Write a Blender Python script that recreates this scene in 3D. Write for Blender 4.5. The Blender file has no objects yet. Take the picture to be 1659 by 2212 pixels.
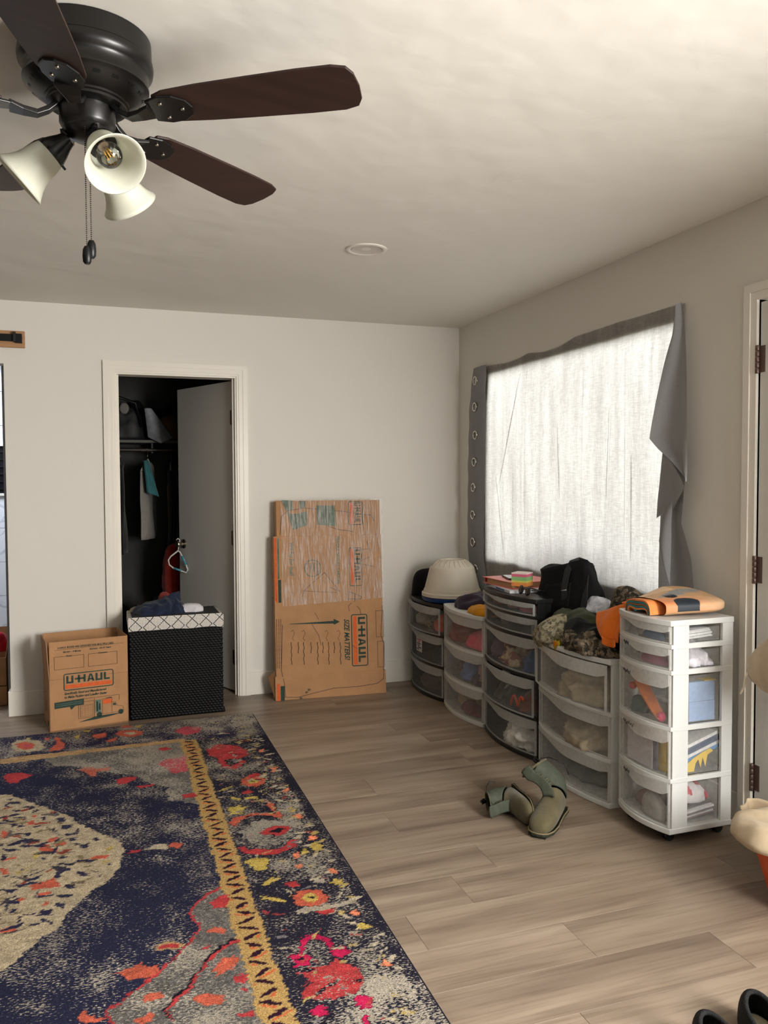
import bpy, bmesh, math, random
import numpy as np
from mathutils import Vector, Matrix, noise

# ------------------------------------------------------------------ camera, sky, lights, exposure
SC = bpy.context.scene
COL = SC.collection
R = math.radians
PI = math.pi


def lin(c):
    return tuple(((v / 255) / 12.92 if v / 255 <= 0.04045 else ((v / 255 + 0.055) / 1.055) ** 2.4) for v in c)


def make_camera():
    yaw, pit, roll = R(19.058), R(-2.293), R(-0.244)
    f = Vector((math.sin(yaw) * math.cos(pit), math.cos(yaw) * math.cos(pit), math.sin(pit)))
    r = Vector((math.cos(yaw), -math.sin(yaw), 0))
    u = r.cross(f)
    c, s = math.cos(roll), math.sin(roll)
    r2, u2 = r * c + u * s, u * c - r * s
    cd = bpy.data.cameras.new('camera')
    co = bpy.data.objects.new('camera', cd)
    COL.objects.link(co)
    cd.sensor_fit = 'HORIZONTAL'
    cd.sensor_width = 36
    cd.lens = 36 * 1745.4 / 1659
    cd.clip_start = 0.05
    m = Matrix((r2, u2, -f)).transposed().to_4x4()
    m.translation = (-2.3515, -5.1896, 1.3894)
    co.matrix_world = m
    SC.camera = co


make_camera()
W = bpy.data.worlds.new('sky')
SC.world = W
W.use_nodes = True
W.node_tree.nodes['Background'].inputs[0].default_value = (1.0, 0.975, 0.94, 1)
W.node_tree.nodes['Background'].inputs[1].default_value = 6.3


def area(name, loc, target, sx, sy, power, color):
    ld = bpy.data.lights.new(name, 'AREA')
    ld.shape = 'RECTANGLE'
    ld.size, ld.size_y, ld.energy, ld.color = sx, sy, power, color
    o = bpy.data.objects.new(name, ld)
    COL.objects.link(o)
    o.location = loc
    o.rotation_euler = (Vector(target) - Vector(loc)).to_track_quat('-Z', 'Y').to_euler()
    return o


# daylight through the window right of the camera and the bathroom window, plus two added fills
area('side_daylight', (-0.06, -5.05, 1.38), (-3.2, -2.9, 0.55), 2.0, 1.3, 285, (1.0, 0.975, 0.935)).data.spread = R(140)
area('entry_fill', (-0.06, -4.02, 1.25), (-1.2, -3.2, 0.6), 0.45, 1.5, 5, (0.90, 0.96, 1.0))  # added unseen lamp that brightens the narrow tower's near side
area('rear_fill', (-1.6, -6.9, 1.15), (-1.6, 0, 1.2), 1.6, 1.9, 9, (0.93, 0.97, 1.0))  # added low fill from behind the camera, no door there
area('bathroom_daylight', (-3.2, 0.95, 2.25), (-3.25, 1.2, 0), 0.7, 0.7, 32, (0.80, 0.88, 1.0))

VS = SC.view_settings
VS.view_transform = 'Standard'
VS.look = 'None'
VS.exposure = 0.10
VS.gamma = 1.0
VS.use_curve_mapping = False
SC.cycles.max_bounces = 10
SC.cycles.transparent_max_bounces = 24
SC.cycles.caustics_reflective = False
SC.cycles.caustics_refractive = False
SC.cycles.use_denoising = True

# ------------------------------------------------------------------ materials
MATS = {}


def nt(m):
    m.use_nodes = True
    return m.node_tree, m.node_tree.nodes, m.node_tree.links


def noise_node(N, L, scale, detail=3, coord='Object', stretch=None, rough=0.55):
    tc = N.new('ShaderNodeTexCoord')
    n = N.new('ShaderNodeTexNoise')
    n.inputs['Scale'].default_value = scale
    n.inputs['Detail'].default_value = detail
    n.inputs['Roughness'].default_value = rough
    if stretch:
        mp = N.new('ShaderNodeMapping')
        mp.inputs['Scale'].default_value = stretch
        L.new(tc.outputs[coord], mp.inputs['Vector'])
        L.new(mp.outputs['Vector'], n.inputs['Vector'])
    else:
        L.new(tc.outputs[coord], n.inputs['Vector'])
    return n


def ramp(N, L, src, stops):
    r = N.new('ShaderNodeValToRGB')
    e = r.color_ramp.elements
    while len(e) < len(stops):
        e.new(0.5)
    for i, (p, c) in enumerate(stops):
        e[i].position = p
        e[i].color = (*c, 1)
    L.new(src, r.inputs['Fac'])
    return r


def mat(name, rgb, rough=0.6, metal=0.0, spec=0.5, var=None, bump=None, coat=0.0, trans=0.0, sheen=0.0):
    """Plain principled material; var=(scale, amount[, stretch]) mottles the colour, bump=(scale, strength[, stretch])."""
    if name in MATS:
        return MATS[name]
    m = bpy.data.materials.new(name)
    T, N, L = nt(m)
    b = N['Principled BSDF']
    c = lin(rgb)
    b.inputs['Base Color'].default_value = (*c, 1)
    b.inputs['Roughness'].default_value = rough
    b.inputs['Metallic'].default_value = metal
    b.inputs['Specular IOR Level'].default_value = spec
    b.inputs['Coat Weight'].default_value = coat
    if trans:
        b.inputs['Transmission Weight'].default_value = trans
    if sheen:
        b.inputs['Sheen Weight'].default_value = sheen
    if var:
        n = noise_node(N, L, var[0], 4, stretch=var[2] if len(var) > 2 else None)
        a = var[1]
        r = ramp(N, L, n.outputs['Fac'], [(0.3, tuple(v * (1 - a) for v in c)), (0.7, tuple(min(1, v * (1 + a)) for v in c))])
        L.new(r.outputs['Color'], b.inputs['Base Color'])
    if bump:
        n2 = noise_node(N, L, bump[0], 3, stretch=bump[2] if len(bump) > 2 else None)
        bp = N.new('ShaderNodeBump')
        bp.inputs['Strength'].default_value = bump[1]
        bp.inputs['Distance'].default_value = 0.01
        L.new(n2.outputs['Fac'], bp.inputs['Height'])
        L.new(bp.outputs['Normal'], b.inputs['Normal'])
    MATS[name] = m
    return m


def cloth(name, rgb, amount=0.18):
    return mat(name, rgb, 0.9, 0, 0.2, (22, amount), (260, 0.16), sheen=0.15)


def frosted(name, rgb, clear, rough=0.3):
    """Translucent moulded plastic: clear = share of light that passes straight through."""
    m = bpy.data.materials.new(name)
    T, N, L = nt(m)
    b = N['Principled BSDF']
    b.inputs['Base Color'].default_value = (*lin(rgb), 1)
    b.inputs['Roughness'].default_value = rough
    tl = N.new('ShaderNodeBsdfTranslucent')
    tl.inputs['Color'].default_value = (*lin(rgb), 1)
    tr = N.new('ShaderNodeBsdfTransparent')
    tr.inputs['Color'].default_value = (0.98, 0.98, 0.98, 1)
    m1 = N.new('ShaderNodeMixShader')
    m1.inputs[0].default_value = 0.35
    m2 = N.new('ShaderNodeMixShader')
    n = noise_node(N, L, 60, 2)
    mr = N.new('ShaderNodeMapRange')
    mr.inputs['From Min'].default_value = 0.3
    mr.inputs['From Max'].default_value = 0.7
    mr.inputs['To Min'].default_value = clear - 0.05
    mr.inputs['To Max'].default_value = clear + 0.05
    L.new(n.outputs['Fac'], mr.inputs['Value'])
    L.new(mr.outputs['Result'], m2.inputs[0])
    L.new(b.outputs[0], m1.inputs[1])
    L.new(tl.outputs[0], m1.inputs[2])
    L.new(m1.outputs[0], m2.inputs[1])
    L.new(tr.outputs[0], m2.inputs[2])
    L.new(m2.outputs[0], N['Material Output'].inputs['Surface'])
    MATS[name] = m
    return m


def camo(name, cols, scale=26):
    m = bpy.data.materials.new(name)
    T, N, L = nt(m)
    b = N['Principled BSDF']
    b.inputs['Roughness'].default_value = 0.9
    b.inputs['Specular IOR Level'].default_value = 0.15
    tc = N.new('ShaderNodeTexCoord')
    sn = N.new('ShaderNodeVectorMath')
    sn.operation = 'SNAP'
    sn.inputs[1].default_value = (0.0045, 0.0045, 0.0045)
    L.new(tc.outputs['Object'], sn.inputs[0])
    ns = []
    for off in (0.0, 9.7):
        ad = N.new('ShaderNodeVectorMath')
        ad.inputs[1].default_value = (off, off * 2, off * 3)
        L.new(sn.outputs[0], ad.inputs[0])
        n = N.new('ShaderNodeTexNoise')
        n.inputs['Scale'].default_value = scale
        n.inputs['Detail'].default_value = 1
        L.new(ad.outputs[0], n.inputs['Vector'])
        ns.append(n)
    hf = N.new('ShaderNodeMath')
    hf.operation = 'MULTIPLY_ADD'
    hf.inputs[1].default_value = 0.5
    L.new(ns[0].outputs['Fac'], hf.inputs[0])
    h2 = N.new('ShaderNodeMath')
    h2.operation = 'GREATER_THAN'
    h2.inputs[1].default_value = 0.5
    L.new(ns[1].outputs['Fac'], h2.inputs[0])
    h3 = N.new('ShaderNodeMath')
    h3.operation = 'MULTIPLY'
    h3.inputs[1].default_value = 0.5
    L.new(h2.outputs[0], h3.inputs[0])
    L.new(h3.outputs[0], hf.inputs[2])
    c_ = [lin(c) for c in cols]
    r = ramp(N, L, hf.outputs[0], [(0.0, c_[0]), (0.245, c_[2]), (0.5, c_[1]), (0.75, c_[3]), (0.80, c_[4])])
    r.color_ramp.interpolation = 'CONSTANT'
    L.new(r.outputs['Color'], b.inputs['Base Color'])
    MATS[name] = m
    return m


def cardboard(name, rgb):
    m = bpy.data.materials.new(name)
    T, N, L = nt(m)
    b = N['Principled BSDF']
    b.inputs['Roughness'].default_value = 0.75
    b.inputs['Specular IOR Level'].default_value = 0.25
    c = lin(rgb)
    n = noise_node(N, L, 9, 5)
    r = ramp(N, L, n.outputs['Fac'], [(0.25, tuple(v * 0.86 for v in c)), (0.75, tuple(v * 1.1 for v in c))])
    L.new(r.outputs['Color'], b.inputs['Base Color'])
    n2 = noise_node(N, L, 40, 2, stretch=(6, 6, 0.2))
    bp = N.new('ShaderNodeBump')
    bp.inputs['Strength'].default_value = 0.12
    bp.inputs['Distance'].default_value = 0.01
    L.new(n2.outputs['Fac'], bp.inputs['Height'])
    L.new(bp.outputs['Normal'], b.inputs['Normal'])
    MATS[name] = m
    return m


def plank_material():
    m = bpy.data.materials.new('oak vinyl plank')
    T, N, L = nt(m)
    b = N['Principled BSDF']
    b.inputs['Roughness'].default_value = 0.42
    b.inputs['Specular IOR Level'].default_value = 0.35
    geo = N.new('ShaderNodeNewGeometry')
    oi = N.new('ShaderNodeObjectInfo')
    cm = N.new('ShaderNodeCombineXYZ')
    ml = N.new('ShaderNodeMath')
    ml.operation = 'MULTIPLY'
    ml.inputs[1].default_value = 37.0
    L.new(oi.outputs['Random'], ml.inputs[0])
    L.new(ml.outputs[0], cm.inputs['Z'])
    L.new(ml.outputs[0], cm.inputs['X'])
    add = N.new('ShaderNodeVectorMath')
    L.new(geo.outputs['Position'], add.inputs[0])
    L.new(cm.outputs[0], add.inputs[1])

    def nz(scale, stretch, detail, dist=0.0):
        mp = N.new('ShaderNodeMapping')
        mp.inputs['Scale'].default_value = stretch
        L.new(add.outputs[0], mp.inputs['Vector'])
        n = N.new('ShaderNodeTexNoise')
        n.inputs['Scale'].default_value = scale
        n.inputs['Detail'].default_value = detail
        n.inputs['Distortion'].default_value = dist
        L.new(mp.outputs[0], n.inputs['Vector'])
        return n
    big = nz(2.2, (0.5, 4.0, 1), 3, 0.5)
    fine = nz(11.0, (0.30, 8.0, 1), 5, 0.4)
    r1 = ramp(N, L, big.outputs['Fac'], [(0.28, lin((115, 99, 85))), (0.5, lin((141, 124, 107))), (0.72, lin((161, 145, 126)))])
    r2 = ramp(N, L, fine.outputs['Fac'], [(0.3, (0.70, 0.68, 0.66)), (0.52, (1, 1, 1)), (0.8, (1.0, 0.99, 0.97))])
    mx = N.new('ShaderNodeMix')
    mx.data_type = 'RGBA'
    mx.blend_type = 'MULTIPLY'
    mx.inputs['Factor'].default_value = 0.8
    L.new(r1.outputs['Color'], mx.inputs['A'])
    L.new(r2.outputs['Color'], mx.inputs['B'])
    hv = N.new('ShaderNodeHueSaturation')
    mr = N.new('ShaderNodeMapRange')
    mr.inputs['To Min'].default_value = 0.92
    mr.inputs['To Max'].default_value = 1.06
    L.new(oi.outputs['Random'], mr.inputs['Value'])
    L.new(mr.outputs['Result'], hv.inputs['Value'])
    L.new(mx.outputs['Result'], hv.inputs['Color'])
    L.new(hv.outputs['Color'], b.inputs['Base Color'])
    bp = N.new('ShaderNodeBump')
    bp.inputs['Strength'].default_value = 0.12
    bp.inputs['Distance'].default_value = 0.004
    L.new(fine.outputs['Fac'], bp.inputs['Height'])
    L.new(bp.outputs['Normal'], b.inputs['Normal'])
    MATS[m.name] = m
    return m


def wall_material(name, rgb, scale=38, strength=0.12):
    m = bpy.data.materials.new(name)
    T, N, L = nt(m)
    b = N['Principled BSDF']
    b.inputs['Base Color'].default_value = (*lin(rgb), 1)
    b.inputs['Roughness'].default_value = 0.72
    b.inputs['Specular IOR Level'].default_value = 0.25
    n = noise_node(N, L, scale, 3)
    n2 = noise_node(N, L, 3.0, 2)
    ad = N.new('ShaderNodeMath')
    ad.operation = 'MULTIPLY_ADD'
    ad.inputs[1].default_value = 5.0
    L.new(n2.outputs['Fac'], ad.inputs[0])
    L.new(n.outputs['Fac'], ad.inputs[2])
    bp = N.new('ShaderNodeBump')
    bp.inputs['Strength'].default_value = strength
    bp.inputs['Distance'].default_value = 0.006
    L.new(ad.outputs[0], bp.inputs['Height'])
    L.new(bp.outputs['Normal'], b.inputs['Normal'])
    MATS[name] = m
    return m


def curtain_material(name, trans, weave=True):
    """Loose grey linen: diffuse in front, translucent to the daylight behind it."""
    m = bpy.data.materials.new(name)
    T, N, L = nt(m)
    b = N['Principled BSDF']
    b.inputs['Base Color'].default_value = (*lin((150, 150, 152)), 1)
    b.inputs['Roughness'].default_value = 0.95
    b.inputs['Specular IOR Level'].default_value = 0.1
    tl = N.new('ShaderNodeBsdfTranslucent')
    a = noise_node(N, L, 30, 4, stretch=(1, 14, 0.8))
    c = noise_node(N, L, 30, 4, stretch=(1, 0.8, 14))
    ad = N.new('ShaderNodeMath')
    L.new(a.outputs['Fac'], ad.inputs[0])
    L.new(c.outputs['Fac'], ad.inputs[1])
    r = ramp(N, L, ad.outputs[0], [(0.38, tuple(v * 0.66 for v in (0.97, 0.94, 0.93))), (0.60, (1, 0.985, 0.95))])
    r.color_ramp.interpolation = 'LINEAR'
    hf = N.new('ShaderNodeMath')
    hf.operation = 'MULTIPLY'
    hf.inputs[1].default_value = 0.5
    L.new(ad.outputs[0], hf.inputs[0])
    L.new(hf.outputs[0], r.inputs['Fac'])
    fold_shade = noise_node(N, L, 7, 4, stretch=(1, 2.2, 0.25))  # vertical streaks put fold shading into the translucent colour
    dr = ramp(N, L, fold_shade.outputs['Fac'], [(0.35, (0.80, 0.79, 0.79)), (0.62, (1, 1, 1))])
    mm = N.new('ShaderNodeMix')
    mm.data_type, mm.blend_type = 'RGBA', 'MULTIPLY'
    mm.inputs['Factor'].default_value = 1
    L.new(r.outputs['Color'], mm.inputs['A'])
    L.new(dr.outputs['Color'], mm.inputs['B'])
    L.new(mm.outputs['Result'], tl.inputs['Color'])
    mx = N.new('ShaderNodeMixShader')
    mx.inputs[0].default_value = trans
    L.new(b.outputs[0], mx.inputs[1])
    L.new(tl.outputs[0], mx.inputs[2])
    bp = N.new('ShaderNodeBump')
    bp.inputs['Strength'].default_value = 0.25
    bp.inputs['Distance'].default_value = 0.002
    L.new(ad.outputs[0], bp.inputs['Height'])
    L.new(bp.outputs['Normal'], b.inputs['Normal'])
    L.new(mx.outputs[0], N['Material Output'].inputs['Surface'])
    MATS[name] = m
    return m


def film_material():
    m = bpy.data.materials.new('stretch film')
    T, N, L = nt(m)
    b = N['Principled BSDF']
    b.inputs['Base Color'].default_value = (0.86, 0.76, 0.68, 1)
    b.inputs['Roughness'].default_value = 0.16
    tr = N.new('ShaderNodeBsdfTransparent')
    n = noise_node(N, L, 16, 4, stretch=(7, 7, 0.35))
    r = N.new('ShaderNodeMapRange')
    r.inputs['From Min'].default_value = 0.42
    r.inputs['From Max'].default_value = 0.72
    r.inputs['To Min'].default_value = 0.05
    r.inputs['To Max'].default_value = 0.5
    L.new(n.outputs['Fac'], r.inputs['Value'])
    mx = N.new('ShaderNodeMixShader')
    L.new(r.outputs['Result'], mx.inputs[0])
    L.new(tr.outputs[0], mx.inputs[1])
    L.new(b.outputs[0], mx.inputs[2])
    bp = N.new('ShaderNodeBump')
    bp.inputs['Strength'].default_value = 0.8
    bp.inputs['Distance'].default_value = 0.01
    L.new(n.outputs['Fac'], bp.inputs['Height'])
    L.new(bp.outputs['Normal'], b.inputs['Normal'])
    L.new(mx.outputs[0], N['Material Output'].inputs['Surface'])
    MATS[m.name] = m
    return m


def glass_material(name, rgb=(0.97, 0.98, 0.98), gloss=0.12):
    m = bpy.data.materials.new(name)
    T, N, L = nt(m)
    for n in list(N):
        if n.type == 'BSDF_PRINCIPLED':
            N.remove(n)
    g = N.new('ShaderNodeBsdfGlossy')
    g.inputs['Roughness'].default_value = 0.03
    t = N.new('ShaderNodeBsdfTransparent')
    t.inputs['Color'].default_value = (*rgb, 1)
    mx = N.new('ShaderNodeMixShader')
    fr = N.new('ShaderNodeFresnel')
    fr.inputs['IOR'].default_value = 1.45
    L.new(fr.outputs[0], mx.inputs[0])
    L.new(t.outputs[0], mx.inputs[1])
    L.new(g.outputs[0], mx.inputs[2])
    L.new(mx.outputs[0], N['Material Output'].inputs['Surface'])
    MATS[name] = m
    return m


def rug_material():
    m = bpy.data.materials.new('rug pile')
    T, N, L = nt(m)
    b = N['Principled BSDF']
    b.inputs['Roughness'].default_value = 0.95
    b.inputs['Specular IOR Level'].default_value = 0.1
    at = N.new('ShaderNodeAttribute')
    at.attribute_name = 'Col'
    wr = N.new('ShaderNodeAttribute')
    wr.attribute_name = 'wear'
    a = noise_node(N, L, 88, 3, stretch=(0.95, 2.2, 1))
    c = noise_node(N, L, 9, 2)
    s = N.new('ShaderNodeMath')
    s.operation = 'MULTIPLY_ADD'
    s.inputs[1].default_value = 0.45
    L.new(c.outputs['Fac'], s.inputs[0])
    L.new(a.outputs['Fac'], s.inputs[2])
    s2 = N.new('ShaderNodeMath')       # noise + wear
    L.new(s.outputs[0], s2.inputs[0])
    L.new(wr.outputs['Fac'], s2.inputs[1])
    st = N.new('ShaderNodeMapRange')
    st.inputs['From Min'].default_value = 1.02
    st.inputs['From Max'].default_value = 1.07
    L.new(s2.outputs[0], st.inputs['Value'])
    mx = N.new('ShaderNodeMix')
    mx.data_type = 'RGBA'
    L.new(st.outputs['Result'], mx.inputs['Factor'])
    L.new(at.outputs['Color'], mx.inputs['A'])
    cr = N.new('ShaderNodeAttribute')
    cr.attribute_name = 'worn'
    L.new(cr.outputs['Color'], mx.inputs['B'])
    f = noise_node(N, L, 330, 2, stretch=(0.8, 1.2, 1))
    r = ramp(N, L, f.outputs['Fac'], [(0.30, (0.36, 0.36, 0.36)), (0.68, (1.45, 1.45, 1.45))])
    mu = N.new('ShaderNodeMix')
    mu.data_type = 'RGBA'
    mu.blend_type = 'MULTIPLY'
    mu.inputs['Factor'].default_value = 1.0
    L.new(mx.outputs['Result'], mu.inputs['A'])
    L.new(r.outputs['Color'], mu.inputs['B'])
    L.new(mu.outputs['Result'], b.inputs['Base Color'])
    bp = N.new('ShaderNodeBump')
    bp.inputs['Strength'].default_value = 0.5
    bp.inputs['Distance'].default_value = 0.004
    L.new(f.outputs['Fac'], bp.inputs['Height'])
    L.new(bp.outputs['Normal'], b.inputs['Normal'])
    MATS[m.name] = m
    return m


def liner_material():
    """White hamper liner printed with rows of black diamonds and dots."""
    m = bpy.data.materials.new('printed liner')
    T, N, L = nt(m)
    b = N['Principled BSDF']
    b.inputs['Roughness'].default_value = 0.9
    tc = N.new('ShaderNodeTexCoord')
    sp = N.new('ShaderNodeSeparateXYZ')
    L.new(tc.outputs['Object'], sp.inputs[0])

    def M(op, a, bb=None):
        n = N.new('ShaderNodeMath')
        n.operation = op
        for i, v in enumerate((a, bb)):
            if v is None:
                continue
            if isinstance(v, (int, float)):
                n.inputs[i].default_value = v
            else:
                L.new(v, n.inputs[i])
        return n.outputs[0]
    xy = M('ADD', sp.outputs['X'], M('MULTIPLY', sp.outputs['Y'], 0.7))
    fx = M('ABSOLUTE', M('SUBTRACT', M('FRACT', M('MULTIPLY', xy, 1 / 0.08)), 0.5))       # 0 .. 0.5
    fz = M('ABSOLUTE', M('SUBTRACT', M('FRACT', M('MULTIPLY', sp.outputs['Z'], 1 / 0.072)), 0.5))
    dia = M('ABSOLUTE', M('SUBTRACT', M('ADD', fx, M('MULTIPLY', fz, 0.9)), 0.45))
    line = M('LESS_THAN', dia, 0.034)
    dx = M('SUBTRACT', M('FRACT', M('MULTIPLY', xy, 1 / 0.0085)), 0.5)
    dz = M('SUBTRACT', M('FRACT', M('MULTIPLY', sp.outputs['Z'], 1 / 0.0085)), 0.5)
    dot = M('LESS_THAN', M('ADD', M('MULTIPLY', dx, dx), M('MULTIPLY', dz, dz)), 0.075)
    k = M('MAXIMUM', line, dot)
    r = ramp(N, L, k, [(0.0, lin((226, 220, 210))), (1.0, lin((28, 28, 30)))])
    L.new(r.outputs['Color'], b.inputs['Base Color'])
    MATS[m.name] = m
    return m


# ------------------------------------------------------------------ mesh helpers
class MB:
    """Collects shapes and links them as one mesh object."""

    def __init__(s):
        s.v, s.f, s.m, s.M, s.mi = [], [], [], None, 0

    def add(s, vs, fs):
        o = len(s.v)
        s.v += [tuple(s.M @ Vector(p)) for p in vs] if s.M else [tuple(p) for p in vs]
        s.f += [tuple(o + i for i in f) for f in fs]
        s.m += [s.mi] * len(fs)
        return s

    def box(s, x0, x1, y0, y1, z0, z1):
        x0, x1 = sorted((x0, x1))
        y0, y1 = sorted((y0, y1))
        z0, z1 = sorted((z0, z1))
        return s.add([(x0, y0, z0), (x1, y0, z0), (x1, y1, z0), (x0, y1, z0), (x0, y0, z1), (x1, y0, z1), (x1, y1, z1), (x0, y1, z1)],
                     [(0, 3, 2, 1), (4, 5, 6, 7), (0, 1, 5, 4), (1, 2, 6, 5), (2, 3, 7, 6), (3, 0, 4, 7)])

    def slab(s, pts, d):
        """Planar 3D outline given thickness by the vector d."""
        n = len(pts)
        d = Vector(d)
        top = [tuple(Vector(p) + d) for p in pts]
        return s.add(list(pts) + top, [tuple(range(n))[::-1], tuple(range(n, 2 * n))] + [(i, (i + 1) % n, n + (i + 1) % n, n + i) for i in range(n)])

    def rings(s, rings, caps=True, closed=True):
        n = len(rings[0])
        vs = [p for r in rings for p in r]
        fs = []
        for a in range(len(rings) - 1):
            for i in range(n if closed else n - 1):
                j = (i + 1) % n
                fs.append((a * n + i, a * n + j, (a + 1) * n + j, (a + 1) * n + i))
        if caps:
            fs.append(tuple(range(n))[::-1])
            fs.append(tuple((len(rings) - 1) * n + i for i in range(n)))
        return s.add(vs, fs)

    def lathe(s, prof, n=32, c=(0, 0, 0), q=None, caps=True):
        c = Vector(c)
        rg = []
        for r, z in prof:
            ring = []
            for i in range(n):
                a = 2 * PI * i / n
                p = Vector((r * math.cos(a), r * math.sin(a), z))
                ring.append(tuple(c + (q @ p if q else p)))
            rg.append(ring)
        return s.rings(rg, caps)

    def tube(s, pts, r, n=8, closed=False):
        pts = [Vector(p) for p in pts]
        rr = r if isinstance(r, (list, tuple)) else [r] * len(pts)
        rg = []
        up = None
        m = len(pts)
        for i, p in enumerate(pts):
            if closed:
                t = (pts[(i + 1) % m] - pts[i - 1]).normalized()
            else:
                t = (pts[min(i + 1, m - 1)] - pts[max(i - 1, 0)]).normalized()
            if up is None:
                up = Vector((0, 0, 1)) if abs(t.z) < 0.9 else Vector((1, 0, 0))
            sd = t.cross(up).normalized()
            up = sd.cross(t).normalized()
            rg.append([tuple(p + rr[i] * (math.cos(2 * PI * k / n) * sd + math.sin(2 * PI * k / n) * up)) for k in range(n)])
        if closed:
            rg.append(rg[0])
        return s.rings(rg, not closed)

    def grid(s, fn, nu, nv, back=None):
        vs = [tuple(fn(i / nu, j / nv)) for j in range(nv + 1) for i in range(nu + 1)]
        w = nu + 1
        fs = [(j * w + i, j * w + i + 1, (j + 1) * w + i + 1, (j + 1) * w + i) for j in range(nv) for i in range(nu)]
        return s.add(vs, fs)

    def ball(s, c, r, n=10, sq=(1, 1, 1)):
        c = Vector(c)
        m = n // 2
        rg = [[(c.x + r * sq[0] * math.sin(PI * j / m) * math.cos(2 * PI * i / n), c.y + r * sq[1] * math.sin(PI * j / m) * math.sin(2 * PI * i / n), c.z - r * sq[2] * math.cos(PI * j / m)) for i in range(n)]
              for j in range(m + 1)]
        rg[0] = [(c.x, c.y, c.z - r * sq[2])] * n
        rg[-1] = [(c.x, c.y, c.z + r * sq[2])] * n
        return s.rings(rg, False)

    def build(s, name, mats, parent=None, smooth=None, bevel=0.0, seg=2, thick=0.0, sub=0):
        me = bpy.data.meshes.new(name)
        me.from_pydata(s.v, [], s.f)
        ml = mats if isinstance(mats, (list, tuple)) else [mats]
        for m in ml:
            me.materials.append(m)
        if len(ml) > 1:
            me.polygons.foreach_set('material_index', s.m)
        bm = bmesh.new()
        bm.from_mesh(me)
        bmesh.ops.remove_doubles(bm, verts=bm.verts, dist=1e-6)
        bmesh.ops.recalc_face_normals(bm, faces=bm.faces)
        bm.to_mesh(me)
        bm.free()
        if smooth:
            me.polygons.foreach_set('use_smooth', [True] * len(me.polygons))
            if smooth < 180:
                me.set_sharp_from_angle(angle=R(smooth))
        me.update()
        o = bpy.data.objects.new(name, me)
        COL.objects.link(o)
        if thick:
            md = o.modifiers.new('thickness', 'SOLIDIFY')
            md.thickness = thick
            md.offset = 0
        if bevel:
            md = o.modifiers.new('edges', 'BEVEL')
            md.width, md.segments, md.limit_method, md.angle_limit = bevel, seg, 'ANGLE', R(40)
        if sub:
            md = o.modifiers.new('smooth', 'SUBSURF')
            md.levels = md.render_levels = sub
        adopt(o, parent)
        return o


def adopt(o, parent):
    if parent is not None:
        o.parent = parent
        if parent.type == 'EMPTY' and not parent.get('local'):
            o.matrix_parent_inverse = (Matrix.Translation(parent.location) @ parent.rotation_euler.to_matrix().to_4x4()).inverted()


def tag(o, label, cat, group=None, kind=None):
    o['label'] = label
    o['category'] = cat
    if group:
        o['group'] = group
    if kind:
        o['kind'] = kind
    return o


def thing(name, label, cat, loc=(0, 0, 0), group=None, rot=(0, 0, 0), local=False):
    o = bpy.data.objects.new(name, None)
    o.empty_display_size = 0.1
    COL.objects.link(o)
    o.location = loc
    o.rotation_euler = rot
    if local:
        o['local'] = 1
    return tag(o, label, cat, group)


def structure(o):
    o['kind'] = 'structure'
    return o


def copy_tree(o, parent=None):
    c = o.copy()
    COL.objects.link(c)
    if parent is not None:
        c.parent = parent
    for ch in list(o.children):
        copy_tree(ch, c)
    return c


def nz(p, s=1.0, seed=0.0):
    return noise.noise(Vector((p[0] * s + seed * 7.13, p[1] * s - seed * 3.7, (p[2] if len(p) > 2 else 0) * s + seed)))


def ridged(p, s, seed):
    a = nz(p, s, seed)
    return 1 - 2 * abs(a)


def lump(name, c, size, m, seed, rot=0.0, fold=0.25, freq=14, lab=None, cat='clothes', group=None, parent=None, steep=3.0, floor=None):
    """A crumpled garment: irregular outline, domed, with soft ridged folds."""
    rx, ry, h = size
    nr, na = 24, 80
    b = MB()
    cr, sr = math.cos(rot), math.sin(rot)
    amp = fold * 1.1 * min(rx, ry, h * 1.2)
    rg = []
    for k in range(nr + 1):
        ph = PI / 2 * k / nr
        ch, shh = math.cos(ph) ** (2.0 / steep), math.sin(ph) ** 0.8
        ring = []
        for i in range(na):
            a = 2 * PI * i / na
            out = 1 + 0.16 * nz((math.cos(a) * 1.6, math.sin(a) * 1.6), 1, seed)
            x, y, z = rx * out * ch * math.cos(a), ry * out * ch * math.sin(a), h * shh
            z *= 0.85 + 0.45 * nz((x, y), 7, seed + 5)
            q = (x + 0.025 * nz((x, y, z), 11, seed + 2), (y + 0.025 * nz((y, z, x), 11, seed + 4)) * 0.55, z * 0.8)
            d = amp * (0.62 * ridged(q, freq, seed + 9) + 0.34 * ridged((q[1] * 1.4 + q[0], q[0] - q[2], q[2]), freq * 1.7, seed + 11) + 0.10 * ridged(q, freq * 4, seed + 14))
            n_ = Vector((x / rx ** 2, y / ry ** 2, z / h ** 2 + 1e-6)).normalized()
            x, y, z = x + n_.x * d, y + n_.y * d, max(0.0, z + n_.z * d)
            if k == 0:
                z = 0.0
            ring.append((c[0] + x * cr - y * sr, c[1] + x * sr + y * cr, c[2] + z))
        rg.append(ring)
    b.rings(rg)
    o = b.build(name, m, parent, smooth=180)
    if lab:
        tag(o, lab, cat, group)
    return o

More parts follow.
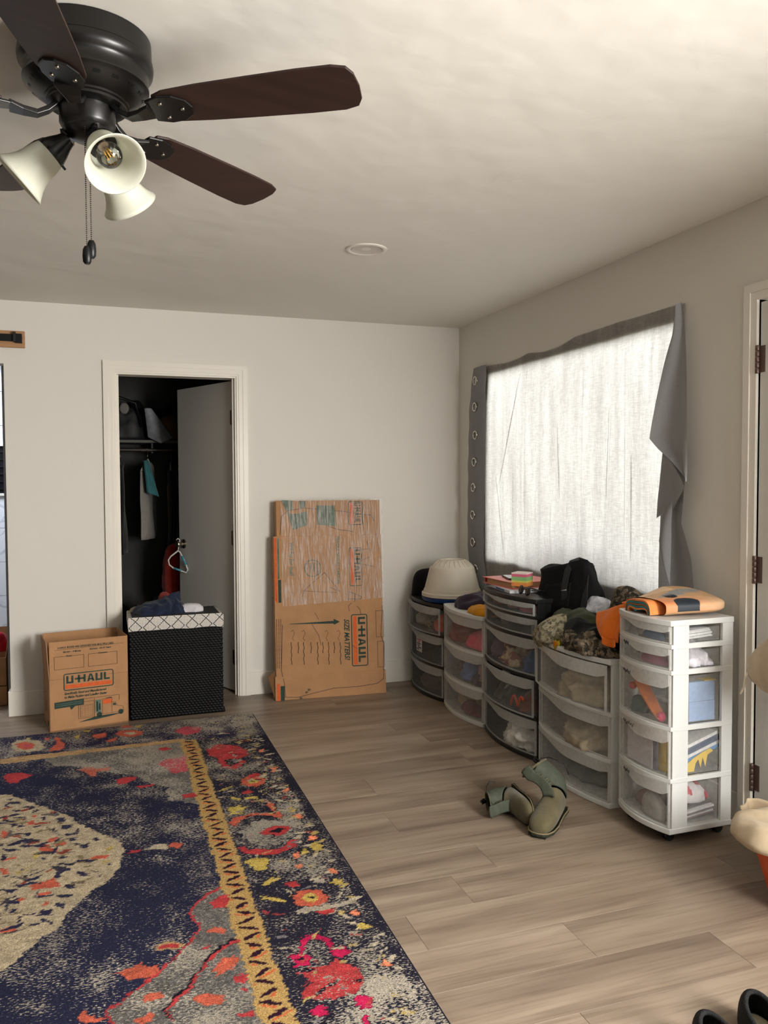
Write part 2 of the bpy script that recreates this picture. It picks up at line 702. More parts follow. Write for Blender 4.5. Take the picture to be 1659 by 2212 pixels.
# ------------------------------------------------------------------ setting
H = 2.44
WALL = wall_material('wall paint', (226, 222, 213), 30, 0.10)
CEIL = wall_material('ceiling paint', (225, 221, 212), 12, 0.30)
CLOSET_SHADE = wall_material('closet shade colour', (66, 66, 64))  # gloom of the unlit closet put into its wall colour
HIDW = wall_material('unseen low bounce wall', (58, 54, 50))  # unseen walls coloured dark to cut the light they bounce back
TRIM = mat('trim paint', (232, 226, 214), 0.38, var=(3, 0.02))
DOORP = mat('door paint', (216, 213, 206), 0.42, var=(2, 0.02))
BRONZE = mat('hinge bronze', (112, 92, 84), 0.4, 0.7)
BLACKM = mat('black metal', (16, 16, 17), 0.42, 0.4)
NICKEL = mat('satin nickel', (176, 168, 154), 0.28, 1.0)
PLANK = plank_material()

fl = MB()
fl.box(-6.14, 0.14, -7.14, 0.115, -0.10, -0.012).box(-5.0, -1.1, 0.115, 2.1, -0.10, -0.012)
floor = structure(fl.build('floor', mat('underlay', (70, 62, 55), 0.9, var=(8, 0.1))))


def planks():
    pw, plen = 0.195, 1.22
    b = MB()
    b.box(0, 1, 0, pw - 0.0007, -0.012, 0)
    src = None
    known = {-1: -1.47, 0: -1.228, 1: -1.045, -3: -0.624, 9: -0.846, -2: -1.02}
    rnd = random.Random(4)
    for k in range(-22, 26):
        y0 = -2.83 + pw * k
        if y0 < -7.0 or y0 + pw > 2.1:
            continue
        lo, hi = (-6.0, 0.0) if y0 < -0.005 else (-4.4, -1.2)
        x = known.get(k, -rnd.random() * plen)
        while x - plen > lo:
            x -= plen
        cuts = [lo]
        while x < hi:
            if x > lo + 0.02 and x < hi - 0.02:
                cuts.append(x)
            x += plen
        cuts.append(hi)
        for a, c in zip(cuts, cuts[1:]):
            if src is None:
                src = b.build('plank', PLANK, floor, bevel=0.0004, seg=1)
                o = src
            else:
                o = src.copy()
                COL.objects.link(o)
            o.location = (a, y0, rnd.uniform(-0.0003, 0.0003))
            o.scale = (c - a - 0.0008, 1, 1)


planks()
structure(MB().box(-6.0, 0.14, -7.0, 2.1, H, H + 0.1).build('ceiling', CEIL))

# back wall: closet doorway (-2.29 .. -1.545) and the bathroom doorway that starts at -2.9
T = 0.115
wb = MB()
wb.box(-1.545, 0.14, 0, T, -0.012, H).box(-2.895, -2.288, 0, T, 0, H).box(-2.288, -1.545, 0, T, 2.052, H)
wb.box(-3.75, -2.895, 0, T, 2.074, H).box(-6.0, -3.75, 0, T, 0, H)
structure(wb.build('wall_back', WALL))
# right wall with the curtained window and, nearer, a second window beside the camera
wr = MB()
X1 = 0.055
wy0, wy1, wz0, wz1 = -2.292, -0.462, 0.850, 2.084
wr.box(0, X1, wy1, 0, 0, H).box(0, X1, -2.745, wy0, 0, H).box(0, X1, wy0, wy1, 0, wz0).box(0, X1, wy0, wy1, wz1, H)
wr.box(0, X1, -3.62, -2.745, 2.062, H).box(0, X1, -7.0, -3.62, 0, H).box(0, X1, -7.0, 0, -0.1, 0)
structure(wr.build('wall_right', WALL))
structure(MB().box(-6.14, -6.0, -7.0, 0.115, 0, H).build('wall_left', HIDW))
structure(MB().box(-6.14, 0.14, -7.14, -7.0, 0, H).build('wall_front', HIDW))
# closet and bathroom shells
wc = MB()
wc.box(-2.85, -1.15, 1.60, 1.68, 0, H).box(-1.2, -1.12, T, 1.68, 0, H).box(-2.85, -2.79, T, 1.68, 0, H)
structure(wc.build('wall_closet', CLOSET_SHADE))
wt = MB()
wt.box(-2.92, -2.852, T, 1.9, 0, H).box(-4.5, -4.42, T, 1.9, 0, H).box(-4.5, -2.85, 1.815, 1.9, 0, H)
wbath = structure(wt.build('wall_bathroom', mat('grout', (150, 152, 156), 0.9, var=(20, 0.05))))


def tile_material():
    m = bpy.data.materials.new('marble tile')
    T_, N, L = nt(m)
    b = N['Principled BSDF']
    b.inputs['Roughness'].default_value = 0.15
    g = N.new('ShaderNodeNewGeometry')
    n = N.new('ShaderNodeTexNoise')
    n.inputs['Scale'].default_value = 2.6
    n.inputs['Detail'].default_value = 7
    n.inputs['Distortion'].default_value = 1.4
    L.new(g.outputs['Position'], n.inputs['Vector'])
    r = ramp(N, L, n.outputs['Fac'], [(0.44, lin((232, 232, 234))), (0.49, lin((196, 198, 204))), (0.54, lin((234, 234, 236)))])
    L.new(r.outputs['Color'], b.inputs['Base Color'])
    return m


TILE = tile_material()
src = None
th, tw = 0.268, 0.60
for r_ in range(9):
    z0 = -0.05 + r_ * th
    for c_ in range(4):
        x0 = -3.085 + (0.02 if r_ % 2 else -0.30) - c_ * tw + 0.0
        x0 += tw
        if x0 - 0.0 > -2.93 + 0.3:
            x0 -= 0.0
        a, e = max(-4.42, x0 - tw), min(-2.925, x0 - 0.003)
        if e - a < 0.03:
            continue
        zz0, zz1 = max(0.0, z0), min(H, z0 + th - 0.003)
        MB().box(a, e, 1.80, 1.815, zz0, zz1).build('tile', TILE, wbath, bevel=0.001, seg=1)
# recessed shower niche with a dark mosaic back
ni = thing('wall_niche', 'small dark barred opening in a white frame on the marble tiled wall', 'niche', (-3.09, 1.79, 1.30))
nb = MB()
nx0, nx1, nz0, nz1 = -3.32, -3.068, 1.295, 1.665
for q in ((nx0 - .02, nx1 + .02, nz1, nz1 + .02), (nx0 - .02, nx1 + .02, nz0 - .02, nz0), (nx0 - .02, nx0, nz0, nz1), (nx1, nx1 + .02, nz0, nz1)):
    nb.box(q[0], q[1], 1.772, 1.80, q[2], q[3])
nb.build('frame', TRIM, ni, bevel=0.002)
MB().box(nx0, nx1, 1.795, 1.7995, nz0, nz1).build('back', mat('dark pane', (22, 24, 28), 0.2, var=(9, 0.3)), ni)
for i in range(6):
    MB().box(nx0, nx1, 1.783, 1.794, nz0 + 0.03 + i * 0.058, nz0 + 0.042 + i * 0.058).build('bar', BLACKM, ni)

# baseboards
BB = 0.146
def baseboard(name, segs):
    b = MB()
    for s in segs:
        b.box(*s, 0, BB)
    return structure(b.build(name, TRIM, bevel=0.003))


baseboard('baseboard_back', [(-1.482, -0.014, -0.014, 0), (-2.909, -2.354, -0.014, 0), (-6.0, -3.75, -0.014, 0), (-2.909, -2.895, 0.0, T)])
baseboard('baseboard_right', [(-0.014, 0, -2.685, 0), (-0.014, 0, -7.0, -3.69)])
baseboard('baseboard_left', [(-6.0, -5.986, -7.0, 0)])

# closet doorway: casing, jamb, stop
tr = MB()
def casing(b, xa, xb, zt, w, y=-0.018):
    """Three-sided mitred casing on the back wall with a stepped inner bead."""
    for (t0, t1, d) in ((0.0, 0.42, 1.0), (0.42, 0.8, 0.8), (0.8, 1.0, 0.55)):
        o0, o1 = w * (1 - t0), w * (1 - t1)
        yy = y * d
        b.add([(xa - o0, 0, 0), (xa - o1, 0, 0), (xa - o1, yy, 0), (xa - o0, yy, 0), (xa - o0, 0, zt + o0), (xa - o1, 0, zt + o1), (xa - o1, yy, zt + o1), (xa - o0, yy, zt + o0)],
              [(0, 1, 2, 3), (0, 4, 5, 1), (1, 5, 6, 2), (2, 6, 7, 3), (3, 7, 4, 0), (4, 7, 6, 5)])
        b.add([(xb + o0, 0, 0), (xb + o1, 0, 0), (xb + o1, yy, 0), (xb + o0, yy, 0), (xb + o0, 0, zt + o0), (xb + o1, 0, zt + o1), (xb + o1, yy, zt + o1), (xb + o0, yy, zt + o0)],
              [(3, 2, 1, 0), (1, 5, 4, 0), (2, 6, 5, 1), (3, 7, 6, 2), (0, 4, 7, 3), (5, 6, 7, 4)])
        b.add([(xa - o0, 0, zt + o0), (xb + o0, 0, zt + o0), (xb + o1, 0, zt + o1), (xa - o1, 0, zt + o1), (xa - o0, yy, zt + o0), (xb + o0, yy, zt + o0), (xb + o1, yy, zt + o1), (xa - o1, yy, zt + o1)],
              [(0, 1, 2, 3), (7, 6, 5, 4), (0, 4, 5, 1), (1, 5, 6, 2), (2, 6, 7, 3), (3, 7, 4, 0)])


casing(tr, -2.283, -1.550, 2.047, 0.068)
tr.box(-2.288, -2.273, 0.0, T, 0, 2.052).box(-1.560, -1.545, 0.0, T, 0, 2.052).box(-2.273, -1.560, 0.0, T, 2.037, 2.052)
tr.box(-1.572, -1.560, 0.03, 0.062, 0, 2.037).box(-2.273, -2.261, 0.03, 0.062, 0, 2.037)
structure(tr.build('trim_1', TRIM))
# door to the right: casing, slab, hinges
t2 = MB()
for (a, c, d) in ((0.0, 0.5, 0.018), (0.5, 1.0, 0.013)):
    o0, o1 = 0.062 * (1 - a), 0.062 * (1 - c)
    t2.box(-d, 0, -2.741 + o1, -2.741 + o0, 0, 2.062 + o1)
    t2.box(-d, 0, -3.62 - o0, -3.62 - o1, 0, 2.062 + o1)
    t2.box(-d, 0, -3.62 - o0, -2.741 + o0, 2.062 + o1, 2.062 + o0)
t2.box(0.0, X1, -2.745, -2.735, 0, 2.062)
structure(t2.build('trim_2', TRIM))
d1 = MB()
d1.box(-0.002, 0.040, -3.612, -2.750, 0.008, 2.052)
door1 = structure(d1.build('door_1', DOORP, bevel=0.002))
for z in (1.838, 1.04, 0.237):
    hb = MB()
    for k in range(5):
        hb.lathe([(0.0075, k * 0.0215 + 0.0008), (0.0085, k * 0.0215 + 0.0025), (0.0085, k * 0.0215 + 0.019), (0.0075, k * 0.0215 + 0.0207)], 12, (-0.010, -2.744, z - 0.054))
    hb.box(-0.004, -0.0015, -2.775, -2.744, z - 0.05, z + 0.05)
    hb.build('hinge', BRONZE, door1, smooth=40)
kb = MB()
kq = Matrix.Rotation(-PI / 2, 3, 'Y')
kb.lathe([(0.032, 0), (0.032, 0.006), (0.012, 0.010), (0.011, 0.03), (0.026, 0.045), (0.028, 0.058), (0.018, 0.068), (0.0, 0.07)], 20, (-0.002, -3.54, 0.95), kq)
kb.build('knob', NICKEL, door1, smooth=50)

# open closet door: hinged on the right jamb, swung into the closet
hx, hy = -1.566, 0.085
ax, ay = -1.844, 0.70
dv = Vector((ax - hx, ay - hy, 0)).normalized()
dn = Vector((-dv.y, dv.x, 0))       # into the closet's right side is -dn
if dn.x > 0:
    dn = -dn
Ld = 0.70
d2 = MB()
p0 = Vector((hx, hy, 0.012))
back = -dn * 0.035
o_ = [p0, p0 + dv * Ld]
d2.add([tuple(o_[0]), tuple(o_[1]), tuple(o_[1] + back), tuple(o_[0] + back)] + [tuple(p + Vector((0, 0, 2.018))) for p in (o_[0], o_[1], o_[1] + back, o_[0] + back)],
       [(0, 1, 2, 3), (4, 5, 6, 7), (0, 1, 5, 4), (1, 2, 6, 5), (2, 3, 7, 6), (3, 0, 4, 7)])
door2 = structure(d2.build('door_2', DOORP, bevel=0.0015))
for z, mm in ((1.795, BRONZE), (1.015, BRONZE), (0.235, BLACKM)):
    hb = MB()
    c0 = p0 + back * 0.15 + Vector((0, 0, z - 0.012))
    e_ = back.normalized()
    q_ = [c0 - dv * 0.002 - Vector((0, 0, .045)), c0 - dv * 0.002 + e_ * 0.026 - Vector((0, 0, .045)), c0 - dv * 0.002 + e_ * 0.026 + Vector((0, 0, .045)), c0 - dv * 0.002 + Vector((0, 0, .045))]
    hb.slab(q_, -dv * 0.002)
    q_ = [c0 + dn * 0.007 - Vector((0, 0, .045)), c0 + dn * 0.007 + dv * 0.018 - Vector((0, 0, .045)), c0 + dn * 0.007 + dv * 0.018 + Vector((0, 0, .045)), c0 + dn * 0.007 + Vector((0, 0, .045))]
    hb.slab(q_, dn * 0.002)
    hb.lathe([(0.006, -0.048), (0.006, 0.048)], 10, c0 + dn * 0.012 - dv * 0.004)
    hb.build('hinge', mm, door2, smooth=40)
kc = p0 + dv * (Ld - 0.065) + Vector((0, 0, 0.93))
for sgn, off in ((1, Vector((0, 0, 0))), (-1, back)):
    kb = MB()
    q = (dn * sgn).to_track_quat('Z', 'Y').to_matrix()
    kb.lathe([(0.033, 0), (0.033, 0.005), (0.026, 0.009), (0.012, 0.012), (0.011, 0.028), (0.024, 0.036), (0.028, 0.048), (0.024, 0.058), (0.0, 0.062)], 22, kc + off, q)
    kb.build('knob', NICKEL, door2, smooth=50)

# window in the right wall: frame, sashes, panes (behind the curtain)
wf = MB()
for (ya, yb, za, zb) in ((wy0, wy1, wz0, wz0 + .03), (wy0, wy1, wz1 - .02, wz1), (wy0, wy0 + .02, wz0 + .03, wz1 - .02), (wy1 - .02, wy1, wz0 + .03, wz1 - .02)):
    wf.box(0.018, 0.052, ya, yb, za, zb)
win1 = structure(wf.build('window_1', TRIM, bevel=0.003))
GLASS = glass_material('window glass')
MB().box(0.030, 0.034, wy0 + .02, wy1 - .02, wz0 + .03, wz1 - .02).build('pane', GLASS, win1)
# outside, a clipped hedge shades the bottom of the window
hd = MB()
hd.grid(lambda u, v: (0.34 + 0.14 * math.cos(PI * v) - 0.05 * nz((u * 20, v * 5), 1, 3),
                      -0.25 - 2.3 * u,
                      0.28 + (0.68 - 0.06 * math.sin(u * 9) + 0.05 * nz((u * 26, 0), 1, 8)) * math.sin(PI * v) ** 0.6 + 0.03 * nz((u * 40, v * 12), 1, 5)), 90, 20)
tag(hd.build('hedge', mat('hedge green', (52, 66, 44), 0.9, var=(30, 0.5)), smooth=180), 'low clipped hedge outside the curtained window', 'hedge')
structure(MB().box(0.14, 8, -9, 3, -0.12, -0.02).build('ground', mat('dry lawn', (120, 118, 96), 0.95, var=(6, 0.15))))

# recessed ceiling light
rl = thing('recessed_light', 'round white recessed light set flush in the ceiling', 'ceiling light', (-1.20, -1.64, H))
rb = MB()
rb.lathe([(0.093, 0.0), (0.093, -0.004), (0.086, -0.007), (0.075, -0.006), (0.068, 0.0), (0.062, 0.0)], 40, (-1.205, -1.64, H), caps=False)
rb.build('trim_ring', mat('lamp white', (222, 216, 206), 0.4, var=(4, 0.02)), rl, smooth=50)
MB().lathe([(0.0, 0.004), (0.045, 0.002), (0.069, -0.0015), (0.069, 0.0), (0.0, 0.0045)], 36, (-1.205, -1.64, H - 0.003), caps=False).build('lens', mat('lamp lens', (206, 198, 190), 0.55, var=(4, 0.02)), rl, smooth=60)

# barn door rail on its backing board over the bathroom doorway
br = thing('barn_door_rail', 'black barn door rail on a bare wooden board above the bathroom doorway', 'door rail', (-3.4, -0.02, 2.16))
MB().box(-4.9, -2.777, -0.020, 0, 2.166, 2.262).build('board', mat('raw pine', (176, 132, 92), 0.7, var=(5, 0.15, (0.3, 1, 6))), br, bevel=0.002)
MB().box(-4.88, -2.80, -0.038, -0.030, 2.198, 2.240).build('rail', BLACKM, br, bevel=0.001)
MB().box(-2.824, -2.790, -0.052, -0.021, 2.190, 2.242).build('end_stop', BLACKM, br, bevel=0.002)
MB().box(-2.838, -2.822, -0.058, -0.030, 2.196, 2.252).build('stop_bumper', mat('rubber', (24, 24, 25), 0.7, var=(9, .1)), br, bevel=0.003)
for x in (-3.0, -3.4, -3.8, -4.2, -4.6):
    MB().lathe([(0.009, 0), (0.011, 0.004), (0.011, 0.02), (0.0, 0.02)], 12, (x, -0.02, 2.219), Matrix.Rotation(PI / 2, 3, 'X')).build('bolt', BLACKM, br)

# second window behind the camera: frame around the daylight source, and made-up frames for the added fill lamps
def opening_frame(name, pts, n):
    b = MB()
    for q in pts:
        b.box(*q)
    return structure(b.build(name, TRIM, bevel=0.003))


opening_frame('window_2', [(-0.03, 0, -6.2, -4.30, 0.66, 0.72), (-0.03, 0, -6.2, -4.30, 2.04, 2.10), (-0.03, 0, -6.2, -6.14, .72, 2.04), (-0.03, 0, -4.34, -4.30, .72, 2.04)], 1)
opening_frame('entry_fill_frame', [(-0.03, 0, -4.29, -3.75, 0.44, 0.49), (-0.03, 0, -4.29, -3.75, 2.01, 2.06), (-0.03, 0, -4.29, -4.25, .49, 2.01), (-0.03, 0, -3.79, -3.75, .49, 2.01)], 1)  # unseen frame made up around the entry fill lamp
opening_frame('rear_fill_frame', [(-2.4, -0.2, -7.0, -6.96, 2.1, 2.18), (-2.4, -2.32, -7.0, -6.96, 0, 2.1), (-0.28, -0.2, -7.0, -6.96, 0, 2.1), (-1.34, -1.26, -7.0, -6.96, 0, 2.1)], 1)  # unseen frame made up for the rear fill lamp

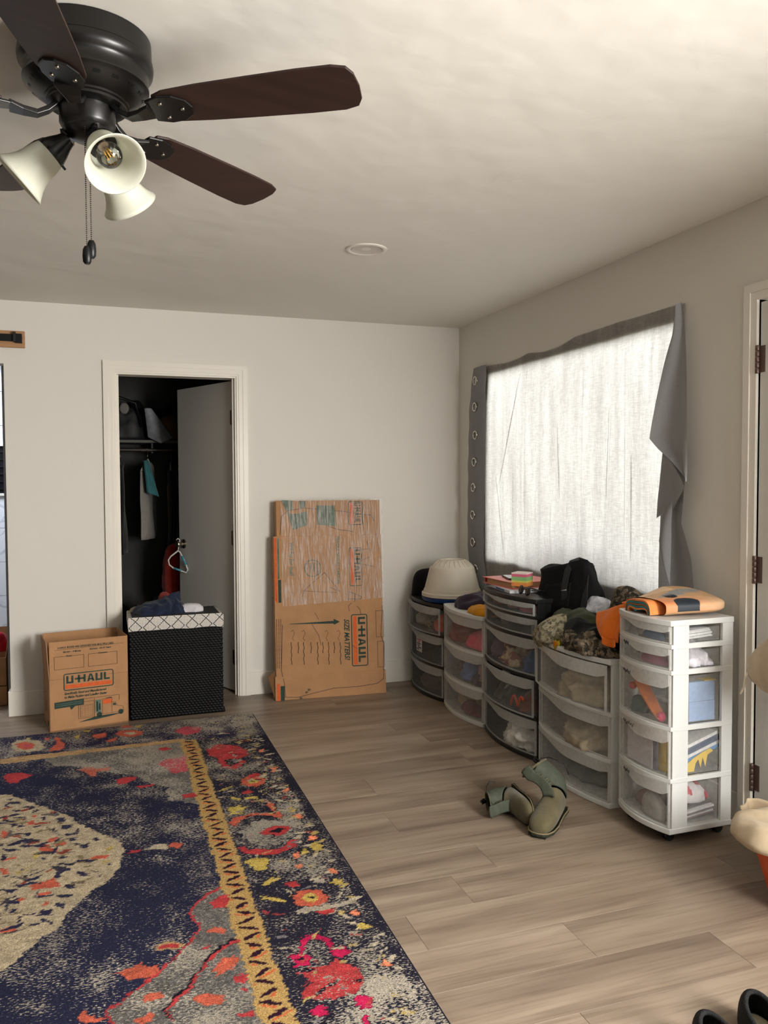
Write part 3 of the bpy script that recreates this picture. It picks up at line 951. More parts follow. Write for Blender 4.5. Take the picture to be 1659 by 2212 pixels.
# ------------------------------------------------------------------ rug
RUGDATA = '''G25:-2676,-877 -2461,-867 -2272,-833 -1991,-851 -1968,-1195 -1987,-1730 -2107,-1640 -2118,-1553 -2102,-1490 -2159,-1434 -2233,-1298 -2294,-1248 -2393,-1163 -2495,-1067 -2598,-1010|R10:-1993,-2461 -2058,-2497 -2099,-2539 -2122,-2599 -2112,-2671 -2098,-2686 -2140,-2766 -2203,-2851 -2240,-2893 -2305,-2949 -2327,-2985 -2370,-3006 -2380,-3023 -2358,-3092 -2294,-3179 -2012,-3319 -1911,-2784 -1952,-2501|G20:-1986,-2474 -2055,-2508 -2093,-2546 -2114,-2602 -2105,-2663 -2091,-2687 -2134,-2770 -2197,-2858 -2234,-2900 -2299,-2955 -2322,-2991 -2363,-3012 -2372,-3028 -2348,-3090 -2291,-3170 -2010,-3309 -1911,-2784 -1954,-2510|T20:-2865,-827 -2687,-813 -2476,-812 -1972,-803 -1971,-863 -2461,-872 -2669,-895 -2857,-901|C10:-2795,-1336 -2763,-1348 -2693,-1438 -2603,-1549 -2516,-1670 -2454,-1785 -2390,-1889 -2334,-1962 -2305,-2059 -2304,-2096 -2322,-2159 -2318,-2177 -2356,-2283 -2406,-2336 -2457,-2414 -2492,-2473 -2509,-2552 -2558,-2592 -2587,-2658 -2627,-2709 -2652,-2742 -2770,-2874 -2927,-2876 -3149,-2741 -3656,-1102 -3253,-1006 -2929,-1263|O0:-2681,-1676 -2643,-1669 -2632,-1708 -2671,-1708|O0:-2590,-1870 -2551,-1865 -2544,-1906 -2580,-1912|O0:-2609,-1951 -2600,-1917 -2575,-1926 -2570,-1959 -2538,-1976 -2541,-1999 -2600,-1984|O0:-2562,-1924 -2521,-1920 -2517,-1947 -2554,-1952|O0:-2430,-2098 -2404,-2078 -2355,-2095 -2365,-2115 -2403,-2113|O0:-2727,-2071 -2705,-2090 -2699,-2119 -2721,-2127|O0:-2660,-1612 -2639,-1612 -2640,-1636 -2656,-1635|O0:-2726,-1992 -2685,-1990 -2688,-2006 -2729,-2014|O0:-2766,-1722 -2732,-1754 -2718,-1799 -2746,-1815|O0:-2609,-2232 -2540,-2205 -2536,-2228 -2519,-2259 -2522,-2283 -2602,-2270|O0:-2591,-2303 -2552,-2297 -2543,-2316 -2581,-2326|O0:-2676,-2513 -2672,-2494 -2639,-2493 -2634,-2524 -2669,-2523|O0:-2570,-2386 -2548,-2361 -2545,-2376 -2563,-2393|O0:-2728,-2063 -2707,-2087 -2697,-2123 -2721,-2125|O0:-2648,-2326 -2626,-2320 -2620,-2341 -2643,-2342|N15:-2618,-1649 -2603,-1639 -2595,-1678 -2611,-1676|N15:-2563,-1675 -2526,-1681 -2529,-1730 -2549,-1751|N15:-2544,-1753 -2496,-1763 -2501,-1789 -2531,-1799|N15:-2527,-1841 -2473,-1840 -2470,-1861 -2518,-1863|N15:-2507,-1893 -2472,-1893 -2476,-1924 -2501,-1921|N15:-2606,-1745 -2546,-1807 -2546,-1860 -2556,-1810|N15:-2464,-1978 -2430,-1972 -2429,-2003 -2461,-2001|N15:-2454,-2089 -2422,-2118 -2427,-2133 -2446,-2109|N15:-2463,-2186 -2445,-2188 -2435,-2213 -2458,-2220|N15:-2741,-1669 -2706,-1660 -2708,-1695 -2727,-1709|N15:-2785,-1397 -2747,-1395 -2756,-1416|N15:-2764,-1445 -2715,-1438 -2718,-1469|N15:-2681,-1825 -2629,-1857 -2607,-1883 -2666,-1881|N15:-2737,-1893 -2686,-1930 -2651,-1948 -2713,-1938|N15:-2689,-1783 -2643,-1792 -2656,-1821|N15:-2425,-1929 -2405,-1921 -2382,-1951 -2400,-1957|N15:-2591,-2040 -2578,-2028 -2580,-2073|N15:-2417,-2192 -2389,-2207 -2398,-2215|N15:-2735,-1517 -2698,-1546 -2727,-1551|N15:-2708,-2237 -2651,-2253 -2678,-2282|N15:-2690,-2325 -2662,-2321 -2620,-2359 -2672,-2345|N15:-2524,-2337 -2467,-2342 -2476,-2359 -2514,-2359|N15:-2539,-2379 -2504,-2400 -2494,-2431 -2529,-2410|N15:-2570,-2422 -2536,-2425 -2530,-2463 -2563,-2460|N15:-2561,-2482 -2532,-2497 -2527,-2524 -2556,-2505|N15:-2656,-2374 -2643,-2383 -2644,-2414 -2665,-2406|N15:-2505,-2279 -2474,-2275 -2473,-2306 -2502,-2301|N15:-2458,-2208 -2426,-2209 -2430,-2229 -2455,-2225|N15:-2596,-2508 -2564,-2503 -2571,-2521|N15:-2643,-2470 -2628,-2463 -2630,-2484|N15:-2379,-2148 -2355,-2145 -2351,-2181 -2370,-2168|N15:-2398,-2240 -2384,-2240 -2388,-2259|N15:-2684,-2139 -2615,-2210 -2617,-2219 -2678,-2151|N15:-2426,-2176 -2398,-2203 -2403,-2209|Y30:-2677,-2121 -2621,-2075 -2616,-2088 -2666,-2141|Y30:-2380,-2045 -2350,-2019 -2345,-2045 -2370,-2060|Y30:-2389,-2135 -2355,-2136 -2360,-2168 -2384,-2159|Y30:-2625,-1970 -2594,-2004 -2620,-2030|R10:-2823,-1096 -2804,-1055 -2749,-1065 -2696,-1113 -2729,-1158 -2754,-1203 -2784,-1193 -2807,-1139|R0:-2323,-1312 -2270,-1294 -2236,-1306 -2247,-1349 -2284,-1372 -2315,-1370|R10:-2241,-1423 -2195,-1430 -2155,-1421 -2173,-1456 -2227,-1458|R0:-2289,-2089 -2251,-2078 -2242,-2100 -2282,-2115|C30:-2232,-2091 -2195,-2062 -2149,-2072 -2157,-2112 -2222,-2101|O10:-2152,-2102 -2128,-2066 -2096,-2084 -2112,-2122|O30:-2494,-1108 -2457,-1081 -2412,-1117 -2355,-1127 -2349,-1169 -2418,-1174 -2412,-1224 -2442,-1223 -2456,-1161|T0:-2239,-2776 -2227,-2743 -2185,-2738 -2155,-2776 -2161,-2793 -2208,-2780|R0:-2229,-2769 -2222,-2754 -2186,-2753 -2163,-2774 -2166,-2786 -2207,-2769|O0:-2345,-2849 -2296,-2836 -2280,-2820 -2266,-2846 -2236,-2857 -2234,-2892 -2254,-2902 -2313,-2898 -2319,-2869|O0:-2446,-3028 -2433,-2992 -2413,-2991 -2419,-3009 -2405,-3031 -2378,-3043 -2395,-3055|R0:-2056,-2559 -2021,-2529 -1984,-2528 -2004,-2605 -2048,-2598|O20:-2074,-2726 -2053,-2709 -2013,-2731 -2034,-2756|R0:-2098,-2811 -2080,-2795 -2088,-2830|R0:-1991,-2793 -2018,-2799 -2064,-2830 -2102,-2870 -2132,-2936 -2171,-2993 -2210,-3023 -2227,-3071 -2214,-3117 -2206,-3111 -2218,-3074 -2204,-3037 -2165,-3008 -2125,-2949 -2095,-2885 -2059,-2848 -2016,-2819 -1990,-2814|K0:-1994,-2791 -2020,-2798 -2065,-2828 -2103,-2867 -2133,-2933 -2172,-2991 -2211,-3021 -2228,-3066 -2215,-3110 -2211,-3107 -2223,-3067 -2209,-3027 -2170,-2998 -2130,-2939 -2100,-2874 -2064,-2836 -2019,-2806 -1993,-2800|O20:-2085,-2931 -2052,-2887 -2028,-2888 -2023,-2932 -2061,-2953 -2078,-2967|O10:-2161,-3040 -2115,-3025 -2075,-3052 -2082,-3080 -2122,-3084|O20:-2287,-3002 -2268,-2978 -2229,-2988 -2229,-3010 -2274,-3016|O0:-2297,-3069 -2262,-3059 -2252,-3074 -2271,-3096 -2294,-3087|O0:-2026,-2874 -2007,-2902 -2018,-2927 -2032,-2915|R20:-2042,-2980 -2017,-2969 -1999,-2975 -2008,-3012 -2038,-3002|R0:-2035,-3035 -2016,-3035 -2016,-3060|R0:-2065,-3139 -2023,-3143 -1998,-3146 -2005,-3166 -2048,-3163|P30:-2137,-1155 -2088,-1110 -1991,-1081 -2005,-1303 -2064,-1320 -2102,-1228|R15:-2117,-935 -2066,-907 -2049,-959 -2099,-975|R0:-2057,-1600 -1996,-1588 -1993,-1648 -2049,-1644|C10:-2677,-675 -2664,-716 -2687,-729 -2692,-763 -2722,-751 -2743,-767 -2768,-734 -2797,-726 -2808,-685 -2835,-654 -2828,-621 -2843,-578 -2820,-565 -2816,-527 -2785,-540 -2763,-522 -2737,-558 -2706,-567 -2696,-610 -2669,-641|O10:-2718,-660 -2720,-683 -2728,-700 -2741,-708 -2758,-706 -2775,-696 -2791,-677 -2802,-653 -2808,-628 -2807,-605 -2799,-588 -2785,-579 -2768,-580 -2751,-591 -2735,-611 -2723,-635|P0:-2738,-653 -2739,-663 -2742,-670 -2747,-674 -2754,-673 -2761,-669 -2767,-661 -2772,-651 -2774,-640 -2774,-630 -2770,-623 -2765,-619 -2758,-620 -2751,-624 -2745,-632 -2740,-642|O10:-2679,-541 -2651,-539 -2661,-609|O10:-2630,-546 -2602,-557 -2591,-634 -2568,-691 -2584,-778 -2643,-791 -2641,-711 -2609,-676|O10:-2439,-565 -2367,-552 -2360,-631 -2417,-648|O10:-2364,-704 -2318,-659 -2318,-713 -2354,-732|O10:-2293,-458 -2247,-434 -2234,-493 -2279,-491|Y0:-2535,-568 -2504,-541 -2508,-628|Y0:-2219,-485 -2166,-477 -2191,-536|Y0:-2771,-508 -2740,-507 -2755,-539|Y0:-2491,-481 -2440,-473 -2468,-515|O10:-2184,-636 -2183,-667 -2208,-675 -2231,-687 -2260,-668 -2290,-653 -2300,-621 -2315,-589 -2299,-567 -2288,-542 -2257,-549 -2227,-550 -2205,-580 -2180,-606|C0:-2216,-624 -2219,-634 -2225,-641 -2235,-644 -2246,-642 -2256,-636 -2266,-627 -2272,-615 -2274,-604 -2271,-594 -2265,-587 -2255,-584 -2244,-586 -2233,-592 -2224,-601 -2218,-613|P30:-2011,-654 -1952,-582 -1859,-642 -1883,-726 -1961,-762|R15:-1875,-1010 -1819,-960 -1726,-1017 -1683,-1102 -1705,-1194 -1759,-1228 -1723,-1262 -1755,-1333 -1792,-1359 -1834,-1325 -1849,-1238 -1846,-1165 -1881,-1120|K30:-1817,-1207 -1757,-1218 -1755,-1272 -1790,-1300 -1822,-1268|O0:-1683,-1560 -1683,-1588 -1705,-1595 -1722,-1612 -1744,-1599 -1767,-1596 -1777,-1570 -1794,-1548 -1785,-1523 -1785,-1495 -1763,-1487 -1746,-1468 -1724,-1482 -1699,-1485 -1690,-1513 -1673,-1535|Y0:-1708,-1551 -1712,-1560 -1719,-1567 -1729,-1570 -1739,-1569 -1748,-1563 -1755,-1555 -1759,-1544 -1759,-1533 -1755,-1523 -1748,-1516 -1739,-1513 -1729,-1514 -1720,-1520 -1712,-1529 -1709,-1539|K0:-1727,-1546 -1728,-1550 -1730,-1552 -1733,-1554 -1736,-1554 -1739,-1552 -1740,-1549 -1741,-1545 -1741,-1541 -1740,-1537 -1738,-1534 -1735,-1533 -1732,-1533 -1730,-1535 -1728,-1538 -1727,-1542|R0:-1739,-1456 -1700,-1441 -1675,-1469 -1699,-1508 -1742,-1493|R0:-1796,-1651 -1766,-1636 -1752,-1667 -1774,-1685 -1796,-1672|Y10:-1891,-1618 -1876,-1588 -1822,-1559 -1824,-1572|Y10:-1864,-1677 -1856,-1684 -1823,-1725 -1826,-1743 -1863,-1711|Y10:-1806,-1747 -1795,-1719 -1745,-1728 -1749,-1751 -1793,-1744|Y10:-1887,-1797 -1847,-1804 -1833,-1785 -1826,-1819 -1797,-1822 -1823,-1851 -1838,-1890 -1870,-1879 -1901,-1897 -1877,-1847|Y10:-1900,-2309 -1861,-2289 -1815,-2316 -1818,-2361 -1840,-2397 -1868,-2387 -1880,-2339|Y10:-1647,-2269 -1617,-2236 -1594,-2275 -1611,-2318 -1643,-2319|Y10:-1692,-2302 -1661,-2282 -1663,-2324 -1689,-2332|Y10:-1649,-1913 -1625,-1883 -1614,-1918 -1639,-1947|O0:-1750,-1759 -1712,-1781 -1698,-1833 -1697,-1903 -1715,-1889 -1729,-1838 -1714,-1804|O0:-1899,-1955 -1877,-1920 -1816,-1898 -1770,-1900 -1717,-1926 -1691,-1913 -1675,-1949 -1689,-1988 -1721,-1947 -1774,-1921 -1820,-1926 -1867,-1967 -1882,-1996 -1896,-1977|G25:-1690,-2126 -1681,-2160 -1710,-2167 -1714,-2201 -1743,-2192 -1760,-2218 -1783,-2195 -1809,-2207 -1822,-2175 -1851,-2172 -1850,-2138 -1876,-2119 -1862,-2090 -1879,-2058 -1854,-2042 -1858,-2004 -1827,-2005 -1816,-1970 -1788,-1988 -1764,-1965 -1745,-1997 -1714,-1991 -1709,-2029 -1680,-2041 -1690,-2076 -1668,-2102|R0:-1802,-2092 -1764,-2052 -1718,-2048 -1665,-2087 -1702,-2128 -1738,-2142 -1786,-2111|K0:-1766,-2092 -1729,-2071 -1699,-2089 -1727,-2119 -1758,-2108|R0:-1902,-2196 -1875,-2188 -1865,-2222 -1810,-2236 -1760,-2253 -1724,-2229 -1710,-2190 -1678,-2193 -1684,-2244 -1733,-2275 -1778,-2289 -1829,-2282 -1867,-2263 -1892,-2230|S0:-1724,-2326 -1703,-2304 -1699,-2334 -1719,-2351|S0:-1643,-2208 -1612,-2173 -1599,-2210 -1623,-2228|S0:-1640,-1976 -1612,-1956 -1603,-1996 -1620,-2019|S0:-1628,-1703 -1602,-1669 -1599,-1713 -1621,-1739|S0:-1621,-2475 -1603,-2465 -1600,-2498 -1621,-2512|S0:-1625,-1399 -1598,-1399 -1605,-1446 -1630,-1457|S0:-1629,-1122 -1605,-1108 -1608,-1163 -1630,-1166|R0:-1791,-2518 -1758,-2509 -1745,-2539 -1777,-2553|O0:-1680,-2660 -1679,-2679 -1697,-2684 -1708,-2699 -1727,-2692 -1745,-2697 -1759,-2681 -1778,-2674 -1780,-2655 -1793,-2639 -1784,-2623 -1785,-2603 -1767,-2598 -1756,-2582 -1736,-2589 -1717,-2584 -1704,-2600 -1684,-2608 -1682,-2628 -1669,-2644|Y0:-1704,-2648 -1709,-2658 -1717,-2665 -1727,-2668 -1738,-2666 -1747,-2661 -1755,-2652 -1758,-2641 -1758,-2629 -1753,-2619 -1745,-2612 -1735,-2609 -1724,-2611 -1714,-2617 -1707,-2626 -1703,-2637|K0:-1719,-2643 -1721,-2652 -1731,-2648 -1741,-2645 -1738,-2636 -1737,-2627 -1727,-2631 -1716,-2634|Y0:-1870,-2500 -1858,-2474 -1821,-2461 -1820,-2482 -1854,-2506|Y0:-1889,-2567 -1864,-2585 -1816,-2621 -1821,-2633 -1884,-2592|R0:-1736,-2731 -1713,-2717 -1674,-2726 -1689,-2748 -1718,-2751|C40:-1803,-2708 -1767,-2689 -1695,-2701 -1601,-2702 -1598,-2722 -1719,-2720 -1784,-2726|M0:-1835,-2934 -1826,-2885 -1800,-2847 -1772,-2839 -1748,-2865 -1734,-2909 -1737,-2935 -1747,-2928 -1758,-2886 -1778,-2863 -1800,-2874 -1818,-2903 -1824,-2938|M0:-1864,-2935 -1830,-2939 -1812,-2964 -1825,-3002 -1860,-2997 -1865,-2967|K0:-1858,-2959 -1835,-2959 -1837,-2968 -1858,-2969|M0:-1749,-2950 -1732,-2933 -1702,-2940 -1699,-2982 -1724,-2995 -1745,-2980|R25:-1862,-3023 -1827,-3009 -1773,-3021 -1741,-2996 -1728,-3022 -1700,-3053 -1697,-3109 -1712,-3143 -1744,-3169 -1789,-3165 -1841,-3159 -1875,-3129 -1863,-3095 -1842,-3071|M10:-1747,-3180 -1722,-3174 -1701,-3190 -1717,-3233 -1736,-3232 -1752,-3209|M20:-1868,-3192 -1838,-3178 -1822,-3190 -1833,-3216 -1863,-3217|M0:-1746,-3252 -1736,-3256 -1747,-3308 -1761,-3303|S0:-1619,-2474 -1600,-2470 -1603,-2507 -1623,-2505|S0:-1634,-2763 -1612,-2753 -1601,-2779 -1616,-2796 -1634,-2780|S0:-1630,-3057 -1613,-3049 -1608,-3079 -1622,-3081|S0:-1719,-2314 -1699,-2297 -1700,-2344 -1722,-2348|S0:-1729,-2402 -1711,-2392 -1708,-2421 -1729,-2424|Y0:-1650,-2568 -1632,-2538 -1606,-2553 -1611,-2587|Y0:-1643,-2854 -1616,-2839 -1598,-2870 -1634,-2882'''


def vnoise(x, y, sx, sy, seed):
    rs = np.random.RandomState(seed)
    g = rs.rand(256, 256)
    u, v = x * sx, y * sy
    i, j = np.floor(u).astype(int), np.floor(v).astype(int)
    fu, fv = u - i, v - j
    fu, fv = fu * fu * (3 - 2 * fu), fv * fv * (3 - 2 * fv)
    G = lambda a, b: g[a % 256, b % 256]
    return (G(i, j) * (1 - fu) + G(i + 1, j) * fu) * (1 - fv) + (G(i, j + 1) * (1 - fu) + G(i + 1, j + 1) * fu) * fv


RC = {'G': (98, 95, 92), 'T': (176, 142, 100), 'C': (176, 160, 132), 'R': (172, 58, 60), 'O': (188, 92, 70), 'N': (44, 42, 66), 'Y': (184, 160, 82),
      'P': (186, 78, 88), 'M': (178, 30, 74), 'K': (26, 21, 32), 'S': (226, 132, 96)}


def make_rug():
    x0, x1, y0, y1 = -4.20, -1.54, -3.78, -0.45
    xs = np.concatenate([np.arange(x0, -3.0, 0.012), np.arange(-3.0, x1, 0.0048), [x1]])
    ys = np.concatenate([np.arange(y0, -3.42, 0.012), np.arange(-3.42, y1, 0.0048), [y1]])
    X, Y = np.meshgrid(xs, ys)
    n = X.size
    # woven jaggedness: sample positions jitter in weft-wise steps
    JX = X + 0.016 * (vnoise(X, Y, 60, 150, 1) - 0.5) + 0.012 * (vnoise(X, Y, 16, 30, 2) - 0.5)
    JY = Y + 0.012 * (vnoise(X, Y, 60, 150, 3) - 0.5) + 0.012 * (vnoise(X, Y, 14, 18, 4) - 0.5)
    col = np.zeros((*X.shape, 3))
    wear = np.zeros(X.shape)
    L3 = lambda c: np.array(lin(c))
    navy, black = L3((36, 38, 62)), L3((30, 29, 44))
    k = np.clip((vnoise(X, Y, 1.3, 1.0, 7) - 0.3) * 2.2, 0, 1)[..., None]
    col[:] = navy * k + black * (1 - k)
    wear[:] = 0.25 + 0.13 * (vnoise(X, Y, 2.2, 3.0, 9) - 0.5) + 0.10 * (vnoise(X, Y, 8, 11, 10) - 0.5)
    # outer border is blacker, more worn towards the edge
    b = JX > -1.905
    col[b] = L3((34, 32, 46))
    fb = JY > -0.86
    col[fb] = L3((40, 37, 62))
    m = (JX > -1.70) & (JX < -1.585)
    wear[m] += 0.13 * vnoise(X, Y, 9, 7, 12)[m] - 0.02
    wear[(X > -1.585)] -= 0.02
    far = np.clip((Y + 0.95) / 0.4, 0, 1) * np.clip((X + 2.3) / 0.5, 0, 1)
    wear += 0.13 * far - 0.02 * (1 - far)
    nearw = np.clip((-3.0 - Y) / 0.3, 0, 1) * np.clip((X + 1.86) / 0.12, 0, 1)
    wear += 0.08 * nearw
    # cream and dark marks of the minor border
    rs = np.random.RandomState(5)
    for i in range(150):
        cx, cy = -1.64 + rs.uniform(-.045, .05), -0.55 - i * 0.0215 + rs.uniform(-.01, .01)
        a, rx, ry = rs.uniform(-1, 1), rs.uniform(.014, .03), rs.uniform(.004, .010)
        s = np.abs(Y - cy) < .05
        if not s.any():
            continue
        dx, dy = JX - cx, JY - cy
        u, v = dx * math.cos(a) + dy * math.sin(a), -dx * math.sin(a) + dy * math.cos(a)
        q = s & ((np.abs(u) / rx) ** 2 + (np.abs(v) / ry) ** 2 < 1)
        col[q] = L3(((186, 172, 146), (28, 22, 34), (186, 172, 146), (176, 152, 84))[i % 4])
    # polygons in painting order, the band between spandrels and border comes after the spandrels
    band_done = False

    def band():
        q = (JX > -2.000) & (JX < -1.910) & (JY < -0.84)
        col[q] = L3((174, 142, 88))
        e = q & (np.abs(JX + 1.955) < 0.034)
        p = 0.047
        kk = np.floor(Y / p)
        fy = Y / p - kk
        sl = np.where(kk % 2 == 0, 1, -1) * (JX + 1.955) / 0.068 * 0.75
        z = e & (np.abs(fy - 0.5 - sl * 1.05) < 0.23 - 4.5 * np.abs(JX + 1.955)) & (np.abs(JX + 1.955) < 0.025)
        col[z] = L3((46, 20, 34))
        z2 = e & (np.abs(fy - 0.12 - sl * 1.05) < 0.09) & (vnoise(X, Y, 25, 25, 77) > .45)
        col[z2] = L3((196, 96, 60))
        wear[q] = -0.05 + 0.16 * vnoise(X, Y, 6, 4, 20)[q]

    for k_, item in enumerate(RUGDATA.split('|')):
        head, pts = item.split(':')
        c, w = head[0], int(head[1:]) / 100
        P = np.array([[int(v) / 1000 for v in p.split(',')] for p in pts.split(' ')])
        if c == 'C' and not band_done:
            band()
            band_done = True
        lo, hi = P.min(0) - .03, P.max(0) + .03
        j0, j1 = np.searchsorted(ys, [lo[1], hi[1]])
        i0, i1 = np.searchsorted(xs, [lo[0], hi[0]])
        if j1 <= j0 or i1 <= i0:
            continue
        sx, sy = JX[j0:j1, i0:i1], JY[j0:j1, i0:i1]
        ins = np.zeros(sx.shape, bool)
        for a in range(len(P)):
            (xa, ya), (xb, yb) = P[a], P[a - 1]
            if ya == yb:
                continue
            t = ((ya > sy) != (yb > sy)) & (sx < (xb - xa) * (sy - ya) / (yb - ya) + xa)
            ins ^= t
        if (c == 'G' or c == 'R' and len(P) > 14) and P[:, 0].min() < -2.05:
            ins &= sx < -1.99
        cc = L3(RC[c])
        tone = 0.62 + 0.42 * vnoise(sx, sy, 30, 60, 31 + k_)[..., None] + 0.30 * vnoise(sx, sy, 110, 170, 61)[..., None]
        if c == 'G':
            tone = 0.45 + 0.9 * vnoise(sx, sy, 150, 190, 33)[..., None]
            w += 0.17
        sub = col[j0:j1, i0:i1]
        sub[ins] = (cc * tone)[ins]
        sw = wear[j0:j1, i0:i1]
        sw[ins] = w * 0.75 + 0.02 + 0.20 * (vnoise(sx, sy, 9, 12, 40)[ins] - .5)
    # small strokes scattered over the medallion and the border field
    rs = np.random.RandomState(11)
    ink = [L3(RC['N']), L3((60, 56, 60)), L3((122, 108, 78)), L3((96, 88, 84)), L3((140, 62, 50)), L3(RC['N']), L3((52, 48, 66))]
    crm = [L3((176, 162, 136)), L3((150, 140, 126)), L3((170, 148, 92)), L3((24, 20, 32)), L3((150, 60, 58)), L3((120, 114, 116))]
    for i in range(620):
        if i < 330:
            cx, cy, pal, lo_, hi_ = rs.uniform(-3.0, -2.33), rs.uniform(-2.72, -1.38), ink, .010, .036
        else:
            cx, cy, pal, lo_, hi_ = rs.uniform(-1.89, -1.60), rs.uniform(-3.45, -0.5), crm, .006, .024
        if i < 330 and ((cx + 2.98) / 0.60) ** 2 + ((cy + 2.03) / 0.68) ** 2 > 0.9:
            continue
        a, rx = rs.uniform(-0.9, 0.9) * 0.7 + (0 if rs.rand() < .7 else 1.3), rs.uniform(lo_, hi_)
        ry = rx * rs.uniform(.16, .42)
        j0, j1 = np.searchsorted(ys, [cy - .05, cy + .05])
        i0, i1 = np.searchsorted(xs, [cx - .05, cx + .05])
        if j1 <= j0 or i1 <= i0:
            continue
        dx, dy = JX[j0:j1, i0:i1] - cx, JY[j0:j1, i0:i1] - cy
        u = dx * math.cos(a) + dy * math.sin(a)
        v = -dx * math.sin(a) + dy * math.cos(a) + 6 * u * u * rs.uniform(-1, 1)
        q = (u / rx) ** 2 + (v / ry) ** 2 < 1
        col[j0:j1, i0:i1][q] = pal[i % len(pal)] * (0.8 + 0.4 * rs.rand())
    # bound edges
    ed = (X > x1 - 0.008) | (Y > y1 - 0.006)
    col[ed] = L3((24, 23, 30))
    wear[ed] = -1
    worn = np.zeros((n, 4))
    med = vnoise(X, Y, 5, 5, 50).reshape(-1, 1)
    worn[:, :3] = L3((154, 145, 131)) * (0.75 + 0.5 * med)
    worn[:, 3] = 1
    Z = 0.011 + 0.0012 * (vnoise(X, Y, 90, 120, 60) - 0.5)
    Z[ed] = 0.0085
    Z[(X <= x0 + .001) | (X >= x1 - .001) | (Y <= y0 + .001) | (Y >= y1 - .001)] = 0.001
    w_, h_ = len(xs), len(ys)
    me = bpy.data.meshes.new('area_rug')
    me.vertices.add(n)
    me.vertices.foreach_set('co', np.stack([X, Y, Z], -1).reshape(-1).astype('f'))
    q = np.arange(n).reshape(h_, w_)
    F = np.stack([q[:-1, :-1], q[:-1, 1:], q[1:, 1:], q[1:, :-1]], -1).reshape(-1, 4)
    me.loops.add(F.size)
    me.loops.foreach_set('vertex_index', F.reshape(-1).astype('i'))
    me.polygons.add(len(F))
    me.polygons.foreach_set('loop_start', np.arange(0, F.size, 4, dtype='i'))
    me.polygons.foreach_set('loop_total', np.full(len(F), 4, dtype='i'))
    me.update(calc_edges=True)
    ca = me.attributes.new('Col', 'FLOAT_COLOR', 'POINT')
    ca.data.foreach_set('color', np.concatenate([col.reshape(-1, 3), np.ones((n, 1))], 1).reshape(-1).astype('f'))
    cw = me.attributes.new('worn', 'FLOAT_COLOR', 'POINT')
    cw.data.foreach_set('color', worn.reshape(-1).astype('f'))
    wa = me.attributes.new('wear', 'FLOAT', 'POINT')
    wa.data.foreach_set('value', wear.reshape(-1).astype('f'))
    me.materials.append(rug_material())
    me.polygons.foreach_set('use_smooth', [True] * len(F))
    o = bpy.data.objects.new('area_rug', me)
    COL.objects.link(o)
    tag(o, 'distressed navy area rug with red flowers and a gold zigzag border', 'rug')


make_rug()

# ------------------------------------------------------------------ curtain over the window
CUR = curtain_material('grey linen', 0.62)
CUR3 = curtain_material('grey linen tuck', 0.95)
CHROME = mat('bright nickel', (214, 210, 204), 0.22, 1.0)
CUR2 = curtain_material('grey linen doubled', 0.10)


def interp(x, xp, fp):
    return float(np.interp(x, xp, fp))


TOPY = [-2.344, -2.288, -2.18, -1.98, -1.872, -1.637, -1.487, -1.327, -1.154, -.984, -.855, -.706, -.562, -.45, -.291]
TOPZ = [2.133, 2.137, 2.137, 2.138, 2.141, 2.136, 2.135, 2.107, 2.103, 2.123, 2.107, 2.103, 2.114, 2.12, 2.12]
cu = thing('curtain', 'grey linen curtain pinned sideways over the window, its right edge folded back', 'curtain', (-0.03, -1.3, 0.7))


def sheet_x(y, z):
    w = 0.010 * math.sin(y * 11 + 1.2 * math.sin(z * 2)) + 0.006 * math.sin(y * 27 + z * 1.5) + 0.004 * nz((y * 6, z * 1.5), 1, 2)
    for cy, cz, ang, s in ((-0.92, 1.6, 0.16, 1), (-1.25, 1.35, 0.03, 1), (-1.55, 1.75, 0.05, .8), (-1.78, 1.25, -0.04, .8), (-2.0, 1.7, 0.02, 1), (-0.75, 1.0, -0.2, 1), (-1.42, 1.0, .08, .7), (-1.12, 1.9, .3, .8)):
        d = (y - cy) - ang * (z - cz)
        w += s * 0.007 * math.exp(-(d / 0.018) ** 2) * math.exp(-((z - cz) / 0.38) ** 2)
    top = interp(y, TOPY, TOPZ)
    k = min(1, max(0, (top - z) / 0.25))
    return -0.006 - k * (0.007 + 0.7 * w)


def main_pt(u, v):
    ytop = -0.43 - 1.905 * u
    top = interp(ytop, TOPY, TOPZ)
    z = top + (0.70 - top) * v
    y = ytop + 0.07 * u * v
    return (sheet_x(y, z), y, z)


MB().grid(main_pt, 170, 110).build('panel', CUR, cu, smooth=180, thick=0.0)
# crease lines: added strips behind the panel that darken the light coming through
for ya, za, yb, zb, wd in ((-0.985, 2.08, -0.965, 0.92, .005), (-1.575, 2.08, -1.560, 1.0, .004), (-1.785, 1.78, -1.775, 1.30, .010), (-1.800, 1.76, -1.792, 1.33, .004), (-1.300, 1.72, -1.330, 1.28, .012), (-1.318, 1.66, -1.345, 1.34, .004),
                           (-2.130, 2.02, -2.125, 1.70, .005), (-2.13, 1.70, -2.165, 1.62, .006), (-2.165, 1.62, -2.135, 1.55, .006), (-1.930, 2.08, -1.915, 0.95, .003), (-0.90, 2.02, -0.62, 1.35, .016), (-1.250, 1.30, -1.245, 0.92, .004), (-0.58, 1.42, -0.70, 0.95, .010), (-1.97, 1.5, -1.965, 1.0, .012), (-0.80, 1.5, -0.80, 0.95, .004)):
    tk = MB()
    tk.grid(lambda a, c: (-0.0035, ya + (yb - ya) * c + wd * (a - .5) * (1 - 0.8 * abs(2 * c - 1) ** 3), za + (zb - za) * c), 2, 24)
    tk.build('crease_shade_strip', CUR3, cu, smooth=180)
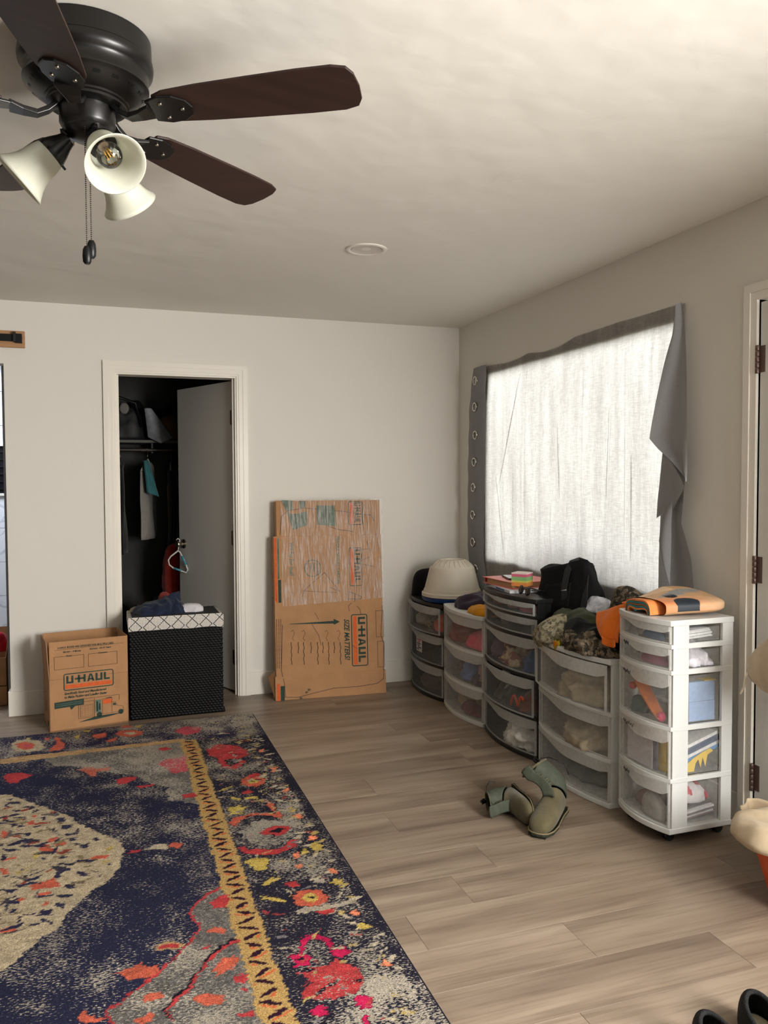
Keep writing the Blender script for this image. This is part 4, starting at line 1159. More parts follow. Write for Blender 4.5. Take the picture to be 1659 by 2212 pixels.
# header strip with grommet holes
GR = [(-0.345, 2.036), (-0.337, 1.865), (-0.344, 1.68), (-0.33, 1.503), (-0.316, 1.335), (-0.309, 1.153), (-0.309, 0.971), (-0.351, 0.796)]
hb = MB()
nu_, nv_ = 30, 190
le = lambda z: interp(z, [0.68, .873, 1.03, 1.5, 1.87, 2.12], [-0.262, -.214, -.204, -.212, -.233, -.291])
ri = lambda z: interp(z, [0.68, .893, 1.494, 2.07], [-0.500, -.452, -.468, -.482])


def strip_pt(u, v):
    z = 2.122 + (0.672 - 2.122) * v
    y = le(z) + (ri(z) - le(z)) * u
    return (-0.030 - 0.007 * math.sin(PI * u) * (1 + 0.5 * math.sin(z * 19)) - 0.002 * math.sin(z * 35 + u * 2), y, z)


vs = [strip_pt(i / nu_, j / nv_) for j in range(nv_ + 1) for i in range(nu_ + 1)]
fs = []
for j in range(nv_):
    for i in range(nu_):
        q = (j * (nu_ + 1) + i, j * (nu_ + 1) + i + 1, (j + 1) * (nu_ + 1) + i + 1, (j + 1) * (nu_ + 1) + i)
        c = [sum(vs[k][d] for k in q) / 4 for d in range(3)]
        if all((c[1] - g[0]) ** 2 + (c[2] - g[1]) ** 2 > 0.0225 ** 2 for g in GR):
            fs.append(q)
hb.add(vs, fs)
hb.build('header_strip', CUR2, cu, smooth=180)
for gy, gz in GR:
    MB().tube([(-0.041, gy + 0.0255 * math.cos(a), gz + 0.0255 * math.sin(a)) for a in [2 * PI * k / 24 for k in range(24)]], 0.0056, 8, True).build('grommet', CHROME, cu, smooth=180)


def poly_sheet(name, left, right, xfn, m, parent, n=40, w=24):
    """Cloth between a left and a right outline, both lists of (y, z) from top to bottom."""
    def at(L_, t):
        k = t * (len(L_) - 1)
        i = min(int(k), len(L_) - 2)
        f = k - i
        return (L_[i][0] + (L_[i + 1][0] - L_[i][0]) * f, L_[i][1] + (L_[i + 1][1] - L_[i][1]) * f)

    def fn(u, v):
        a, b = at(left, v), at(right, v)
        y, z = a[0] + (b[0] - a[0]) * u, a[1] + (b[1] - a[1]) * u
        return (xfn(u, v), y, z)
    return MB().grid(fn, w, n).build(name, m, parent, smooth=180)


# lower hanging edge, behind the flap
poly_sheet('edge_drop', [(-2.26, 1.60), (-2.245, 1.40), (-2.226, 1.22), (-2.219, 1.035), (-2.220, 0.72)],
           [(-2.398, 1.50), (-2.385, 1.34), (-2.373, 1.20), (-2.440, 1.054), (-2.490, 0.72)],
           lambda u, v: -0.036 - 0.012 * math.sin(u * 7 + 0.6) * v - 0.006 * u, CUR2, cu)
# pleat standing out of the drop
poly_sheet('pleat', [(-2.30, 1.265), (-2.272, 1.20), (-2.257, 1.12), (-2.285, 1.05), (-2.312, 0.98), (-2.330, 0.93)],
           [(-2.345, 1.30), (-2.338, 1.20), (-2.338, 1.10), (-2.336, 1.04), (-2.333, 0.98), (-2.333, 0.92)],
           lambda u, v: -0.070 - 0.022 * math.sin(PI * u) * math.sin(PI * v), CUR2, cu)
# folded-back flap: upper part and the triangle under the tip
poly_sheet('flap', [(-2.325, 2.120), (-2.320, 2.000), (-2.286, 1.890), (-2.240, 1.730), (-2.196, 1.566), (-2.255, 1.515), (-2.330, 1.462), (-2.412, 1.384)],
           [(-2.345, 2.134), (-2.374, 2.040), (-2.397, 1.922), (-2.413, 1.800), (-2.422, 1.690), (-2.427, 1.602), (-2.427, 1.470), (-2.418, 1.376)],
           lambda u, v: -0.046 - 0.026 * math.sin(PI * 0.78 * v) * (1 - 0.55 * u) - 0.010 * math.sin(u * 5 + v * 4), CUR2, cu)
poly_sheet('flap_turn', [(-2.262, 1.50), (-2.248, 1.40), (-2.232, 1.29), (-2.226, 1.215), (-2.262, 1.232)],
           [(-2.300, 1.492), (-2.400, 1.385), (-2.424, 1.352), (-2.384, 1.306), (-2.342, 1.258)],
           lambda u, v: -0.060 - 0.010 * math.sin(PI * v) * u - 0.004 * u, CUR2, cu)

# ------------------------------------------------------------------ ceiling fan
FX, FY = -2.375, -3.103
FB = mat('fan bronze', (23, 21, 20), 0.32, 0.3, 0.5, var=(6, 0.15))
BLADE = mat('walnut blade', (44, 27, 22), 0.5, 0, 0.4, var=(5, 0.25, (0.4, 7, 1)))
SHADE = bpy.data.materials.new('frosted shade')
_T, _N, _L = nt(SHADE)
_b = _N['Principled BSDF']
_b.inputs['Base Color'].default_value = (*lin((226, 226, 212)), 1)
_b.inputs['Roughness'].default_value = 0.35
_t = _N.new('ShaderNodeBsdfTranslucent')
_t.inputs['Color'].default_value = (*lin((236, 236, 224)), 1)
_n = noise_node(_N, _L, 9, 2)
_mr = _N.new('ShaderNodeMapRange')
_mr.inputs['To Min'].default_value = 0.38
_mr.inputs['To Max'].default_value = 0.5
_L.new(_n.outputs['Fac'], _mr.inputs['Value'])
_m = _N.new('ShaderNodeMixShader')
_L.new(_mr.outputs['Result'], _m.inputs[0])
_L.new(_b.outputs[0], _m.inputs[1])
_L.new(_t.outputs[0], _m.inputs[2])
_L.new(_m.outputs[0], _N['Material Output'].inputs['Surface'])

fan = thing('ceiling_fan', 'dark bronze five blade ceiling fan with three frosted glass lamp shades', 'ceiling fan', (FX, FY, H))
c0 = (FX, FY, 0)
MB().lathe([(0.118, 2.4399), (0.149, 2.437), (0.150, 2.400), (0.1505, 2.392)], 56, c0).build('canopy', FB, fan, smooth=40)
mh = MB()
mh.lathe([(0.146, 2.392), (0.1525, 2.390), (0.154, 2.380), (0.152, 2.368), (0.145, 2.362), (0.141, 2.356), (0.141, 2.334), (0.143, 2.331), (0.143, 2.326), (0.138, 2.323),
          (0.132, 2.318), (0.122, 2.306), (0.104, 2.294), (0.096, 2.291), (0.096, 2.286), (0.091, 2.284), (0.091, 2.278), (0.084, 2.276), (0.066, 2.274)], 56, c0)
mh.build('motor_housing', FB, fan, smooth=40)
for k in range(18):                                   # vent slots of the bowl
    a = 2 * PI * k / 18
    e, t = Vector((math.cos(a), math.sin(a), 0)), Vector((-math.sin(a), math.cos(a), 0))
    p = Vector((FX, FY, 0)) + e * 0.1285 + Vector((0, 0, 2.3125))
    sl = e * -0.016 + Vector((0, 0, -0.011))
    q = [p - t * .008, p + t * .008, p + t * .007 + sl, p - t * .007 + sl]
    MB().slab([tuple(v + e * 0.0015) for v in q], e * -0.002).build('vent_slot', BLACKM, fan)
sh = MB()
sh.lathe([(0.064, 2.280), (0.064, 2.238), (0.061, 2.232), (0.056, 2.226), (0.057, 2.222), (0.050, 2.212), (0.034, 2.202), (0.0, 2.199)], 40, c0)
sh.build('switch_housing', FB, fan, smooth=40)
BZ, NB = 2.262, 5


def blade_mesh():
    """Blade pointing along +X from its iron, built about the fan axis."""
    out = [(0.185, .040), (0.215, .052), (0.30, .060), (0.42, .066), (0.54, .071), (0.62, .071), (0.652, .062), (0.664, .040), (0.668, 0.0)]
    pts = [(x, y) for x, y in out] + [(x, -y) for x, y in out[::-1][1:]]
    b = MB()
    b.slab([(x, y, -0.003 - 0.20 * y) for x, y in pts], (0, 0, 0.006))
    return b


def iron_mesh():
    b = MB()
    path = [(0.060, 0, 0.022), (0.085, 0, -0.002), (0.110, 0, -0.016), (0.140, 0, -0.014), (0.170, 0, -0.008)]
    rg = []
    for (x, y, z), w, h in zip(path, (.014, .013, .014, .020, .030), (.008, .007, .006, .005, .004)):
        rg.append([(x, -w, z - h), (x, w, z - h), (x, w, z + h), (x, -w, z + h)])
    b.rings(rg)
    pl = [(0.165, .034), (0.20, .045), (0.235, .042), (0.262, .024), (0.270, 0)]
    pts = pl + [(x, -y) for x, y in pl[::-1][1:]]
    b.slab([(x, y, -0.0035 - 0.20 * y) for x, y in pts], (0, 0, -0.006))
    return b


bm_src = im_src = None
for k in range(NB):
    q = Matrix.Translation((FX, FY, BZ)) @ Matrix.Rotation(R(-31 + 72 * k), 4, 'Z')
    b = blade_mesh()
    b.M = None
    b.v = [tuple(q @ Vector(p)) for p in b.v]
    bo = b.build('blade', BLADE, fan, bevel=0.0015)
    b = iron_mesh()
    b.v = [tuple(q @ Vector(p)) for p in b.v]
    b.build('blade_iron', FB, fan, bevel=0.002)
    for sx, sy in ((0.20, .024), (0.20, -.024), (0.245, 0)):
        p = q @ Vector((sx, sy, -0.0105 - 0.2 * sy))
        MB().ball(p, 0.0055, 8, (1, 1, 0.5)).build('screw', NICKEL, bo, smooth=180)
BULB = glass_material('bulb glass')
FIL = mat('filament', (214, 160, 62), 0.4, 0.2, var=(30, 0.1))
for az in (-68, 52, 172):
    a = R(az)
    e = Vector((math.cos(a), math.sin(a), 0))
    dn_ = Vector((0, 0, -1))
    ax = (e * 0.74 + dn_ * 0.67).normalized()
    neck = Vector((FX, FY, 0)) + e * 0.078 + Vector((0, 0, 2.172))
    q = ax.to_track_quat('Z', 'Y').to_matrix()
    arm = MB()
    base = Vector((FX, FY, 2.215))
    arm.tube([base + e * 0.03, base + e * 0.055 + Vector((0, 0, 0.0)), neck - ax * 0.038], [.012, .012, .011], 10)
    arm.lathe([(0.0, -0.048), (0.017, -0.045), (0.022, -0.030), (0.030, -0.012), (0.036, 0.004), (0.036, 0.012), (0.030, 0.012)], 24, neck, q)
    fit = arm.build('lamp_holder', FB, fan, smooth=40)
    for j in range(3):
        t = q @ Vector((math.cos(2.1 * j), math.sin(2.1 * j), 0))
        MB().tube([neck + ax * 0.007 + t * 0.034, neck + ax * 0.007 + t * 0.046], 0.003, 8).build('thumb_screw', FB, fit, smooth=40)
    s = MB()
    pr = [(0.031, 0.004), (0.037, 0.014), (0.0405, 0.030), (0.0425, 0.048), (0.046, 0.066), (0.053, 0.084), (0.0625, 0.100), (0.0700, 0.109)]
    s.lathe(pr + [(r - 0.0028, z - 0.0005) for r, z in pr[::-1]], 44, neck, q, caps=False)
    s.build('lamp_shade', SHADE, fan, smooth=180)
    bl = MB()
    bl.lathe([(0.013, 0.020), (0.016, 0.030), (0.026, 0.046), (0.0295, 0.060), (0.027, 0.074), (0.018, 0.085), (0.0, 0.0895)], 24, neck, q, caps=False)
    bo = bl.build('bulb', BULB, fan, smooth=180)
    MB().lathe([(0.0, 0.0), (0.013, 0.0), (0.013, 0.022), (0.0, 0.022)], 16, neck, q).build('bulb_cap', NICKEL, bo, smooth=40)
    fi = MB()
    for j in range(4):
        t = q @ Vector((math.cos(PI / 2 * j), math.sin(PI / 2 * j), 0))
        fi.tube([neck + ax * 0.032 + t * 0.006, neck + ax * 0.066 + t * 0.010], 0.0012, 6)
    fi.tube([neck + ax * 0.02, neck + ax * 0.07], 0.0018, 6)
    fi.build('filament', FIL, bo, smooth=180)
for cx, cy, zt, ze in ((-0.006, -0.050, 2.232, 1.936), (0.004, -0.044, 2.232, 1.952)):
    ch = MB()
    z = zt
    while z > ze:
        ch.ball((FX + cx, FY + cy, z), 0.0019, 6)
        z -= 0.0048
    co = ch.build('pull_chain', mat('dark chain', (70, 62, 56), 0.4, 0.8, var=(9, .1)), fan, smooth=180)
    co['kind'] = 'stuff'
    MB().lathe([(0.0, 0.0), (0.006, 0.0), (0.0095, -0.008), (0.0105, -0.022), (0.0095, -0.036), (0.006, -0.041), (0.0, -0.041)], 14, (FX + cx, FY + cy, ze + 0.002)).build('pull_fob', BLACKM, fan, smooth=40)

# ------------------------------------------------------------------ printing on cartons
CARD = cardboard('kraft board', (176, 132, 92))
CARDIN = cardboard('kraft board inside', (150, 106, 72))
GREEN = mat('green ink', (38, 58, 48), 0.8, var=(60, 0.25))
ORANGE = mat('orange ink', (208, 92, 38), 0.8, var=(40, 0.12))
BROWNI = mat('brown ink', (70, 50, 38), 0.85, var=(60, 0.2))
MARK = mat('marker ink', (58, 26, 34), 0.6, var=(60, 0.2))
PALEG = mat('pale green ink', (92, 112, 98), 0.85, var=(25, 0.35))


class Face:
    """Flat print on a plane: origin o, unit directions u (right) and v (up), normal n; inks become thin meshes."""

    def __init__(s, o, u, v, parent):
        s.o, s.u, s.v = Vector(o), Vector(u).normalized(), Vector(v).normalized()
        s.n = s.u.cross(s.v)
        s.p = parent
        s.ink = {}
        s.off = None

    def mb(s, m):
        return s.ink.setdefault(m.name, (MB(), m))[0]

    def P(s, x, y, h=0.0008):
        return tuple(s.o + s.u * x + s.v * y + s.n * (h + (s.off(y) if s.off else 0)))

    def poly(s, m, pts, h=0.0008):
        s.mb(m).add([s.P(x, y, h) for x, y in pts], [tuple(range(len(pts)))])

    def rect(s, m, x0, y0, x1, y1, h=0.0008):
        s.poly(m, [(x0, y0), (x1, y0), (x1, y1), (x0, y1)], h)

    def frame(s, m, x0, y0, x1, y1, t, r=0.0):
        def rr(a0, b0, a1, b1, q):
            if q <= 0:
                return [(a0, b0), (a1, b0), (a1, b1), (a0, b1)]
            o = []
            for cx, cy, st in ((a0 + q, b0 + q, 180), (a1 - q, b0 + q, 270), (a1 - q, b1 - q, 0), (a0 + q, b1 - q, 90)):
                for k in range(5):
                    an = R(st + 22.5 * k)
                    o.append((cx + q * math.cos(an), cy + q * math.sin(an)))
            return o
        A, B = rr(x0, y0, x1, y1, r), rr(x0 + t, y0 + t, x1 - t, y1 - t, max(0, r - t))
        n = len(A)
        s.mb(m).add([s.P(*p) for p in A + B], [(i, (i + 1) % n, n + (i + 1) % n, n + i) for i in range(n)])

    def line(s, m, pts, t):
        for (xa, ya), (xb, yb) in zip(pts, pts[1:]):
            d = Vector((xb - xa, yb - ya))
            if d.length < 1e-6:
                continue
            q = Vector((-d.y, d.x)).normalized() * t / 2
            e = d.normalized() * t * 0.4
            s.poly(m, [(xa - q.x - e.x, ya - q.y - e.y), (xb - q.x + e.x, yb - q.y + e.y), (xb + q.x + e.x, yb + q.y + e.y), (xa + q.x - e.x, ya + q.y - e.y)])

    def text(s, m, txt, x, y, size, bold=0.0, shear=0.0, sx=1.0, rot=0.0):
        cu_ = bpy.data.curves.new('lettering', 'FONT')
        cu_.body = txt
        cu_.size = size
        cu_.shear = shear
        cu_.offset = bold
        cu_.resolution_u = 2
        ob = bpy.data.objects.new('lettering', cu_)
        COL.objects.link(ob)
        dg = bpy.context.evaluated_depsgraph_get()
        me = ob.evaluated_get(dg).to_mesh()
        c, sn = math.cos(rot), math.sin(rot)
        vs = [s.P(x + (v.co.x * sx) * c - v.co.y * sn, y + (v.co.x * sx) * sn + v.co.y * c) for v in me.vertices]
        fs = [tuple(p.vertices) for p in me.polygons]
        s.mb(m).add(vs, fs)
        bpy.data.objects.remove(ob)
        bpy.data.curves.remove(cu_)

    def logo(s, x, y, w, h, rot=0.0):
        """Rounded frame, block letters U, cross-joined H, A, U, L, and the bar under them."""
        c, sn = math.cos(rot), math.sin(rot)
        f2 = Face(s.o + s.u * x + s.v * y, s.u * c + s.v * sn, s.v * c - s.u * sn, s.p)
        f2.ink = s.ink
        if s.off:
            f2.off = lambda yy, b=(y if not rot else y - w / 2): s.off(b)
        f2.frame(GREEN, 0, 0, w, h, h * 0.055, h * 0.13)
        f2.rect(ORANGE, w * .035, h * .12, w * .965, h * .34)
        b0, ht = h * .42, h * .44
        lw = w * 0.89 / 6.35
        st = lw * 0.30
        X = w * .055
        gap = lw * 0.20

        def U(x0):
            f2.rect(GREEN, x0, b0, x0 + st, b0 + ht)
            f2.rect(GREEN, x0 + lw - st, b0, x0 + lw, b0 + ht)
            f2.rect(GREEN, x0 + st, b0, x0 + lw - st, b0 + st * .85)
        U(X)
        x1 = X + lw + gap
        f2.rect(GREEN, x1, b0 + ht * .40, x1 + lw * 1.35, b0 + ht * .62)
        f2.rect(GREEN, x1 + lw * .42, b0, x1 + lw * .42 + st, b0 + ht)
        f2.rect(GREEN, x1 + lw * 1.28 - st * .2, b0, x1 + lw * 1.28 + st * .8, b0 + ht)
        x2 = x1 + lw * 1.52 + gap
        a = lw * 1.05
        f2.poly(GREEN, [(x2, b0), (x2 + st, b0), (x2 + a / 2 + st * .1, b0 + ht), (x2 + a / 2 - st * .55, b0 + ht)])
        f2.poly(GREEN, [(x2 + a - st, b0), (x2 + a, b0), (x2 + a / 2 + st * .55, b0 + ht), (x2 + a / 2 - st * .1, b0 + ht)])
        f2.rect(GREEN, x2 + st * .7, b0 + ht * .2, x2 + a - st * .7, b0 + ht * .40)
        x3 = x2 + a + gap * .8
        U(x3)
        x4 = x3 + lw + gap
        f2.rect(GREEN, x4, b0, x4 + st, b0 + ht)
        f2.rect(GREEN, x4 + st, b0, x4 + lw * .85, b0 + st * .85)

    def done(s, names):
        for k, (b, m) in s.ink.items():
            b.build(names.get(k, 'print'), m, s.p)['kind'] = 'stuff'


# ------------------------------------------------------------------ open moving carton
FLo, FRo = Vector((-2.660, -0.415, 0)), Vector((-2.242, -0.345, 0))
u = (FRo - FLo).normalized()
bk = Vector((-u.y, u.x, 0))          # towards the wall
Wd, Dp, Hb = (FRo - FLo).length, 0.285, 0.29
ca = thing('moving_carton', 'open printed kraft moving carton with upright flaps at the rug edge', 'box', FLo)
t_ = 0.004
b = MB()
Zv = Vector((0, 0, 1))


def wallslab(p, d, z0, z1, n, th=t_):
    b.slab([tuple(p + Zv * z0), tuple(p + d + Zv * z0), tuple(p + d + Zv * z1), tuple(p + Zv * z1)], n * th)


A_, B_, C_, D_ = FLo, FRo, FRo + bk * Dp, FLo + bk * Dp
wallslab(A_, B_ - A_, 0, Hb, bk)
wallslab(D_, C_ - D_, 0, Hb, -bk)
wallslab(A_, D_ - A_, 0, Hb, u)
wallslab(B_, C_ - B_, 0, Hb, -u)
b.slab([tuple(A_ + Zv * .002), tuple(B_ + Zv * .002), tuple(C_ + Zv * .002), tuple(D_ + Zv * .002)], (0, 0, .004))
b.build('body', CARD, ca)
HT = 0.503
for nm, p, d, lean, n in (('flap', A_, B_ - A_, -bk * 0.004, bk), ('flap', D_, C_ - D_, bk * 0.020, -bk), ('flap', A_, D_ - A_, -u * 0.012, u), ('flap', B_, C_ - B_, u * 0.0, -u)):
    b = MB()
    g = d.normalized() * 0.004
    top = HT - 0.002 if nm else HT
    b.slab([tuple(p + g + Zv * (Hb + .001)), tuple(p + d - g + Zv * (Hb + .001)), tuple(p + d - g + lean + Zv * top), tuple(p + g + lean + Zv * top)], n * t_)
    b.build('flap', CARD, ca)
f = Face(FLo - bk * 0.0006, u, Zv, ca)
f.off = lambda y: 0.004 * max(0, y - Hb) / 0.21 + 0.0004
f.rect(CARD, 0, 0, 0.001, 0.001)
f.ink.clear()
f.text(GREEN, 'U-HAUL BOXES ARE DESIGNED FOR MULTIPLE USES!', 0.045, 0.462, 0.0145, 0.0004, 0.2, 0.88)
f.line(BROWNI, [(0.03, 0.455), (0.40, 0.462)], 0.0015)
f.text(GREEN, 'Moving - 4 Moves', 0.075, 0.437, 0.013, 0.0004, 0.2)
f.text(GREEN, 'Storage - 10-15 Years', 0.215, 0.441, 0.013, 0.0004, 0.2)
for (xa, ya, xb, yb) in ((0.028, 0.345, 0.185, 0.418), (0.207, 0.345, 0.365, 0.418)):
    f.frame(BROWNI, xa, ya, xb, yb, 0.0018)
f.text(GREEN, 'From:', 0.092, 0.414, 0.012, 0.0003)
f.text(GREEN, 'Contents:', 0.262, 0.414, 0.012, 0.0003)
f.logo(0.075, 0.222, 0.268, 0.096)
f.text(GREEN, 'Specifically Sized and Manufactured', 0.078, 0.201, 0.0178, 0.0006, 0.25, 0.88)
f.text(GREEN, 'to Make Packing and Loading Easier', 0.078, 0.180, 0.0178, 0.0006, 0.25, 0.88)
# speech panel and the moving truck
f.poly(GREEN, [(0.026, 0.128), (0.180, 0.133), (0.180, 0.168), (0.026, 0.163)])
f.poly(GREEN, [(0.105, 0.132), (0.135, 0.132), (0.112, 0.112)])
for yy in (0.151, 0.141):
    f.line(PALEG, [(0.034, yy), (0.170, yy + 0.004)], 0.0022)
f.ink['pale green ink'][0].v = [tuple(Vector(p) - bk * 0.0006) for p in f.ink['pale green ink'][0].v]
f.frame(BROWNI, 0.150, 0.056, 0.236, 0.150, 0.0018)
f.frame(BROWNI, 0.160, 0.064, 0.228, 0.130, 0.0014)
for i in range(5):
    for j in range(4):
        f.line(BROWNI, [(0.165 + 0.016 * j, 0.074 + 0.012 * i), (0.173 + 0.016 * j, 0.074 + 0.012 * i)], 0.0012)
f.line(BROWNI, [(0.180, 0.166), (0.372, 0.166), (0.372, 0.136)], 0.0018)
f.line(BROWNI, [(0.236, 0.056), (0.236, 0.160)], 0.0018)
f.rect(PALEG, 0.242, 0.078, 0.272, 0.150)
f.rect(GREEN, 0.247, 0.084, 0.256, 0.142)
f.rect(GREEN, 0.260, 0.090, 0.268, 0.130)
f.text(BROWNI, 'U-HAUL', 0.300, 0.152, 0.009, 0.0004)
f.rect(ORANGE, 0.284, 0.122, 0.330, 0.148)
f.frame(BROWNI, 0.278, 0.066, 0.332, 0.152, 0.0014)
f.line(BROWNI, [(0.332, 0.128), (0.350, 0.126), (0.362, 0.104), (0.392, 0.096), (0.396, 0.070), (0.332, 0.066)], 0.0016)
f.poly(GREEN, [(0.337, 0.108), (0.356, 0.107), (0.350, 0.120), (0.337, 0.121)])
for cx in (0.262, 0.380):
    f.poly(GREEN, [(cx + 0.0145 * math.cos(R(20 * k)), 0.066 + 0.0145 * math.sin(R(20 * k))) for k in range(18)])
f.poly(GREEN, [(0.150, 0.036), (0.245, 0.058), (0.396, 0.060), (0.320, 0.048), (0.240, 0.040)])
ff = {'green ink': 'green_print', 'orange ink': 'orange_print', 'brown ink': 'line_print', 'pale green ink': 'pale_print'}
f.done(ff)
f = Face(D_ - u * 0.0006, -bk, Zv, ca)
f.text(GREEN, 'SMALL BOX', 0.06, 0.33, 0.03, 0.0005, 0.2, 0.8)
f.frame(BROWNI, 0.06, 0.20, 0.22, 0.31, 0.002)
for k in range(6):
    f.line(BROWNI, [(0.07, 0.08 + 0.016 * k), (0.07 + 0.05 + 0.02 * (k * 7 % 5), 0.08 + 0.016 * k)], 0.004)
f.rect(GREEN, 0.19, 0.02, 0.25, 0.05)
f.ink['green ink'][0].v and f.done(ff)

# ------------------------------------------------------------------ flat carton wrapped in film
BL, BR_ = Vector((-1.362, -0.208, 0)), Vector((-0.640, -0.262, 0))
tu = (BR_ - BL).normalized()
wall_gap = 0.115
tb = Vector((-tu.y, tu.x, 0))
lean_ = math.atan2(0.100, 1.26)
tv = (Zv * math.cos(lean_) + tb * math.sin(lean_)).normalized()
tn = tu.cross(tv)                    # towards the room
tc_ = thing('flat_carton', 'tall flat kraft carton wrapped in clear film leaning on the wall', 'box', BL)
FWd = (BR_ - BL).length


def tbox(bb, x0, x1, y0, y1, d0, d1, r=0):
    """Box in carton coordinates: x along the front, y up the lean, d depth behind the front face."""
    P = lambda x, y, d: tuple(BL + tu * x + tv * y - tn * d)
    bb.add([P(x0, y0, d0), P(x1, y0, d0), P(x1, y0, d1), P(x0, y0, d1), P(x0, y1, d0), P(x1, y1, d0), P(x1, y1, d1), P(x0, y1, d1)],
           [(0, 3, 2, 1), (4, 5, 6, 7), (0, 1, 5, 4), (1, 2, 6, 5), (2, 3, 7, 6), (3, 0, 4, 7)])
    return bb


TH = 0.105
tbox(MB(), 0.030, FWd - 0.012, 0.93, 1.262, 0.007, TH - 0.007).build('inner_carton', CARD, tc_, bevel=0.004)
tbox(MB(), 0.010, FWd - 0.008, 0.125, 1.035, 0.003, TH - 0.003).build('sleeve', CARD, tc_, bevel=0.004)
tbox(MB(), 0.004, FWd + 0.002, 0.0, 0.150, 0.0, TH).build('end_cap', CARD, tc_, bevel=0.003)
# bulging gusset at the lower left corner
g_ = MB()
P3 = lambda x, y, d: tuple(BL + tu * x + tv * y - tn * d)
g_.add([P3(0.004, 0.004, 0.01), P3(-0.034, 0.140, 0.07), P3(0.008, 0.190, 0.012), P3(0.006, 0.02, 0.095), P3(0.008, 0.165, 0.10)],
       [(0, 2, 1), (0, 1, 3), (1, 2, 4), (1, 4, 3), (0, 3, 4, 2)])
g_.build('gusset', CARD, tc_)
f = Face(BL - tn * 0.0025, tu, tv, tc_)
f.off = lambda y: 0.0028 if y < 0.152 else (-0.0036 if y > 1.037 else 0)
IL = lambda px, py: ((px - 592 + (1513 - py) * 0.008) / 331.0 , (1510 - py - (px - 592) * 0.055) / 336.0)
k1 = lambda x, y: IL(560 + x / 5.72, 1060 + y / 5.72)
k2 = lambda x, y: IL(560 + x / 5.72, 1280 + y / 5.72)
f.poly(PALEG, [k1(290, 135), k1(425, 135), k1(430, 245), k1(345, 265), k1(310, 190)])
f.poly(PALEG, [k1(505, 135), k1(580, 135), k1(575, 210), k1(505, 225)])
f.poly(PALEG, [k1(355, 265), k1(400, 300), k1(470, 295), k1(595, 260), k1(600, 430), k1(430, 495), k1(395, 420)])
f.poly(PALEG, [k1(715, 180), k1(945, 175), k1(950, 430), k1(720, 420)])
# round emblem
ec = k1(660, 960)
f.line(PALEG, [(ec[0] + 0.053 * math.cos(R(12 * k)), ec[1] + 0.053 * math.sin(R(12 * k))) for k in range(31)], 0.006)
for k in range(4):
    f.text(GREEN, ('WARNING', 'SAFETY', 'HANDLE', 'CARE')[k], ec[0] + 0.022 - 0.021 * k, ec[1] + 0.034, 0.017, 0.0005, 0, 1.0, -PI / 2)
f.text(PALEG, 'Will Pay For Itself', *k1(375, 650), 0.040, 0.0008, 0.15, 0.72, -PI / 2)
f.text(PALEG, 'FRAGILE PICTURE CARTON', *k1(955, 560), 0.026, 0.0008, 0, 0.95, -PI / 2)
f.rect(ORANGE, *k1(198, 1370), *k1(222, 605))
f.rect(ORANGE, *k2(215, 130), *k2(228, -10))
f.rect(PALEG, *k1(236, 1100), *k1(250, 605))
f.rect(GREEN, *k2(240, 130), *k2(272, -150))
f.rect(ORANGE, *k2(212, 1330), *k2(246, 1110))
f.rect(GREEN, *k2(254, 1330), *k2(300, 1135))
x_, y_ = k1(1100, 130)
f.logo(x_ + 0.004, y_ + 0.008, 0.155, 0.098, -PI / 2)
x_, y_ = k1(1110, 700)
f.logo(x_, y_ + 0.004, 0.250, 0.086, -PI / 2)
x_, y_ = k2(1125, 265)
f.logo(x_, y_, 0.335, 0.108, -PI / 2)
f.text(GREEN, 'SIZE MATTERS!', *k2(1040, 320), 0.047, 0.0012, 0.3, 0.84, -PI / 2)
f.poly(GREEN, [k2(370, 385), k2(910, 345), k2(910, 320), k2(985, 355), k2(915, 392), k2(905, 378), k2(380, 390)])
for j, x in enumerate((395, 480, 545, 635, 715, 780, 850, 920, 995)):
    for i in range(6 if j % 2 == 0 else 3):
        n = 3 + (j * 5 + i * 3) % 6
        a, c = k2(x - 10 + 6 * (i % 2), 610 + 46 * i), k2(x - 10 + 6 * (i % 2), 610 + 46 * i + 38)
        f.line(BROWNI, [a, c], 0.0045)
for x in (215, 240, 265):
    for i in range(12):
        a, c = k2(x, 330 + 50 * i), k2(x, 330 + 50 * i + 42)
        f.line(BROWNI, [a, c], 0.0032)
for x in (410, 540, 820, 970):
    f.line(BROWNI, [k2(x - 25, 480), k2(x, 460), k2(x + 18, 500), k2(x - 10, 560), k2(x + 10, 590)], 0.002)
for (a, c) in ((k2(1440, 545), k2(1535, 210)), (k2(1455, 920), k2(1540, 590))):
    f.frame(BROWNI, a[0], a[1], c[0], c[1], 0.0022)
for x in (530, 600, 630):
    f.text(GREEN, 'MV', *k2(x - 50, 1300 - (x - 530)), 0.02, 0.0005, 0, 0.7)
# marker drawing of a television outline and letters
f.line(MARK, [k1(268, 560), k1(285, 340), k1(360, 265), k1(560, 220), k1(1020, 240), k1(1280, 270), k1(1400, 275), k1(1440, 350)], 0.003)
f.line(MARK, [k2(285, 400), k2(265, 950), k2(300, 1110), k2(310, 1270), k2(460, 1275), k2(640, 1230), k2(900, 1170), k2(1200, 1155), k2(1440, 1120), k2(1525, 1060), k2(1535, 620), k2(1500, 520), k2(1525, 150)], 0.0032)
f.line(MARK, [k1(860, 435), k1(980, 470), k1(1165, 488)], 0.0036)
f.line(MARK, [k1(530, 1310), k1(550, 1240), k1(640, 1150), k1(805, 1010), k1(990, 1240), k1(865, 1190)], 0.0032)
f.line(MARK, [k1(540, 1240), k1(960, 1255)], 0.0025)
f.line(MARK, [k1(1340, 610), k1(1395, 775)], 0.003)
f.line(MARK, [k1(1130, 720), k1(1365, 700)], 0.0026)
